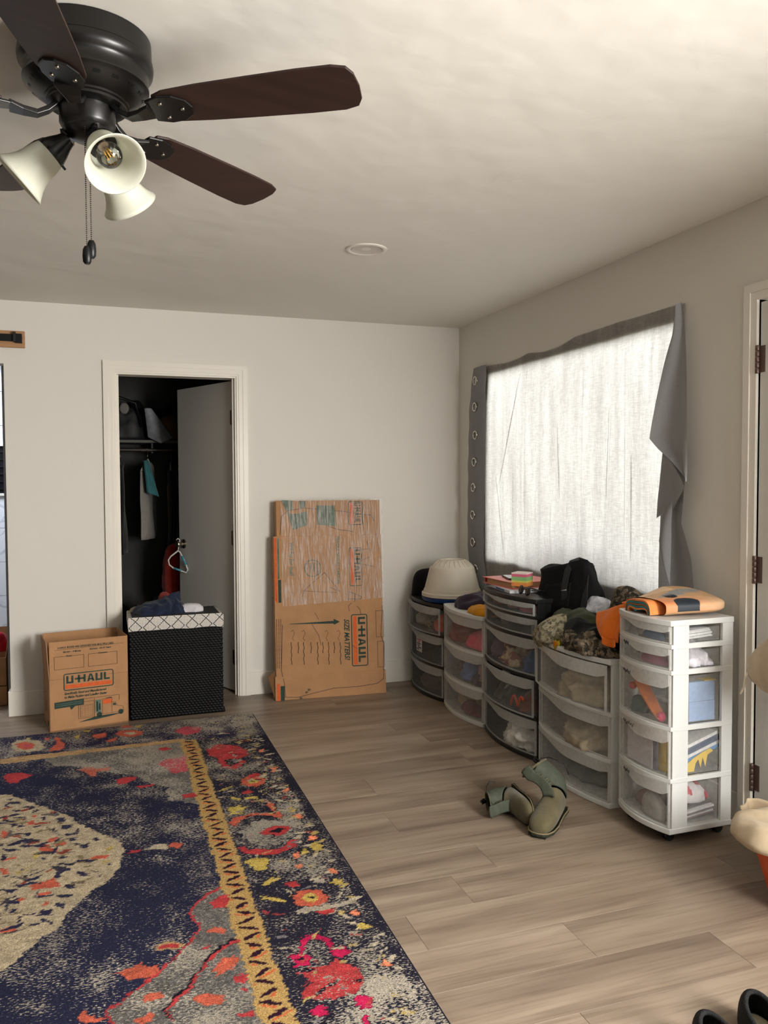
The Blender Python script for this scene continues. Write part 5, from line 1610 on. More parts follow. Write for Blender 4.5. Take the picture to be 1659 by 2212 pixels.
f.line(MARK, [k1(1375, 800), k1(1240, 860), k1(1250, 890), k1(1430, 920)], 0.0026)
f.line(MARK, [k1(1095, 1350), k1(1105, 1240), k1(1265, 1300), k1(1250, 1330), k1(1110, 1330)], 0.0036)
f.line(MARK, [k1(1175, 1280), k1(1175, 1360)], 0.003)
f.line(MARK, [k2(1135, 120), k2(1095, 160), k2(1105, 220)], 0.003)
f.line(MARK, [k2(1200, 160), k2(1240, 200), k2(1250, 260)], 0.003)
f.line(MARK, [k2(640, 390), k2(720, 520), k2(750, 640)], 0.0026)
f.line(MARK, [k2(680, 250), k2(725, 330)], 0.0026)
f.line(MARK, [k2(1140, 650), k2(1200, 690)], 0.003)
f.done({**ff, 'marker ink': 'marker_lines'})
f = Face(BL + tu * 0.0035 - tn * TH, tn, tv, tc_)
f.o = BL + tu * 0.0075 - tn * (TH - 0.003)
f.text(GREEN, 'TV BOX', 0.02, 1.02, 0.022, 0.0005, 0, 0.8, -PI / 2)
f.rect(ORANGE, 0.015, 0.78, 0.045, 0.80)
f.line(GREEN, [(0.03 + 0.02 * math.cos(R(20 * k)), 0.62 + 0.026 * math.sin(R(20 * k))) for k in range(19)], 0.006)
f.done(ff)
# film: loose skin over the upper half
fm = MB()


def film_pt(u_, v_):
    x = 0.060 + (FWd - 0.058) * u_
    y = 0.620 + 0.648 * v_ - 0.03 * (1 - u_) * (1 - v_)
    d = 0.0045 + 0.0022 * nz((u_ * 30, v_ * 4), 1, 4) + 0.0015 * nz((u_ * 70, v_ * 8), 1, 6)
    return tuple(BL + tu * x + tv * y + tn * d)


fm.grid(film_pt, 90, 40)
fm.build('stretch_film', film_material(), tc_, smooth=180)

# ------------------------------------------------------------------ wicker hamper
hm = thing('laundry_hamper', 'black woven laundry hamper with a patterned white liner in the closet doorway', 'hamper', (-1.966, -0.19, 0))
WICK = mat('black wicker', (5, 5, 6), 0.5, 0, 0.2, var=(40, 0.3))
hx0, hx1, hy0, hy1, hz = -2.230, -1.703, -0.338, -0.045, 0.535


def weave(bb, o, du, w, n, h):
    nu__, nv__ = int(w / 0.0032), int(h / 0.0034)

    def fn(a, c):
        s_, z_ = a * w, c * h
        cu_, cv_ = s_ / 0.0200, z_ / 0.0140
        row = math.floor(cv_)
        over = abs(math.sin(PI * (cu_ + 0.5 * (row % 2)))) * 1.3 - 0.4
        bow = math.sin(PI * (cv_ - row))
        d = 0.0042 * over * bow + 0.0015 * bow
        p = Vector(o) + Vector(du) * s_ + Vector((0, 0, 1)) * (z_ + 0.004) + Vector(n) * d
        return tuple(p)
    bb.grid(fn, nu__, nv__)


wv = MB()
weave(wv, (hx0, hy0, 0), (1, 0, 0), hx1 - hx0, (0, -1, 0), hz)
weave(wv, (hx0, hy1, 0), (0, -1, 0), hy1 - hy0, (-1, 0, 0), hz)
weave(wv, (hx1, hy0, 0), (0, 1, 0), hy1 - hy0, (1, 0, 0), hz)
wv.box(hx0, hx1, hy1 - .006, hy1, 0, hz).box(hx0, hx1, hy0, hy1, 0.002, 0.008)
wv.build('basket', WICK, hm, smooth=180)
for fx, fy in ((hx0 + .012, hy0 + .012), (hx1 - .012, hy0 + .012), (hx0 + .012, hy1 - .012), (hx1 - .012, hy1 - .012)):
    MB().lathe([(0.012, 0), (0.014, 0.004), (0.010, 0.03)], 10, (fx + (0.014 if fx > -1.9 else -0.004), fy, 0)).build('foot', BLACKM, hm, smooth=40)
ln_ = MB()
ring = lambda g, z, dz=(0, 0, 0, 0): [(hx0 - g, hy0 - g, z + dz[0]), (hx1 + g, hy0 - g, z + dz[1]), (hx1 + g, hy1 + g, z + dz[2]), (hx0 - g, hy1 + g, z + dz[3])]


def rring(g, z0, wob):
    out = []
    c = ring(g, z0)
    for i in range(4):
        a, e = Vector(c[i]), Vector(c[(i + 1) % 4])
        for k in range(16):
            p = a.lerp(e, k / 16)
            out.append((p.x, p.y, p.z + wob * nz((p.x * 9, p.y * 9), 1, 4)))
    return out


ln_.rings([rring(0.006, 0.520, 0.008), rring(0.0085, 0.545, 0.004), rring(0.0085, 0.590, 0.003), rring(0.003, 0.599, 0.003), rring(-0.016, 0.597, 0.003), rring(-0.018, 0.56, 0)], caps=False)
ln_.build('liner', liner_material(), hm, smooth=50)
ld = MB()
ld.box(hx0 + .012, hx1 - .012, hy0 + .012, hy1 - .004, 0.588, 0.600)
ld.build('lid', mat('black lid cloth', (22, 22, 24), 0.85, var=(30, .2)), hm, bevel=0.003)
lump('jeans', (-2.045, -0.19, 0.600), (0.150, 0.105, 0.075), cloth('dark denim', (28, 36, 56), 0.35), 3, 0.25, 0.3, 13, 'dark blue jeans crumpled on the black hamper lid', 'jeans', steep=2.2)
jb = MB()
jb.grid(lambda a, c: (-2.06 + 0.135 * a - 0.02 * c, -0.275 + 0.10 * a + 0.03 * c + 0.012 * math.sin(a * 6), 0.603 + 0.125 * math.sin(PI * (0.08 + 0.80 * c)) ** 0.8 * (0.45 + 0.55 * a) + 0.008 * math.sin(a * 9 + c * 4)), 24, 24)
jb.build('denim_leg', cloth('dark denim', (28, 36, 56)), bpy.data.objects['jeans'], smooth=180)
lump('white_cloth', (-1.868, -0.195, 0.600), (0.078, 0.058, 0.040), cloth('white cotton', (214, 210, 214), 0.06), 8, -0.35, 0.2, 18, 'white folded cloth beside the jeans on the black hamper', 'clothes')
lump('beige_cloth', (-2.18, -0.095, 0.600), (0.04, 0.035, 0.024), cloth('beige cotton', (150, 140, 120), 0.1), 12, 0.3, 0.2, 20, 'small beige cloth behind the jeans at the hamper lid corner', 'clothes')

# ------------------------------------------------------------------ bathroom cartons seen past the wall end
def plain_carton(label, x0, x1, y0, y1, z0, z1, top=False):
    o = thing('cardboard_box', label, 'box', ((x0 + x1) / 2, (y0 + y1) / 2, z0), 'cartons in the bathroom doorway')
    b = MB()
    for q in ((x0, x1, y0, y0 + .004), (x0, x1, y1 - .004, y1), (x0, x0 + .004, y0 + .004, y1 - .004), (x1 - .004, x1, y0 + .004, y1 - .004)):
        b.box(*q, z0, z1)
    b.box(x0, x1, y0, y1, z0, z0 + .004)
    b.build('body', CARD, o)
    if top:
        MB().slab([(x0 + .004, y1, z1), (x1 - .004, y1, z1), (x1 - .01, y1 + .03, z1 + .13), (x0 + .01, y1 + .03, z1 + .13)], (0, .004, 0)).build('flap', CARD, o)
        MB().slab([(x1, y0 + .01, z1), (x1, y1 - .01, z1), (x1 + .008, y1 - .02, z1 + .13), (x1 + .008, y0 + .05, z1 + .09)], (-.004, 0, 0)).build('flap', CARD, o)
    else:
        MB().box(x0, x1, y0, y1, z1, z1 + .004).build('flap', CARD, o)


plain_carton('lower closed cardboard box of the pair inside the bathroom doorway', -3.34, -2.945, 0.26, 0.62, 0.0, 0.118)
plain_carton('upper open cardboard box of the pair inside the bathroom doorway', -3.36, -2.947, 0.26, 0.62, 0.123, 0.300, True)
lump('red_cloth', (-3.000, 0.50, 0.300), (0.040, 0.04, 0.15), cloth('red cotton', (176, 30, 44)), 21, 0, 0.2, 12, 'red cloth showing above the open box in the bathroom', 'clothes')
lump('grey_cloth', (-3.16, 0.44, 0.130), (0.14, 0.12, 0.22), cloth('pale grey cotton', (170, 170, 172)), 22, 0, 0.2, 12, 'grey cloth filling the open box in the bathroom', 'clothes')

# ------------------------------------------------------------------ closet
sf = thing('closet_shelf', 'long shelf with a hanging rod across the back of the dark closet', 'shelf', (-2.0, 1.43, 1.68))
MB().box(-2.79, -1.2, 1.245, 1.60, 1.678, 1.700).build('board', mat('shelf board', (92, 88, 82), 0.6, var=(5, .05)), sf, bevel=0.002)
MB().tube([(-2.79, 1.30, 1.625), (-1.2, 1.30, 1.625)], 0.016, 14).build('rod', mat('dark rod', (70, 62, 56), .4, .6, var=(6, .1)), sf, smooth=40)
for x in (-2.70, -2.0, -1.30):
    MB().box(x - .006, x + .006, 1.29, 1.6, 1.600, 1.678).build('bracket', BLACKM, sf)


def hanger(x, label, m, yaw=0.0, group=None):
    o = thing('clothes_hanger', label, 'hanger', (x, 1.30, 1.642), group)
    c, s_ = math.cos(yaw), math.sin(yaw)
    T2 = lambda a, z: (x + a * s_, 1.30 + a * c, z)
    hk = [T2(0.022 * math.cos(R(k)), 1.625 + 0.020 * math.sin(R(k))) for k in range(-30, 211, 20)][::-1]
    MB().tube([T2(0, 1.56), T2(0, 1.592), T2(0.018, 1.606)] + hk[-1:0:-1], 0.0025, 6).build('hook', NICKEL, o, smooth=180)
    MB().tube([T2(0, 1.56), T2(0.20, 1.475), T2(0.205, 1.468), T2(-0.205, 1.468), T2(-0.20, 1.475), T2(0, 1.56)], 0.004, 6).build('shoulders', m, o, smooth=180)


def garment(x, w, top, bottom, m, label, yaw, seed, name='hanging_garment', th=0.05):
    b = MB()
    c, s_ = math.cos(yaw), math.sin(yaw)
    n = 22

    def sec(z, k):
        hw = w / 2 * (0.32 + 0.68 * min(1, k / 0.12)) * (1 + 0.12 * nz((k * 3, seed), 1, seed))
        out = []
        for i in range(n):
            a = 2 * PI * i / n
            xx = hw * math.cos(a)
            t = th * (0.5 + 0.5 * k) * (1 + 0.5 * math.sin(a * 3 + k * 4 + seed)) * 0.5
            yy = math.sin(a) * t + 0.012 * math.sin(xx * 40 + seed + k * 3)
            out.append((x + xx * s_ + yy * c, 1.30 + xx * c - yy * s_, z))
        return out
    b.rings([sec(top - (top - bottom) * k, k) for k in [0, .02, .05, .1, .16, .25, .35, .45, .55, .65, .75, .85, .93, 1]])
    return tag(b.build(name, m, smooth=180), label, 'clothes', 'garments on the closet rod')


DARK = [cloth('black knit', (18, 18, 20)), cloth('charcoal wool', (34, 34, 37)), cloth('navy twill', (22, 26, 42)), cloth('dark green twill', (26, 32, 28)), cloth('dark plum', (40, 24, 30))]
WHITEC = mat('white plastic', (206, 204, 198), 0.4, var=(6, 0.03))
dl = [(-2.70, 'black long coat hung furthest left on the closet rod'), (-2.60, 'charcoal wool jacket beside the black coat on the rod'), (-2.50, 'navy twill shirt hung left of centre on the closet rod'), (-2.42, 'dark green shirt in the left half of the closet rod'),
      (-2.33, 'dark plum dress hung near the closet doorway left edge'), (-2.235, 'black knit top hung behind the closet left jamb')]
for i, (x, l) in enumerate(dl):
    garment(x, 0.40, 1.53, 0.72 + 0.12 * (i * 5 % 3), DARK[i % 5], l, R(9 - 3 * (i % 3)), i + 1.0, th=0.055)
    hanger(x, l.split(' hung')[0].split(' in the')[0].split(' beside')[0] + ' hanger on the closet rod', (WHITEC, BLACKM)[i % 2], R(9 - 3 * (i % 3)), 'hangers on the closet rod')
garment(-2.035, 0.40, 1.53, 0.945, cloth('white jersey', (150, 144, 136), 0.08), 'white sleeveless shirt hung at the middle of the closet rod', R(16), 11.0, th=0.06)
hanger(-2.035, 'white hanger holding the white shirt in the closet', WHITEC, R(16), 'hangers on the closet rod')
tl = MB()
tl.grid(lambda a, c: (-2.075 + (0.035 + 0.05 * c) * a + 0.02 * c, 1.085 - 0.012 * math.sin(a * 6) - 0.01 * c, 1.54 - 0.24 * c - 0.03 * a * c), 14, 14)
tag(tl.build('teal_scarf', cloth('teal jersey', (58, 112, 116)), smooth=180, thick=0.006), 'teal scarf hung over the white shirt in the closet', 'scarf')
dr = [(-1.86, 'navy shirt hung second right of the white shirt'), (-1.79, 'charcoal cardigan near the closet door edge'), (-1.70, 'black blouse hidden by the open closet door'), (-1.60, 'dark green coat hung behind the open closet door')]
for i, (x, l) in enumerate(dr):
    garment(x, 0.40, 1.53, 0.62 + 0.1 * (i % 3), DARK[(0, 2, 0, 3)[i]], l, R(6 + 3 * (i % 3)), i + 21.0, th=0.05)
    hanger(x, l.split(' hung')[0].split(' near')[0].split(' hidden')[0] + ' hanger at the right of the rod', (WHITEC, NICKEL)[i % 2], R(6 + 3 * (i % 3)), 'hangers on the closet rod')
garment(-1.865, 0.05, 1.40, 0.93, cloth('pale lining', (150, 146, 140), 0.06), 'narrow pale sash hung between dark clothes in the closet', R(80), 31.0, th=0.02)
# shelf goods
lump('backpack', (-2.19, 1.42, 1.700), (0.19, 0.14, 0.33), mat('black nylon', (16, 16, 18), 0.6, var=(30, .2)), 41, 0, 0.08, 8, 'bulky black backpack at the left of the closet shelf', 'bag', steep=5)
MB().tube([(-2.33, 1.29, 1.74), (-2.34, 1.26, 1.90), (-2.24, 1.25, 2.02), (-2.12, 1.27, 1.98), (-2.08, 1.30, 1.80)], 0.014, 8).build('strap', BLACKM, bpy.data.objects['backpack'], smooth=180)
MB().ball((-2.20, 1.285, 1.94), 0.04, 12, (0.9, 0.25, 1.1)).build('patch', mat('grey patch', (120, 116, 110), 0.8, var=(20, .1)), bpy.data.objects['backpack'], smooth=180)
sk = MB()
sk.grid(lambda a, c: (-2.055 + (0.05 + 0.14 * c) * a + 0.02 * c, 1.235 - 0.045 * math.sin(PI * a) * (0.3 + c) + 0.006 * nz((a * 9, c * 9), 1, 2), 1.94 - 0.22 * c - 0.05 * c * (1 - abs(2 * a - 1))), 22, 26)
tag(sk.build('plastic_sack', mat('clear poly', (150, 152, 156), 0.25, 0, 0.6, var=(18, 0.15)), smooth=180, thick=0.004), 'pale plastic sack slumping off the closet shelf edge', 'bag')
lump('tan_bag', (-1.875, 1.37, 1.700), (0.095, 0.08, 0.225), mat('tan leather', (118, 84, 50), 0.6, var=(10, .15)), 44, 0, 0.05, 7, 'tan pointed leather bag standing on the closet shelf', 'bag', steep=3)
fu = thing('folded_umbrella', 'black folded umbrella lying across the closet shelf bags', 'umbrella', (-1.9, 1.5, 1.9))
MB().tube([(-2.02, 1.50, 1.82), (-1.90, 1.50, 1.915), (-1.80, 1.50, 1.995)], [.012, .034, .014], 12).build('canopy', DARK[0], fu, smooth=180)
MB().tube([(-1.80, 1.50, 1.995), (-1.775, 1.50, 2.012), (-1.78, 1.50, 2.03)], .006, 8).build('handle', BLACKM, fu, smooth=180)
lump('white_pouch', (-1.76, 1.36, 1.700), (0.05, 0.05, 0.09), cloth('grey white cotton', (150, 148, 142)), 47, 0, 0.1, 9, 'small white pouch at the right of the closet shelf', 'bag')
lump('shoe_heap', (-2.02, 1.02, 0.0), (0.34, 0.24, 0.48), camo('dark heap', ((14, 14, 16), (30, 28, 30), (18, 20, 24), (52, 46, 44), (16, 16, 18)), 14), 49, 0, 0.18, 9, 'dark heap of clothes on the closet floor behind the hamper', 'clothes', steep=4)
lump('red_shirt', (-1.865, 1.03, 0.52), (0.085, 0.10, 0.46), cloth('dull red cotton', (150, 44, 32), 0.2), 50, 0, 0.15, 9, 'red garment bunched beside the open door in the closet', 'clothes', steep=1.6)
lump('red_box_cloth', (-1.98, 0.43, 0.525), (0.05, 0.05, 0.13), cloth('dull red cotton', (150, 44, 32), 0.2), 52, 0, 0.1, 9, 'red cloth peeking up behind the jeans in the closet', 'clothes', steep=3)
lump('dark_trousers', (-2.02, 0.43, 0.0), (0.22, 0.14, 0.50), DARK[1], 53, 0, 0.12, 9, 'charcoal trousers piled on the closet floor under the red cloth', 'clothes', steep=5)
# child hanger on the door knob
hg = thing('child_hanger', 'small white hanger with teal grips hooked on the closet door knob', 'hanger', tuple(kc))
HK = kc + dn * 0.040
G3 = lambda a, z: tuple(HK - dv * 0.0 + dn * 0.008 + Vector((a, -0.30 * a - 0.012, z)))
MB().tube([G3(-0.012, .030), G3(0.0, .042), G3(0.012, .030), G3(0.010, 0.0), G3(0.002, -.028), G3(0.0, -.05)], 0.004, 8).build('hook', WHITEC, hg, smooth=180)
MB().tube([G3(0, -.045), G3(-0.050, -.085), G3(-0.066, -.110), G3(-0.060, -.145), G3(-0.030, -.170), G3(0.02, -.188), G3(0.052, -.200), G3(0.062, -.180), G3(0.040, -.110), G3(0.012, -.055), G3(0, -.045)], 0.0055, 8).build('loop', WHITEC, hg, smooth=180)
TEAL = mat('teal grip', (70, 150, 168), 0.5, var=(9, .08))
MB().tube([G3(0.026, -.082), G3(0.052, -.145)], 0.0072, 8).build('grip', TEAL, hg, smooth=180)
MB().tube([G3(-0.030, -.168), G3(0.018, -.186)], 0.0072, 8).build('grip', TEAL, hg, smooth=180)

# ------------------------------------------------------------------ plastic drawer towers along the right wall
WFRAME = mat('white moulded plastic', (216, 217, 214), 0.38, var=(4, 0.02))
BFRAME = mat('black moulded plastic', (17, 17, 18), 0.4, var=(8, 0.15))
CLEAR = frosted('clear drawer plastic', (236, 236, 232), 0.88)
FROST = frosted('frosted lip plastic', (238, 238, 234), 0.42)
SMOKE = frosted('smoky drawer plastic', (206, 210, 210), 0.88)
SMOKEF = frosted('smoky lip plastic', (222, 224, 222), 0.46)


def tower(name, label, yl, yr, xf, xb, bow, levels, frame, dm, hm_, out=None, zbase=0.0, lip=0.0, opens=False, group=None):
    """yl/yr: far and near ends; xf: corner of the bowed front; levels: drawer boundaries from the top down."""
    yc, hw = (yl + yr) / 2, (yl - yr) / 2
    root = thing(name, label, 'drawer tower', ((xf + xb) / 2, yc, 0), group)
    top = levels[0]
    out = out or {}

    def front(t, off=0.0, inset=0.0):           # t 0 (far end) .. 1 (near end)
        y = yl - inset - (yl - yr - 2 * inset) * t
        k = (y - yc) / hw
        return (xf - bow * (1 - k * k) - off, y)

    def plan(off, x_back, inset=0.0, n=18):
        return [front(i / n, off, inset) for i in range(n + 1)] + [(x_back, yr + inset), (x_back, yl - inset)]

    def plate(b, z0, z1, off, x_back, inset=-0.002):
        b.slab([(x, y, z0) for x, y in plan(off, x_back, inset)], (0, 0, z1 - z0))

    def strip(b, z0, z1, off, th, inset=-0.0018, n=18, z0f=None):
        """Bowed bar following the front."""
        f_, r_ = [front(i / n, off, inset) for i in range(n + 1)], [front(i / n, off - th, inset) for i in range(n + 1)]
        rg = []
        for i in range(n + 1):
            za = z0f(i / n) if z0f else z0
            rg.append([(*f_[i], za), (*f_[i], z1), (*r_[i], z1), (*r_[i], za)])
        b.rings(rg)

    tb_ = MB()
    plate(tb_, top - 0.022, top, 0.010, xb + 0.002)
    tb_.build('top', frame, root, bevel=0.003, seg=2)
    fb = MB()
    pw = 0.014
    for z in levels[1:-1]:
        strip(fb, z - 0.008, z + 0.008, 0.006, 0.030)
        for y0, y1 in ((yl - pw, yl), (yr, yr + pw)):
            fb.box(xf + 0.02, xb - 0.001, y0 - (.0015 if y0 < yc else -.001), y1 + (.0015 if y0 > yc else -.001), z - 0.010, z + 0.010)
        fb.box(xb - 0.012, xb - .002, yr + .002, yl - .002, z - 0.009, z + 0.009)
    for y0, y1 in ((yl - pw, yl), (yr, yr + pw)):
        fb.box(xf + 0.004, xf + (0.075 if opens else 0.05), y0, y1, zbase + .021, top - 0.0215)
        fb.box(xb - 0.05, xb, y0, y1, zbase + .021, top - 0.0215)
        if not opens:
            fb.box(xf + 0.05, xb - 0.05, y0 + 0.005, y1 - 0.005, zbase + .0215, top - 0.022)
    fb.build('frame', frame, root, bevel=0.002)
    bb_ = MB()
    plate(bb_, levels[-1], levels[-1] + (0.022 if frame is WFRAME else 0.022), 0.008, xb + 0.002)
    bb_.build('base', frame, root, bevel=0.003)
    for i, (za, zb_) in enumerate(zip(levels, levels[1:])):
        z1, z0 = za - (0.024 if i == 0 else 0.010), zb_ + (0.024 if i == len(levels) - 2 else 0.010)
        o = out.get(i, 0.0)
        ins = 0.008
        b = MB()
        n = 22
        strip(b, z0, z1, 0.002 + o, 0.0025, ins, n)
        xs_ = xf - o + 0.004
        for y in (yl - pw - 0.006, yr + pw + 0.006):
            b.box(xs_, xb - 0.05 - o, y - 0.0012, y + 0.0012, z0, z1 - 0.012)
        b.box(xb - 0.052 - o, xb - 0.05 - o, yr + pw + .006, yl - pw - .006, z0, z1 - 0.012)
        b.slab([(x, y, z0) for x, y in plan(o - 0.002, xb - 0.05 - o, pw + 0.008)], (0, 0, 0.002))
        dr_ = b.build('drawer', dm, root, smooth=40)
        h = z1 - z0
        d1_, d2_ = h * 0.11, h * (0.27 if h > 0.12 else 0.38)

        def low(t):
            s_ = min(1, max(0, (t - 0.22) / 0.34))
            s_ = s_ * s_ * (3 - 2 * s_)
            e_ = min(1, max(0, (t - 0.93) / 0.07))
            return z1 - (d1_ + (d2_ - d1_) * s_) + (d2_ - d1_) * 0.4 * e_
        hb_ = MB()
        strip(hb_, z0, z1 + 0.002, 0.009 + o, 0.006, ins, 36, low)
        hb_.build('handle_lip', hm_, dr_, smooth=50)
        ed = MB()
        for y in (yl - ins, yr + ins):
            x = front(0 if y == yl - ins else 1, o, ins)[0]
            ed.box(x - 0.006, x + 0.004, y - 0.003, y + 0.003, z0, z1)
        strip(ed, z0, z0 + 0.006, 0.005 + o, 0.006, ins, 18)
        ed.build('rim', hm_, dr_)
    return root


towA = tower('drawer_tower', 'black framed three drawer tower in the room corner under the white pot', -0.040, -0.592, -0.375, -0.03, 0.048, [0.608, 0.408, 0.212, 0.0], BFRAME, SMOKE, SMOKEF, {0: 0.022})
towB = tower('drawer_tower', 'white framed three drawer tower holding the bright pink shirt', -0.600, -1.146, -0.368, -0.03, 0.050, [0.622, 0.405, 0.204, 0.0], WFRAME, CLEAR, FROST)
towC = tower('drawer_tower', 'tall black framed five drawer tower under the red binder', -1.158, -1.722, -0.362, -0.085, 0.050, [0.800, 0.708, 0.606, 0.410, 0.206, 0.0], BFRAME, SMOKE, SMOKEF, {0: 0.012, 3: 0.016})
towD = tower('drawer_tower', 'white framed three drawer tower heaped with camouflage clothes', -1.748, -2.336, -0.362, -0.03, 0.050, [0.632, 0.398, 0.202, 0.0], WFRAME, CLEAR, FROST, {0: 0.020})
towE = tower('drawer_tower', 'narrow white five drawer tower on black casters nearest the door', -2.404, -2.722, -0.366, -0.086, 0.034, [0.861, 0.762, 0.664, 0.452, 0.255, 0.052], WFRAME, CLEAR, FROST, None, 0.052, 0, True)
for cx, cy in ((-0.335, -2.655), (-0.340, -2.445), (-0.105, -2.655), (-0.105, -2.445)):
    cb = MB()
    cb.lathe([(0.0, 0.052), (0.012, 0.052), (0.012, 0.040), (0.019, 0.036), (0.019, 0.030), (0.0, 0.030)], 16, (cx, cy, 0))
    co_ = cb.build('caster', BFRAME, towE, smooth=40)
    q = Matrix.Rotation(PI / 2, 3, 'X')
    for dy in (-0.010, 0.010):
        MB().lathe([(0.0, -0.006), (0.018, -0.006), (0.020, -0.003), (0.020, 0.003), (0.018, 0.006), (0.0, 0.006)], 20, (cx + 0.008, cy + dy, 0.020), q).build('wheel', BFRAME, co_, smooth=40)
# sticker on the second drawer of the corner tower
stk = Face((-0.426, -0.262, 0.268), (0, -1, 0), (0, 0, 1), towA)
stk.rect(mat('sticker paper', (206, 206, 204), 0.6, var=(20, 0.04)), 0, 0, 0.098, 0.100)
stk.done({'sticker paper': 'sticker'})
stk = Face((-0.4272, -0.262, 0.268), (0, -1, 0), (0, 0, 1), towA)
INK2 = mat('blue black ink', (36, 40, 62), 0.7, var=(30, 0.2))
REDI = mat('red ink', (168, 52, 62), 0.7, var=(30, 0.2))
for k, (m_, x0, x1) in enumerate(((INK2, .02, .075), (REDI, .012, .085), (REDI, .03, .07), (INK2, .012, .08), (INK2, .02, .06), (INK2, .03, .09), (INK2, .01, .05))):
    stk.rect(m_, x0, 0.086 - 0.0125 * k, x1, 0.093 - 0.0125 * k)
stk.done({'blue black ink': 'sticker_print', 'red ink': 'sticker_print'})
# handwriting scrawls on three drawers of the narrow tower (illegible in the photo)
for z, y0, w in ((0.742, -2.475, .04), (0.628, -2.47, .06), (0.232, -2.48, .05), (0.425, -2.475, .08)):
    sc_ = MB()
    pts = [(-0.366 - 0.034 * (1 - ((y0 - w * t + 2.563) / 0.159) ** 2) - 0.0125, y0 - w * t, z + 0.006 * math.sin(t * 34) + 0.003 * math.sin(t * 13)) for t in [i / 40 for i in range(41)]]
    sc_.tube(pts, 0.0011, 5)
    sc_.build('pen_scrawl', mat('pen ink', (60, 56, 60), 0.6, var=(30, .1)), towE)


def lump2(name, y, x, z, ry, rx, h, rgb, label, seed, group, fold=0.22, freq=12, steep=3.0, m=None):
    """Garment inside a drawer: depth along x, width along y."""
    return lump(name, (x + 0.018, y, z), (rx * .80, ry * .86, h * .88), m or cloth(name + ' %d %d %d' % rgb, rgb, 0.2), seed, 0.0, fold * 2.3, freq * 1.15, label, 'clothes', group, steep=steep)


CA = 'clothes in the corner tower drawers'
zA = [0.408 + 0.013, 0.212 + 0.013, 0.027]
lump2('folded_shirt', -0.155, -0.28, zA[0], .085, .11, .120, (176, 168, 152), 'cream shirt at the left of the top drawer, corner tower', 101, CA)
lump2('folded_shirt', -0.465, -0.29, zA[0] + .002, .085, .11, .135, (240, 104, 74), 'orange shirt at the right of the top drawer, corner tower', 102, CA)
lump2('folded_shirt', -0.315, -0.29, zA[0], .068, .10, .085, (140, 132, 112), 'tan patterned cloth between the shirts, corner tower top drawer', 103, CA, m=camo('tan print', ((150, 142, 120), (96, 92, 80), (170, 160, 140), (90, 84, 70), (160, 150, 128)), 60))
lump2('folded_trousers', -0.42, -0.27, zA[1], .11, .11, .060, (64, 72, 76), 'dark slate trousers in the middle drawer, corner tower', 104, CA)
lump2('folded_shirt', -0.30, -0.27, zA[2], .18, .11, .110, (120, 104, 94), 'taupe shirt in the bottom drawer of the corner tower', 105, CA)
CBg = 'clothes in the white tower under the purple cloth'
zB = [0.405 + .013, 0.204 + .013, 0.027]
lump2('folded_shirt', -0.99, -0.32, zB[0], .135, .075, .125, (250, 88, 108), 'bright pink shirt filling the top drawer of the white tower', 106, CBg, .16, 9, 1.7)
lump2('folded_shirt', -0.74, -0.29, zB[0], .095, .10, .115, (140, 62, 52), 'brick red shirt left of the pink one in the white tower', 107, CBg)
lump2('folded_shirt', -1.02, -0.20, zB[0], .10, .055, .155, (150, 62, 38), 'rust orange shirt behind the pink one in the white tower', 108, CBg)
lump2('folded_shirt', -0.90, -0.30, zB[1], .105, .09, .120, (116, 140, 190), 'light blue shirt in the middle drawer of the white tower', 109, CBg, .2, 10, 2.0)
lump2('folded_shirt', -1.06, -0.27, zB[1] + .002, .062, .11, .150, (166, 140, 116), 'tan shirt right of the blue one in the white tower', 110, CBg)
lump2('folded_shirt', -0.74, -0.24, zB[1], .065, .10, .120, (96, 74, 72), 'brown shirt left of the blue one in the white tower', 111, CBg)
lump2('folded_shirt', -1.03, -0.33, zB[1], .075, .06, .05, (74, 54, 72), 'plum cloth low in the middle drawer of the white tower', 112, CBg)
lump2('folded_shirt', -0.86, -0.26, zB[2], .17, .10, .125, (172, 160, 130), 'cream shirt in the bottom drawer of the white tower', 113, CBg, .25)
lump2('folded_shirt', -0.92, -0.35, zB[2], .13, .05, .050, (122, 62, 72), 'burgundy cloth under the cream shirt in the white tower', 114, CBg)
CCg = 'clothes in the tall black tower'
zC = [.708 + .013, .606 + .013, .41 + .013, .206 + .013, .027]
for j, (y, rgb, l) in enumerate(((-1.285, (150, 92, 92), 'dusty red cloth at the left of the top small drawer'), (-1.42, (190, 150, 138), 'pale pink cloth in the middle of the top small drawer'), (-1.58, (170, 62, 78), 'crimson cloth at the right of the top small drawer'))):
    lump2('small_cloth', y, -0.29, zC[0], .062, .10, .048, rgb, l + ', black tower', 115 + j, CCg)
lump2('small_cloth', -1.36, -0.28, zC[1], .09, .10, .045, (120, 112, 108), 'grey cloth in the second small drawer of the black tower', 118, CCg)
lump2('folded_shirt', -1.25, -0.27, zC[2], .075, .11, .14, (96, 70, 92), 'purple shirt at the left of the third drawer, black tower', 119, CCg)
lump2('folded_shirt', -1.43, -0.31, zC[2], .085, .09, .10, (178, 140, 112), 'tan and cream shirt mid third drawer, black tower', 120, CCg, .3, 16, 2.0, m=camo('tan stripe', ((172, 130, 104), (206, 184, 150), (150, 96, 84), (196, 170, 140), (140, 104, 92)), 18))
lump2('folded_shirt', -1.62, -0.28, zC[2], .075, .11, .125, (38, 76, 128), 'royal blue shirt right of the third drawer, black tower', 121, CCg)
lump2('folded_shirt', -1.36, -0.27, zC[3], .15, .11, .10, (84, 84, 78), 'grey green shirt in the fourth drawer of the black tower', 122, CCg)
lump2('folded_shirt', -1.60, -0.30, zC[3], .075, .09, .085, (128, 70, 56), 'brown shirt right of the fourth drawer, black tower', 123, CCg)
tb2 = MB()
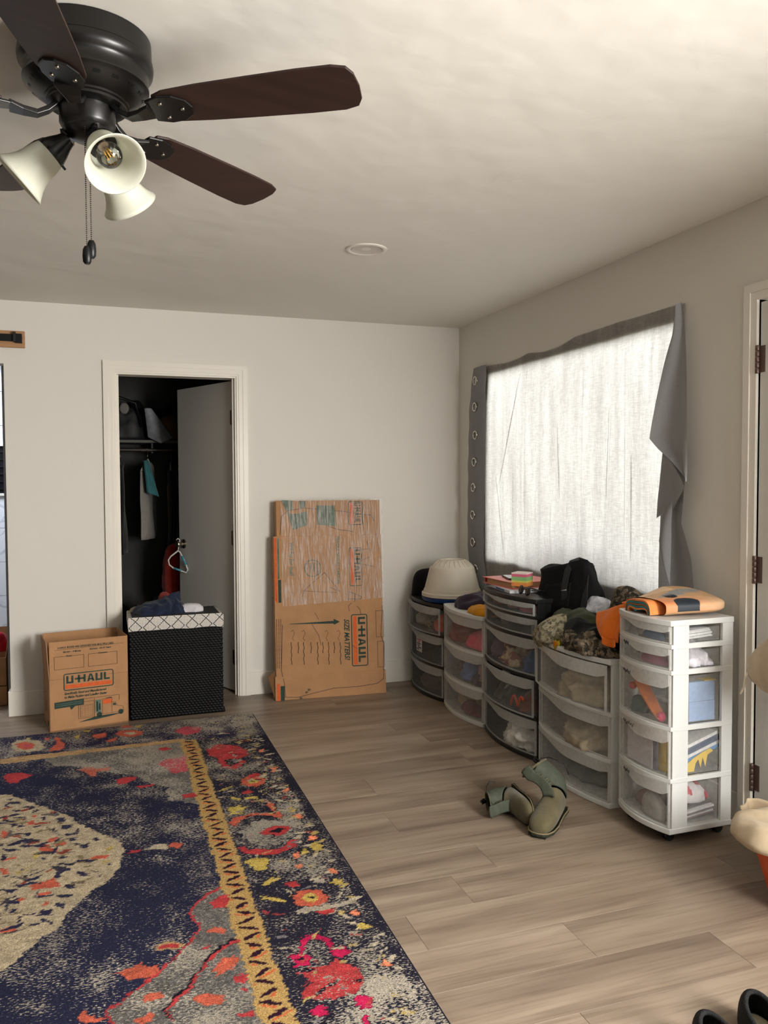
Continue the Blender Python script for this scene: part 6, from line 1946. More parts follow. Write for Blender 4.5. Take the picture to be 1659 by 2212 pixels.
tb2.tube([(-0.405, -1.53 - 0.13 * t, 0.235 + 0.05 * abs(math.sin(t * 5.5)) + 0.02 * t) for t in [i / 24 for i in range(25)]], 0.0065, 8)
tag(tb2.build('orange_strap', mat('orange cord', (206, 84, 48), 0.7, var=(20, .1)), smooth=180), 'bent orange cord inside the fourth drawer, black tower', 'strap')
lump2('white_sock', -1.46, -0.415, 0.355, .045, .022, .050, (206, 204, 196), 'white cloth caught over the fourth drawer edge, black tower', 124, None, .2, 20, 2.0)
lump2('white_sock', -1.37, -0.345, zC[3], .03, .03, .10, (190, 182, 164), 'cream sock near the middle of the fourth drawer, black tower', 125, CCg, .2, 20, 2)
lump2('folded_shirt', -1.56, -0.33, zC[4], .135, .075, .125, (216, 214, 206), 'white shirts crumpled in the bottom drawer, black tower', 126, CCg, .4, 15, 2.0)
CDg = 'clothes in the white tower under the camouflage heap'
zD = [.398 + .013, .202 + .013, .027]
lump2('folded_trousers', -2.10, -0.30, zD[0], .15, .10, .150, (172, 158, 128), 'sand coloured trousers in the top drawer under the camouflage heap', 127, CDg, .4, 11, 2.2)
lump2('folded_trousers', -2.26, -0.22, zD[0], .045, .11, .12, (120, 110, 96), 'taupe trousers at the right end of that top drawer', 128, CDg)
lump2('folded_trousers', -2.13, -0.30, zD[1], .15, .10, .115, (166, 152, 128), 'sand coloured trousers in the middle drawer under the camouflage heap', 129, CDg, .35, 11, 2.0)
lump2('folded_shirt', -2.02, -0.26, zD[2], .19, .11, .05, (112, 116, 118), 'thin grey shirt flat in the bottom drawer under the camouflage heap', 130, CDg)

# contents of the narrow tower: papers, toys, books
def sheet_stack(name, label, cat, x0, x1, y0, y1, z0, n, th, mats, tilt=0.0, axis='Y', jit=0.006, group=None):
    """A pile of thin things, each sheet or book its own part, tilted about the x or y axis."""
    o = thing(name, label, cat, ((x0 + x1) / 2, (y0 + y1) / 2, z0), group)
    rnd = random.Random(len(label))
    for i in range(n):
        m = mats[i % len(mats)]
        dx, dy = rnd.uniform(-jit, jit), rnd.uniform(-jit, jit)
        b = MB()
        b.box(x0 + dx, x1 + dx, y0 + dy, y1 + dy, z0 + i * th + .0004, z0 + (i + 1) * th - .0004)
        if tilt:
            q = Matrix.Translation((x0, y0, z0)) @ Matrix.Rotation(tilt, 4, axis) @ Matrix.Translation((-x0, -y0, -z0))
            b.v = [tuple(q @ Vector(p)) for p in b.v]
        b.build('sheet', m, o)
    return o


PAP = mat('white paper', (226, 226, 226), 0.8, var=(20, .02))
PAPB = mat('pale blue paper', (150, 176, 214), 0.8, var=(10, .06))
YEL = mat('yellow card', (224, 190, 60), 0.7, var=(10, .06))
NAVYB = mat('navy cover', (52, 74, 108), 0.5, var=(10, .1))
BLUEB = mat('sky blue cover', (64, 140, 206), 0.5, var=(10, .08))
zE = [.762 + .013, .664 + .013, .452 + .013, .255 + .013, .078]
EG = 'papers and toys in the narrow tower'
sheet_stack('paper_stack', 'loose white papers in the top drawer of the narrow tower', 'paper', -0.33, -0.16, -2.69, -2.50, zE[0], 8, .004, [PAP], -0.06, 'Y', .006, EG)
lump2('blue_pouch', -2.60, -0.37, zE[0], .07, .026, .045, (60, 96, 140), 'dark blue pouch at the front of the narrow tower top drawer', 131, EG, .1)
lump2('white_sack', -2.62, -0.24, zE[1], .07, .09, .055, (222, 218, 226), 'white plastic bag in the second drawer of the narrow tower', 132, EG, .3, 14, 2)
lump2('pink_pouch', -2.59, -0.365, zE[1], .085, .024, .045, (176, 92, 126), 'pink pouch at the front of the second narrow drawer', 133, EG, .1)
tx = thing('toy_boat', 'orange and yellow curved toy in the third narrow drawer', 'toy', (-0.37, -2.57, zE[2]), EG)
tbm = MB()
tbm.grid(lambda a, c: (-0.385 + 0.03 * c, -2.50 - 0.17 * a, zE[2] + 0.135 * (1 - a) ** 1.4 + 0.012 + 0.045 * c * math.sin(PI * (0.1 + 0.8 * a))), 18, 8)
tbm.build('hull', mat('orange toy plastic', (208, 116, 58), 0.45, var=(12, .15)), tx, smooth=180, thick=.006)
MB().ball((-0.365, -2.485, zE[2] + .098), .016, 12).build('ball', mat('red toy plastic', (206, 74, 62), 0.45, var=(9, .1)), tx, smooth=180)
MB().ball((-0.370, -2.665, zE[2] + .020), .019, 12, (.8, 1, 1)).build('wheel', mat('pink toy plastic', (214, 72, 112), 0.45, var=(9, .1)), tx, smooth=180)
lump2('green_cloth', -2.50, -0.355, zE[2], .055, .035, .075, (70, 96, 92), 'sea green cloth behind the orange toy in the narrow tower', 134, EG, .2)
lump2('grey_cloth', -2.545, -0.29, zE[2], .11, .055, .055, (150, 146, 140), 'pale grey cloth low in the third narrow drawer', 135, EG, .2)
sheet_stack('paper_stack', 'pale blue folders upright at the side of the third narrow drawer', 'folder', -0.27, -0.15, -2.699, -2.685, zE[2], 2, .075, [PAPB], 0, 'Y', .002, EG)
sheet_stack('yellow_cards', 'yellow cards at the back of the third narrow drawer', 'card', -0.20, -0.145, -2.70, -2.66, zE[2] + .151, 1, .003, [YEL], 0, 'Y', 0, EG)
lump2('yellow_toy', -2.668, -0.185, zE[2] + .0, .016, .035, .04, (214, 176, 58), 'yellow toy low at the side of the third narrow drawer', 136, EG, .1)
sheet_stack('book_pile', 'slanted books and folders at the side of the fourth narrow drawer', 'book', -0.285, -0.10, -2.694, -2.50, zE[3] + .035, 5, .013, [BLUEB, PAP, NAVYB, NAVYB, PAP], -0.30, 'Y', .003, EG)
sheet_stack('yellow_folder', 'wide yellow folder along the front of the fourth narrow drawer', 'folder', -0.355, -0.349, -2.68, -2.44, zE[3] + .004, 1, .155, [YEL], 0, 'Y', 0, EG)
sheet_stack('white_book', 'white book standing at the front of the fourth narrow drawer', 'book', -0.379, -0.370, -2.625, -2.47, zE[3] + .004, 1, .130, [mat('grey white cover', (196, 192, 196), .6, var=(6, .03))], 0, 'Y', 0, EG)
sheet_stack('purple_book', 'purple book standing beside the white one in the fourth narrow drawer', 'book', -0.376, -0.368, -2.648, -2.629, zE[3] + .004, 1, .125, [mat('violet cover', (86, 80, 108), .6, var=(6, .05))], 0, 'Y', 0, EG)
yz = MB()
pts = [(-0.29, .0), (-0.245, .0), (-0.238, .03), (-0.225, .045), (-0.215, .01), (-0.205, .05), (-0.192, .012), (-0.182, .058), (-0.155, .070), (-0.170, .082), (-0.215, .066), (-0.25, .05), (-0.29, .022)]
yz.slab([(x, -2.7005, zE[3] + z + .004) for x, z in pts], (0, .002, 0))
tag(yz.build('jagged_card', YEL), 'jagged yellow cut card at the side of the fourth narrow drawer', 'card')
sheet_stack('magazine_stack', 'magazines piled in the bottom drawer of the narrow tower', 'magazine', -0.30, -0.14, -2.69, -2.50, zE[4], 6, .007, [mat('mauve cover', (150, 128, 134), .5, var=(10, .1)), PAP, mat('dark cover', (78, 68, 74), .5, var=(10, .1))], -0.12, 'Y', .01, EG)
lump2('printed_sack', -2.62, -0.23, zE[4] + .063, .06, .085, .075, (210, 206, 206), 'white bag with red print in the bottom narrow drawer', 137, EG, .15, 10, 2.6, m=camo('red print bag', ((214, 210, 210), (196, 52, 74), (220, 216, 216), (176, 44, 62), (210, 208, 208)), 16))
lump2('white_slipper', -2.60, -0.365, zE[4], .075, .03, .105, (176, 172, 166), 'pale grey cloth shoe at the front of the bottom narrow drawer', 138, EG, .1)
lump2('mauve_cloth', -2.53, -0.31, zE[4], .085, .045, .05, (150, 116, 116), 'mauve cloth low at the left of the bottom narrow drawer', 139, EG, .2)

# ------------------------------------------------------------------ things standing on the towers
pt = thing('plant_pot', 'cream plastic pot upside down on the corner tower', 'pot', (-0.236, -0.408, 0.63))
POT = mat('cream plastic', (208, 198, 180), 0.45, var=(5, .04))
pc = (-0.236, -0.408, 0)
MB().lathe([(0.1891, 0.640), (0.1959, 0.642), (0.1959, 0.662), (0.1911, 0.666), (0.1853, 0.668), (0.1814, 0.684), (0.1776, 0.686), (0.1447, 0.818), (0.1428, 0.824), (0.1390, 0.828)], 64, pc, caps=False).build('body', POT, pt, smooth=35)
mr_ = MB()
mr_.lathe([(0.1390, 0.828), (0.1351, 0.832), (0.0907, 0.870), (0.0811, 0.873), (0.0772, 0.870), (0.0753, 0.862)], 64, pc, caps=False)
mr_.lathe([(0.0000, 0.861), (0.0753, 0.862)], 64, pc, caps=False)
mr_.build('base', POT, pt, smooth=35)
for k in range(24):
    a = 2 * PI * k / 24
    e = Vector((math.cos(a), math.sin(a), 0))
    MB().tube([Vector(pc) + e * 0.133 + Vector((0, 0, .8345)), Vector(pc) + e * 0.0945 + Vector((0, 0, .8675))], .0028, 6).build('rib', POT, pt, smooth=180)
ps = MB()
ps.lathe([(0.0, 0.6085), (0.165, 0.6085), (0.186, 0.612), (0.196, 0.630), (0.196, 0.637), (0.190, 0.637), (0.19, 0.618), (0.0, 0.616)], 56, pc)
tag(ps.build('saucer', mat('blue plastic', (24, 62, 116), 0.4, var=(5, .06)), smooth=40), 'blue plastic saucer under the upturned cream pot', 'saucer')
cap = lump('knit_cap', (-0.275, -0.095, 0.608), (0.105, 0.06, 0.165), cloth('black wool', (24, 22, 28)), 140, 0.0, 0.08, 9, 'black knit cap behind the upturned cream pot', 'hat', steep=3.4)
lump('plum_cloth', (-0.235, -0.800, 0.623), (0.140, 0.135, 0.070), cloth('dark plum cotton', (58, 48, 62)), 141, 0.5, 0.25, 9, 'dark plum cloth folded on the white tower', 'clothes', steep=4)
lump('yellow_cloth', (-0.315, -1.055, 0.622), (0.075, 0.115, 0.038), cloth('mustard cotton', (216, 148, 24), 0.1), 142, 0.2, 0.25, 14, 'mustard yellow cloth at the front of the white tower top', 'clothes', steep=3)
lump('olive_cloth', (-0.215, -0.985, 0.622), (0.06, 0.12, 0.060), cloth('olive cotton', (92, 88, 58), 0.1), 143, 0.2, 0.2, 14, 'olive cloth between the plum and mustard cloths', 'clothes')
lump('white_shirt', (-0.125, -0.985, 0.622), (0.075, 0.13, 0.115), cloth('white printed cotton', (196, 190, 192), 0.12), 144, 0.2, 0.2, 12, 'white shirt bunched behind the mustard cloth on the white tower', 'clothes')
# binder, notebook, phone, note cube, sunglasses on the black tower
REDB = mat('red binder cover', (206, 60, 58), 0.45, var=(5, .06))
PINKB = mat('coral binder cover', (226, 120, 106), 0.4, var=(5, .05))
bd = thing('ring_binder', 'coral red ring binder lying on the tall black tower', 'binder', (-0.235, -1.31, 0.80))
def obox(bb, c, ang, x0, x1, y0, y1, z0, z1, tilt=0.0):
    b2 = MB()
    b2.box(x0, x1, y0, y1, z0, z1)
    q = Matrix.Translation(c) @ Matrix.Rotation(ang, 4, 'Z') @ Matrix.Rotation(tilt, 4, 'X')
    return bb.add([tuple(q @ Vector(p)) for p in b2.v], b2.f)


bc, ba = (-0.225, -1.295, 0.817), R(4)
obox(MB(), bc, ba, -0.145, 0.13, -0.155, 0.155, 0.030, 0.034, R(0)).build('cover', PINKB, bd, bevel=.002)
obox(MB(), bc, ba, -0.145, 0.13, -0.155, 0.155, 0.0, 0.004).build('cover', PINKB, bd, bevel=.002)
obox(MB(), bc, ba, -0.13, 0.125, 0.148, 0.155, 0.0, 0.034).build('spine', REDB, bd, bevel=.002)
obox(MB(), bc, ba, -0.135, 0.12, -0.14, 0.12, 0.005, 0.028).build('pages', mat('tan pages', (186, 150, 110), .8, var=(5, .1, (1, 1, 60))), bd)
nbk = thing('notebook', 'white and blue notebook under the red binder', 'notebook', (-0.24, -1.37, 0.80))
obox(MB(), (-0.245, -1.375, 0.801), R(-6), -0.135, 0.13, -0.135, 0.14, 0.0, 0.013).build('pages', PAP, nbk, bevel=.001)
obox(MB(), (-0.245, -1.375, 0.801), R(-6), -0.1355, -0.134, -0.06, 0.06, 0.003, 0.011).build('label', mat('blue label', (60, 92, 168), .5, var=(60, .4)), nbk)
obox(MB(), (-0.245, -1.375, 0.801), R(-6), -0.137, 0.131, -0.136, 0.141, 0.013, 0.0155).build('cover', mat('white cover', (222, 220, 226), .4, var=(5, .03)), nbk, bevel=.001)
ph = thing('phone', 'dark phone lying on the red binder', 'phone', (-0.25, -1.30, .852))
obox(MB(), (-0.262, -1.285, 0.8515), R(-14), -0.045, 0.045, -0.08, 0.08, 0.0, 0.009).build('case', mat('dark phone case', (44, 30, 30), .4, var=(5, .1)), ph, bevel=.003)
obox(MB(), (-0.262, -1.285, 0.8515), R(-14), -0.040, 0.040, -0.074, 0.074, 0.009, 0.0095).build('screen', mat('grey glass', (150, 148, 146), .08, 0, .8, var=(5, .02)), ph)
nc = thing('note_cube', 'rainbow sticky note cube on the binder beside the black tote', 'notepad', (-0.285, -1.475, .85))
cols_ = [('orange notes', (232, 146, 72)), ('yellow notes', (206, 206, 98)), ('green notes', (140, 190, 124)), ('pink notes', (222, 104, 132)), ('white notes', (228, 214, 206))]
zc = 0
for (nm_, rgb), hgt in zip(cols_, (.020, .010, .019, .014, .006)):
    obox(MB(), (-0.300, -1.455, 0.8345), R(38), -0.042, 0.042, -0.042, 0.042, zc, zc + hgt).build('note_block', mat(nm_, rgb, .8, var=(8, .05, (1, 1, 80))), nc)
    zc += hgt
sg = thing('sunglasses', 'dark sunglasses in front of the sticky note cube', 'sunglasses', (-0.33, -1.58, .80))
LENS = mat('dark lens', (14, 14, 18), .12, 0, .7, var=(5, .1))
for dy in (-0.034, 0.034):
    lb = MB()
    lb.M = Matrix.Translation((-0.352 - abs(dy) * 0.2, -1.585 + dy, 0.828)) @ Matrix.Rotation(R(12), 4, 'Y')
    lb.ball((0, 0, 0), 0.026, 14, (0.18, 1.05, 0.92))
    lb.build('lens', LENS, sg, smooth=180)
MB().tube([(-0.362, -1.595, .836), (-0.366, -1.585, .840), (-0.362, -1.575, .836)], .0035, 8).build('bridge', BFRAME, sg, smooth=180)
for dy in (-0.060, 0.060):
    MB().tube([(-0.352, -1.585 + dy, .836), (-0.30, -1.585 + dy * 1.02, .832), (-0.235, -1.585 + dy, .812)], .003, 8).build('temple', BFRAME, sg, smooth=180)
# black tote slumped over two towers
TOTE = mat('black canvas', (15, 15, 17), 0.85, 0, .25, var=(60, .3), bump=(300, .3))
to = thing('tote_bag', 'black canvas tote bag leaning in front of the curtain', 'bag', (-0.17, -1.75, .80))
QT = Matrix.Translation((-0.195, -1.735, 0.800)) @ Matrix.Rotation(R(-9), 4, 'X') @ Matrix.Rotation(R(8), 4, 'Z')
tg = MB()
rg = []
for k in range(13):
    t = k / 12
    z = -0.075 + 0.240 * t
    hw_, hd = 0.225 - 0.030 * t + 0.01 * math.sin(t * 5), (0.085 - 0.045 * t) * (1 + 0.15 * math.sin(t * 7))
    ring = []
    for i in range(40):
        a = 2 * PI * i / 40
        ca_, sa_ = math.cos(a), math.sin(a)
        x = hd * math.copysign(abs(sa_) ** 0.7, sa_) + 0.009 * nz((ca_ * 3, sa_ * 3, t * 3), 1, 7)
        y = hw_ * math.copysign(abs(ca_) ** 0.55, ca_) + 0.008 * nz((ca_ * 3, sa_ * 3, t * 4), 1, 3)
        ring.append(tuple(QT @ Vector((x, y, z + 0.015 * math.sin(a * 2) * t))))
    rg.append(ring)
tg.rings(rg)
tg.build('body', TOTE, to, smooth=180)
for yy, lean in ((0.02, 0), (-0.10, 1)):
    pass
st1 = MB()
pth = [(-0.080, -0.06, -0.03), (-0.075, -0.065, 0.06), (-0.056, -0.075, 0.135), (-0.030, -0.085, 0.170), (0.0, -0.10, 0.178), (0.02, -0.13, 0.165), (-0.015, -0.165, 0.110), (-0.060, -0.195, 0.03), (-0.080, -0.205, -0.02), (-0.085, -0.19, -0.07)]
rgs = []
for i, p in enumerate(pth):
    p = Vector(p)
    t = (Vector(pth[min(i + 1, len(pth) - 1)]) - Vector(pth[max(i - 1, 0)])).normalized()
    n_ = Vector((1, 0, 0.25)).normalized()
    w_ = t.cross(n_).normalized()
    n_ = w_.cross(t)
    rgs.append([tuple(QT @ (p + w_ * a + n_ * c)) for a, c in ((-.019, -.002), (.019, -.002), (.019, .002), (-.019, .002))])
st1.rings(rgs)
st1.build('handle', mat('black webbing', (24, 24, 26), .7, var=(80, .2)), to, smooth=30)
pk = MB()
pk.grid(lambda a, c: tuple(QT @ Vector((-0.086 + 0.030 * c + 0.004 * math.sin(a * 5), 0.10 - 0.20 * a, -0.045 + 0.12 * c))), 12, 8)
pk.build('pocket', TOTE, to, smooth=180, thick=.004)
obl = MB()
obl.add([tuple(QT @ Vector(p)) for p in ((-0.0745, -0.045, .040), (-0.0745, -0.082, .040), (-0.0705, -0.082, .050), (-0.0705, -0.045, .050))], [(0, 1, 2, 3)])
obl.v = [(x - 0.004, y, z) for x, y, z in obl.v]
obl.build('tag', mat('white tag', (222, 220, 214), .6, var=(9, .03)), to, thick=.001)

# heap on the white tower: camouflage, jackets, plastic, orange shirt
CAM = camo('digital camouflage', ((128, 120, 98), (158, 150, 126), (96, 92, 78), (172, 162, 138), (138, 128, 106)), 55)
CAMD = camo('dark camouflage', ((72, 66, 56), (112, 100, 84), (50, 48, 44), (136, 122, 104), (86, 78, 66)), 40)
lump('dark_clothes', (-0.235, -2.08, 0.634), (0.135, 0.24, 0.105), DARK[0], 150, 0, 0.2, 9, 'black clothes at the bottom of the heap on the white tower', 'clothes', steep=4)
lump('camouflage_jacket', (-0.330, -1.880, 0.634), (0.110, 0.125, 0.105), CAM, 151, 0.2, 0.16, 14, 'tan camouflage jacket bundled at the front left of the heap', 'clothes', steep=3.4)
cs = MB()
cs.ball((-0.405, -1.850, 0.640), 0.062, 22, (0.55, 1.15, 0.85))
cs.v = [(x + .012 * nz((x, y, z), 22, 3), y + .016 * nz((x, y, z), 18, 5), z + .014 * nz((x, y, z), 20, 7)) for x, y, z in cs.v]
cs.build('sleeve', CAM, bpy.data.objects['camouflage_jacket'], smooth=180)
lump('green_jacket', (-0.215, -1.955, 0.700), (0.125, 0.195, 0.075), cloth('army green', (62, 68, 48), 0.2), 152, 0.1, 0.3, 12, 'army green jacket lying across the top of the heap', 'clothes', steep=3)
lump('camouflage_trousers', (-0.325, -2.145, 0.634), (0.085, 0.14, 0.075), CAMD, 153, 0, 0.5, 16, 'dark camouflage trousers at the front right of the heap', 'clothes', steep=2.4)
lump('camouflage_shirt', (-0.145, -2.185, 0.640), (0.075, 0.16, 0.265), CAMD, 154, 0, 0.12, 9, 'camouflage shirt piled high against the curtain behind the orange shirt', 'clothes', steep=2.6)
lump('clear_bag', (-0.185, -1.945, 0.772), (0.05, 0.085, 0.055), mat('crinkled poly', (196, 198, 206), 0.2, 0, .7, var=(25, .2), bump=(40, .8)), 155, 0, 0.5, 16, 'crinkled clear plastic bag on top of the green jacket', 'bag', steep=2)
py = thing('candy_bag', 'small yellow and green wrapped candy bag hanging off the heap', 'bag', (-0.405, -1.985, .62))
MB().ball((-0.408, -1.985, 0.632), 0.032, 14, (.5, .95, 1.0)).build('bag', camo('yellow print', ((196, 170, 40), (90, 104, 40), (214, 128, 40), (60, 66, 40), (190, 176, 90)), 40), py, smooth=180)
MB().ball((-0.404, -2.010, 0.600), 0.026, 12, (.5, 1.1, .8)).build('knot', mat('grey foil', (90, 92, 88), .4, .4, var=(20, .3)), py, smooth=180)
os_ = thing('orange_shirt', 'bright orange shirt hanging from the narrow tower onto the heap', 'clothes', (-0.34, -2.3, .75))
ob = MB()


def orange_pt(a, c):
    tl, tr2 = Vector((-0.335, -2.185, 0.806)), Vector((-0.300, -2.400, 0.885))
    bl, br2 = Vector((-0.385, -2.305, 0.716)), Vector((-0.365, -2.392, 0.716))
    p = tl.lerp(tr2, a).lerp(bl.lerp(br2, a), c)
    p.x += -0.022 * math.sin(PI * c) + 0.008 * math.sin(a * 8 + c * 3)
    return tuple(p)


ob.grid(orange_pt, 26, 20)
ORS = cloth('orange cotton', (232, 118, 36), 0.08)
ob.build('body', ORS, os_, smooth=180, thick=.006)
ob2 = MB()
ob2.grid(lambda a, c: tuple(Vector(orange_pt(0.1 + 0.9 * a, 1.0)) + Vector((-0.010 + 0.006 * math.sin(a * 5), -0.004, 0.016 - 0.030 * c - 0.012 * math.sin(PI * a)))), 16, 5)
ob2.build('hem', ORS, os_, smooth=180, thick=.005)
ob3 = MB()
ob3.grid(lambda a, c: (-0.350 + 0.24 * a, -2.385 - 0.075 * c, 0.880 - 0.010 * c + 0.004 * math.sin(a * 9)), 16, 6)
ob3.build('shoulder', ORS, os_, smooth=180, thick=.006)


# padded seat mat with an animal face, folded on the narrow tower
def seat_mat():
    root = thing('padded_mat', 'tan and orange padded mat with a dark spot, folded on the narrow tower', 'mat', (-0.22, -2.58, .861))
    nu2, nv2 = 170, 130
    vs, cols = [], []
    A, B2 = Vector((-0.345, -2.560, 0)), Vector((-0.060, -2.585, 0))
    tan, org, gry, nvy, blk, pale = (lin(c) for c in ((206, 164, 122), (232, 148, 96), (150, 150, 148), (40, 48, 58), (14, 14, 24), (226, 190, 150)))
    for j in range(nv2 + 1):
        for i in range(nu2 + 1):
            u_, v_ = i / nu2, j / nv2                       # u along, v around
            s_ = u_
            w = 0.135 * (0.72 + 0.28 * min(1, s_ / 0.5)) * (1 - max(0, (s_ - 0.55) / 0.45) ** 2.6) ** 0.5 if s_ < 1 else 0
            h = 0.026 * (1 - max(0, (s_ - 0.5) / 0.5) ** 3.0) ** 0.5 + 0.004
            if s_ >= 1:
                h = 0.002
            a = 2 * PI * v_
            c_, n_ = math.cos(a), math.sin(a)
            y = w * math.copysign(abs(c_) ** 0.6, c_)
            z = h * math.copysign(abs(n_) ** 0.6, n_)
            lift = 0.012 * math.sin(PI * s_)
            p = A.lerp(B2, s_) + Vector((0, y, 0.861 + 0.030 + lift * 0.3 + z))
            if p.z < 0.8625:
                p.z = 0.8625
            p.z += 0.010 * s_ + 0.15 * max(0, y + 0.06) * min(1, s_ * 2)
            vs.append(tuple(p))
            # paint: near side orange, far top tan with grey wing shapes, navy oval on the near side, black eye
            k = tan
            if n_ > -0.2:
                if y < -0.07 + 0.05 * (1 - s_):
                    k = tuple(org[q] * (1 - min(1, s_ * 1.15)) + pale[q] * min(1, s_ * 1.15) for q in range(3))
                if y > -0.035 + 0.03 * s_ and y < 0.028 + 0.05 * s_ and 0.10 < s_ < 0.86 and abs((y - 0.01 - 0.06 * (s_ - .4)) / 0.030) < 1 - ((s_ - .5) / .42) ** 2:
                    k = gry
                if ((s_ - 0.30) / 0.16) ** 2 + ((y + 0.100) / 0.045) ** 2 < 1:
                    k = nvy
                if ((s_ - 0.27) / 0.085) ** 2 + ((y + 0.020) / 0.022) ** 2 < 1:
                    k = blk
                if y > 0.05 and s_ < 0.5:
                    k = pale
            cols.append((*k, 1))
    w_ = nu2 + 1
    fs = [(j * w_ + i, j * w_ + i + 1, (j + 1) * w_ + i + 1, (j + 1) * w_ + i) for j in range(nv2) for i in range(nu2)]
    me = bpy.data.meshes.new('pad')
    me.from_pydata(vs, [], fs)
    ca_ = me.attributes.new('Col', 'FLOAT_COLOR', 'POINT')
    ca_.data.foreach_set('color', [x for c in cols for x in c])
    m = bpy.data.materials.new('printed foam')
    T_, N, L = nt(m)
    at = N.new('ShaderNodeAttribute')
    at.attribute_name = 'Col'
    n = noise_node(N, L, 40, 3)
    r = ramp(N, L, n.outputs['Fac'], [(0.3, (.9, .9, .9)), (.7, (1, 1, 1))])
    mx = N.new('ShaderNodeMix')
    mx.data_type, mx.blend_type = 'RGBA', 'MULTIPLY'
    mx.inputs['Factor'].default_value = 1
    L.new(at.outputs['Color'], mx.inputs['A'])
    L.new(r.outputs['Color'], mx.inputs['B'])
    L.new(mx.outputs['Result'], N['Principled BSDF'].inputs['Base Color'])
    N['Principled BSDF'].inputs['Roughness'].default_value = 0.6
    me.materials.append(m)
    bm = bmesh.new()
    bm.from_mesh(me)
    bmesh.ops.remove_doubles(bm, verts=bm.verts, dist=1e-5)
    bmesh.ops.recalc_face_normals(bm, faces=bm.faces)
    bm.to_mesh(me)
    bm.free()
    me.polygons.foreach_set('use_smooth', [True] * len(me.polygons))
    o = bpy.data.objects.new('pad', me)
    COL.objects.link(o)
    adopt(o, root)
    # folded end: nested curved layers seen edge-on at the front
    lay = [('orange fold', (230, 138, 72)), ('teal lining', (52, 132, 138)), ('brown lining', (150, 92, 48)), ('teal lining', (52, 132, 138)), ('orange fold', (230, 138, 72))]
    for k, (nm_, rgb) in enumerate(lay):
        r0 = 0.056 - 0.0085 * k
        pts = []
        for t in [q / 20 for q in range(21)]:
            an = PI * (0.98 - 0.98 * t)
            pts.append((-2.535 + 0.078 * math.cos(an) * (1 - 0.05 * k), 0.866 + r0 * math.sin(an) ** 0.8 + 0.006 * math.sin(t * 9)))
        b = MB()
        b.rings([[(-0.385, y, z), (-0.200, y, z), (-0.200, y, z - 0.0065), (-0.385, y, z - 0.0065)] for y, z in pts])
        b.build('fold', mat(nm_, rgb, .8, var=(30, .1)), root, smooth=50)
    tr_ = MB()
    tr_.lathe([(0.0, -0.09), (0.013, -0.088), (0.016, -0.02), (0.015, 0.05), (0.0, 0.052)], 18, (-0.295, -2.518, 0.880), Matrix.Rotation(PI / 2, 3, 'Y'))
    tr_.build('roll', mat('teal lining', (52, 132, 138)), root, smooth=60)


seat_mat()

# ------------------------------------------------------------------ boots on the floor
SUEDE = mat('olive suede', (92, 84, 60), 0.85, 0, .25, var=(18, .22), bump=(120, .2), sheen=.2)
SAGE = mat('sage nylon', (74, 79, 66), 0.8, 0, .25, var=(40, .15), bump=(300, .2))
SOLE = mat('dark olive rubber', (38, 40, 30), 0.7, 0, .3, var=(20, .2))
LACE = mat('olive lace', (96, 90, 66), 0.8, var=(60, .2))


def boot_point(secs, k, a, side):
    """secs: (top point, bottom point, half width) pairs along the boot in its side profile (x toe, z up)."""
    (tx, tz), (bx, bz), w = secs[k]
    c, s_ = math.cos(a), math.sin(a)
    cx, cz = (tx + bx) / 2, (tz + bz) / 2
    dx, dz = (tx - bx) / 2, (tz - bz) / 2
    q = math.copysign(abs(s_) ** 0.8, s_)
    return (cx + dx * q, w * math.copysign(abs(c) ** 0.75, c), cz + dz * q)


FOOT = [((.296, .036), (.296, .022), .004), ((.290, .056), (.292, .016), .030), ((.272, .070), (.275, .014), .043), ((.240, .080), (.240, .013), .050), ((.200, .090), (.200, .013), .051),
        ((.165, .104), (.140, .013), .047), ((.140, .122), (.060, .013), .041), ((.122, .142), (.008, .016), .038), ((.112, .160), (-.004, .050), .039)]
SHAFT = [((.112, .158), (-.004, .052), .0395), ((.106, .180), (-.002, .090), .040), ((.104, .205), (.002, .130), .042), ((.106, .228), (.0, .172), .046), ((.110, .248), (-.004, .212), .050), ((.113, .262), (-.006, .244), .052)]


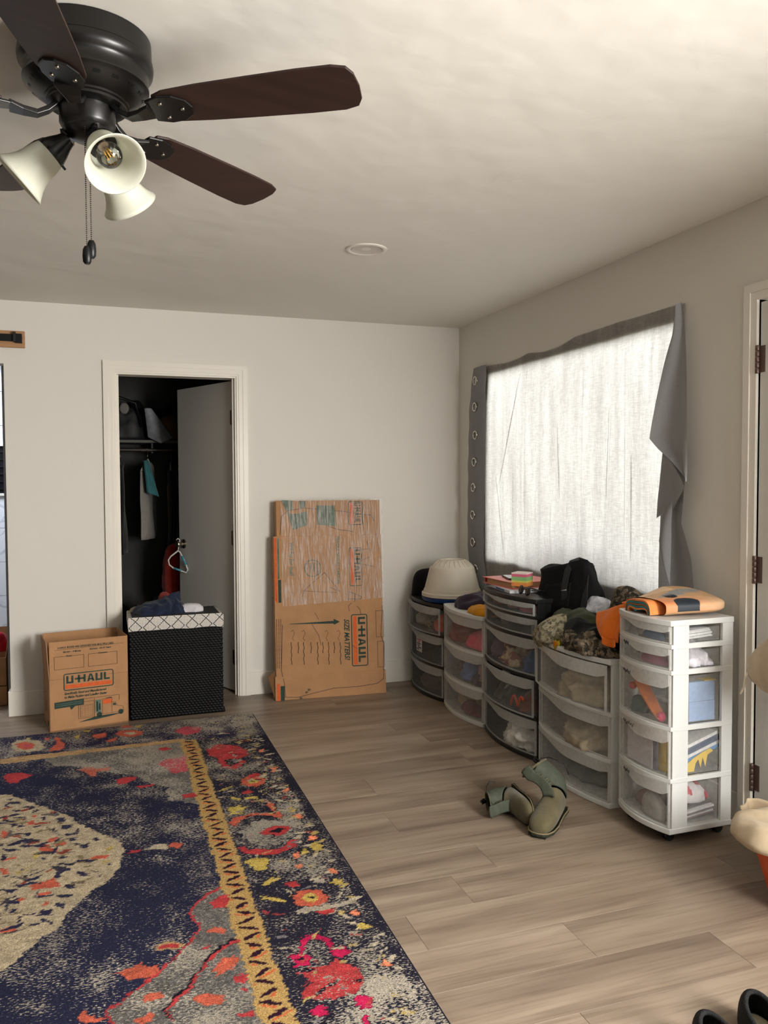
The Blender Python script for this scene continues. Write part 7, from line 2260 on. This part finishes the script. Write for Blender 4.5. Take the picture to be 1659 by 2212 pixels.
def boot(label, loc, rot, bend, tilt=(0, 0)):
    """bend: sideways slump angle of the shaft and its forward lean."""
    root = thing('combat_boot', label, 'boot', loc, None, rot, local=True)

    def warp(p):
        x, y, z = p
        h = max(0, z - 0.115) * 0.84
        an = bend[0] * min(1, h / 0.10)
        return (x + bend[1] * h, y * math.cos(an) + h * math.sin(an) if h > 0 else y, 0.115 + h * math.cos(an) - y * math.sin(an) if h > 0 else z)
    n = 32
    for nm, secs, m in (('vamp', FOOT, SUEDE), ('shaft', SHAFT, SAGE)):
        b = MB()
        b.rings([[warp(boot_point(secs, k, 2 * PI * i / n, 1)) for i in range(n)] for k in range(len(secs))], caps=(nm == 'vamp'))
        o = b.build(nm, m, root, smooth=180, sub=1)
        if nm == 'shaft':
            md = o.modifiers.new('wall', 'SOLIDIFY')
            md.thickness, md.offset = 0.005, -1
    # collar, lining, back stay, toe seam
    ring_ = lambda k, sc=1.0, dz=0: [warp(((p := boot_point(SHAFT, k, 2 * PI * i / n, 1))[0] * sc + .05 * (1 - sc), p[1] * sc, p[2] + dz)) for i in range(n)]
    MB().tube(ring_(5, 1.0, 0.001), .0048, 8, True).build('collar', SUEDE, root, smooth=180)
    lb = MB()
    lb.rings([ring_(5, .93), ring_(4, .88), ring_(3, .85), ring_(2, .8)], caps=False)
    lb.add(ring_(2, .8), [tuple(range(n))])
    lb.build('lining', BLACKM, root, smooth=180)
    st = MB()
    st.rings([[warp((SHAFT[k][1][0] - .0025, y, SHAFT[k][1][1])) for y in (-.012, .012)] + [warp((SHAFT[k][1][0] + .004, y, SHAFT[k][1][1])) for y in (.012, -.012)] for k in range(6)])
    st.build('back_stay', SUEDE, root, smooth=40)
    MB().tube([warp((SHAFT[5][1][0] - .003, 0, .240)), warp((-.022, 0, .262)), warp((-.018, 0, .285)), warp((.002, 0, .286)), warp((.004, 0, .250))], .0065, 8).build('pull_loop', BLACKM, root, smooth=180)
    # sole with welt and heel block
    out = [(.304, .0), (.300, .022), (.286, .040), (.255, .052), (.20, .054), (.14, .047), (.08, .042), (.03, .042), (-.006, .034), (-.016, .0)]
    out = out + [(x, -y) for x, y in out[::-1][1:-1]]
    sb = MB()
    sb.slab([(x, y, 0.010) for x, y in out], (0, 0, 0.010))
    ws = sb.build('sole', SOLE, root, bevel=.003)
    for x0, x1 in ((-.012, .075), (.125, .296)):
        for i in range(4 if x0 < 0 else 7):
            xa = x0 + (x1 - x0) * i / (4 if x0 < 0 else 7)
            w_ = .034 if x0 < 0 else (.042 if xa < .24 else .028)
            MB().box(xa, xa + .017, -w_, w_, 0, .0105).build('tread', SOLE, ws)
    MB().tube([(x * 0.985, y * 0.985, .0225) for x, y in out], .0032, 6, True).build('welt', mat('pale welt', (120, 108, 78), .8, var=(30, .1)), root, smooth=180)
    # tongue and laces
    tg_ = MB()
    tg_.grid(lambda a, c: warp((.152 - .040 * c + .004, -.024 + .048 * a, .118 + .162 * c + .006 * math.sin(PI * a))), 8, 14)
    tg_.build('tongue', SAGE, root, smooth=180, thick=.005)
    la = MB()
    for i in range(7):
        z = .128 + .020 * i
        fx = float(np.interp(z, [.118, .142, .160, .180, .205, .228, .262], [.146, .130, .122, .115, .112, .114, .120])) + .006
        la.tube([warp((fx - .008, -.019, z)), warp((fx, 0, z + .008)), warp((fx - .008, .019, z + .016))], .0022, 6)
        la.tube([warp((fx - .008, .019, z)), warp((fx, 0, z + .009)), warp((fx - .008, -.019, z + .016))], .0022, 6)
    lo = la.build('laces', LACE, root, smooth=180)
    lo['kind'] = 'stuff'
    MB().tube([warp((.118, .026, .25)), warp((.07, .062, .268)), warp((.02, .066, .245)), warp((.0, .070, .20)), warp((.03, .066, .165))], .0018, 6).build('lace_end', BLACKM, root, smooth=180)
    return root


boot('olive suede combat boot standing upright with its shaft slumped over', (-0.575, -2.285, 0.0), (0, 0, R(222)), (-0.80, 0.25))
X_ = Vector((-0.15, -0.989, 0)).normalized()
Z_ = Vector((-0.989, 0.15, 0)).normalized()
b2_ = boot('olive suede combat boot lying on its side behind the upright one', (-0.715, -2.155, 0.0535), tuple(Matrix((X_, Z_.cross(X_), Z_)).transposed().to_euler()), (-0.15, 0.3))
b2_.scale = (0.85, 1.0, 0.62)

# ------------------------------------------------------------------ things at the right edge of the view
BEI = cloth('natural canvas', (196, 176, 148), 0.08)
cbag = thing('canvas_bag', 'beige canvas bag with a loose drawstring hanging before the white door', 'bag', (-0.14, -3.10, .6))
cb2 = MB()
rg = []
for k in range(15):
    t = k / 14
    y = -2.868 - 0.46 * t
    w = 0.085 * (math.sin(PI * min(1, (0.06 + 0.94 * t) * 0.75)) ** 0.6)
    zc_ = 0.700 + 0.09 * math.sin(t * 1.6)
    hh = 0.022 + 0.125 * math.sin(PI * min(0.94, 0.04 + t * 0.80)) ** 0.75
    ring = []
    for i in range(28):
        a = 2 * PI * i / 28
        ring.append((-0.128 + w * math.cos(a) + .006 * nz((a * 2, t * 6), 1, 4), y + .012 * nz((a * 2, t * 5), 1, 9), zc_ + hh * math.sin(a) + .01 * nz((a * 2, t * 7), 1, 6)))
    rg.append(ring)
cb2.rings(rg)
cb2.build('body', BEI, cbag, smooth=180)
MB().tube([(-0.15, -2.872, .690), (-0.16, -2.862, .660), (-0.158, -2.858, .63), (-0.170, -2.852, .602)], .0038, 8).build('drawstring', mat('white cord', (226, 216, 196), .8, var=(40, .05)), cbag, smooth=180)
MB().tube([(-0.10, -3.05, .86), (-0.05, -3.10, 1.2), (-0.035, -3.12, 1.60), (-0.04, -3.14, 1.2), (-0.11, -3.20, .86)], .009, 8).build('strap', BEI, cbag, smooth=180)
hk = thing('door_hook', 'small nickel hook on the white door carrying the beige bag', 'hook', (-0.02, -3.12, 1.6))
MB().box(-0.006, -0.002, -3.14, -3.10, 1.57, 1.66).build('plate', NICKEL, hk, bevel=.001)
MB().tube([(-0.004, -3.12, 1.60), (-0.030, -3.12, 1.588), (-0.048, -3.12, 1.60), (-0.050, -3.12, 1.625)], .005, 8).build('prong', NICKEL, hk, smooth=180)

bk2 = thing('bucket', 'orange plastic bucket by the white door heaped with beige cloth', 'bucket', (-0.20, -3.22, 0))
BO = mat('orange bucket plastic', (226, 92, 32), 0.4, var=(4, .05))
bx, by = -0.200, -3.220
bb3 = MB()
bb3.lathe([(0.0, 0.002), (0.125, 0.0), (0.130, 0.006), (0.196, 0.225), (0.200, 0.235), (0.196, 0.235), (0.126, 0.012), (0.0, 0.010)], 48, (bx, by, 0))
bb3.build('body', BO, bk2, smooth=40)
MB().tube([(bx + 0.2015 * math.cos(R(8 * k)), by + 0.2015 * math.sin(R(8 * k)), .228) for k in range(45)], .006, 8, True).build('rim', BO, bk2, smooth=180)
MB().tube([(bx + 0.10, by - .175, .225), (bx + .15, by - .20, .15), (bx + .12, by - .24, .10), (bx + .02, by - .25, .12), (bx - .08, by - .185, .225)], .004, 8).build('handle', BLACKM, bk2, smooth=180)
lc = lump('beige_cloth', (bx - 0.068, by + 0.020, 0.236), (0.195, 0.150, 0.045), cloth('cream canvas', (196, 176, 146), .08), 170, 0.15, 0.5, 5, 'beige canvas cloth heaped over the orange bucket rim', 'clothes', steep=5)
dr2 = MB()
dr2.grid(lambda a, c: (bx - 0.10 + 0.20 * a - 0.06 * math.sin(PI * a) * 0, by + 0.20 + 0.09 * math.sin(PI * a) - 0.02 * c + .012 * math.sin(a * 14), 0.245 - 0.075 * c - 0.03 * c * math.sin(PI * a) + .008 * nz((a * 9, c * 4), 1, 3)), 24, 10)
dr2.build('hanging_fold', cloth('cream canvas', (206, 186, 156)), lc, smooth=180, thick=.006)

# black slip-on shoes at the bottom edge
SB = mat('black mesh', (20, 21, 21), 0.75, 0, .3, var=(70, .35), bump=(260, .5))
INS = mat('beige insole', (176, 166, 138), 0.85, var=(30, .1))
ORG = mat('orange trim', (212, 80, 40), 0.6, var=(30, .1))


def slipper(label, cx, cy, ang):
    root = thing('slip_on_shoe', label, 'shoe', (cx, cy, 0), 'black slip-on shoes', (0, 0, ang), local=True)

    def outl(t, k=1.0, z=0.0):
        a = 2 * PI * t
        w = 0.050 + 0.006 * math.sin(a)
        return (w * k * math.cos(a), (0.145 * k) * math.sin(a), z)
    n = 40
    b = MB()
    b.rings([[outl(i / n, k, z) for i in range(n)] for k, z in ((.96, 0), (1.0, .004), (1.0, .022), (.97, .026))])
    b.build('sole', SOLE, root, smooth=40)
    MB().slab([outl(i / n, .86, .0262) for i in range(n)], (0, 0, .003)).build('insole', INS, root)
    # heel is at +y (towards the camera's far side), toe box covers -y
    u_ = MB()
    vs, fs = [], []
    m = 10
    for i in range(n + 1):
        t = i / n
        a = 2 * PI * t
        toe = max(0, -math.sin(a))
        hgt = 0.030 + 0.026 * (1 - toe) + 0.010 * max(0, math.sin(a)) ** 3
        for j in range(m + 1):
            q = j / m
            roll = math.sin(PI * q)
            k = 0.99 - 0.20 * q * q - (0.62 * toe ** 2) * q
            z = 0.026 + hgt * math.sin(PI / 2 * q) + 0.012 * toe * q
            p = outl(t, k, z)
            vs.append(p)
    for i in range(n):
        for j in range(m):
            fs.append((i * (m + 1) + j, (i + 1) * (m + 1) + j, (i + 1) * (m + 1) + j + 1, i * (m + 1) + j + 1))
    u_.add(vs, fs)
    u_.build('upper', SB, root, smooth=180, thick=.008)
    MB().tube([vs[i * (m + 1) + m] for i in range(n)], .0065, 8, True).build('collar', SB, root, smooth=180)
    for t in (.04, .46):
        p = Vector(outl(t, 1.0, .045))
        q2 = Vector(outl(t + .05, 1.0, .058))
        MB().tube([p, q2], .004, 6).build('trim_mark', ORG, root, smooth=180)
    return root


slipper('left one of two black slip-on shoes on the floor at the lower right corner', -1.020, -3.745, R(-14))
slipper('right one of two black slip-on shoes with orange marks at the lower right corner', -0.868, -3.715, R(-22))
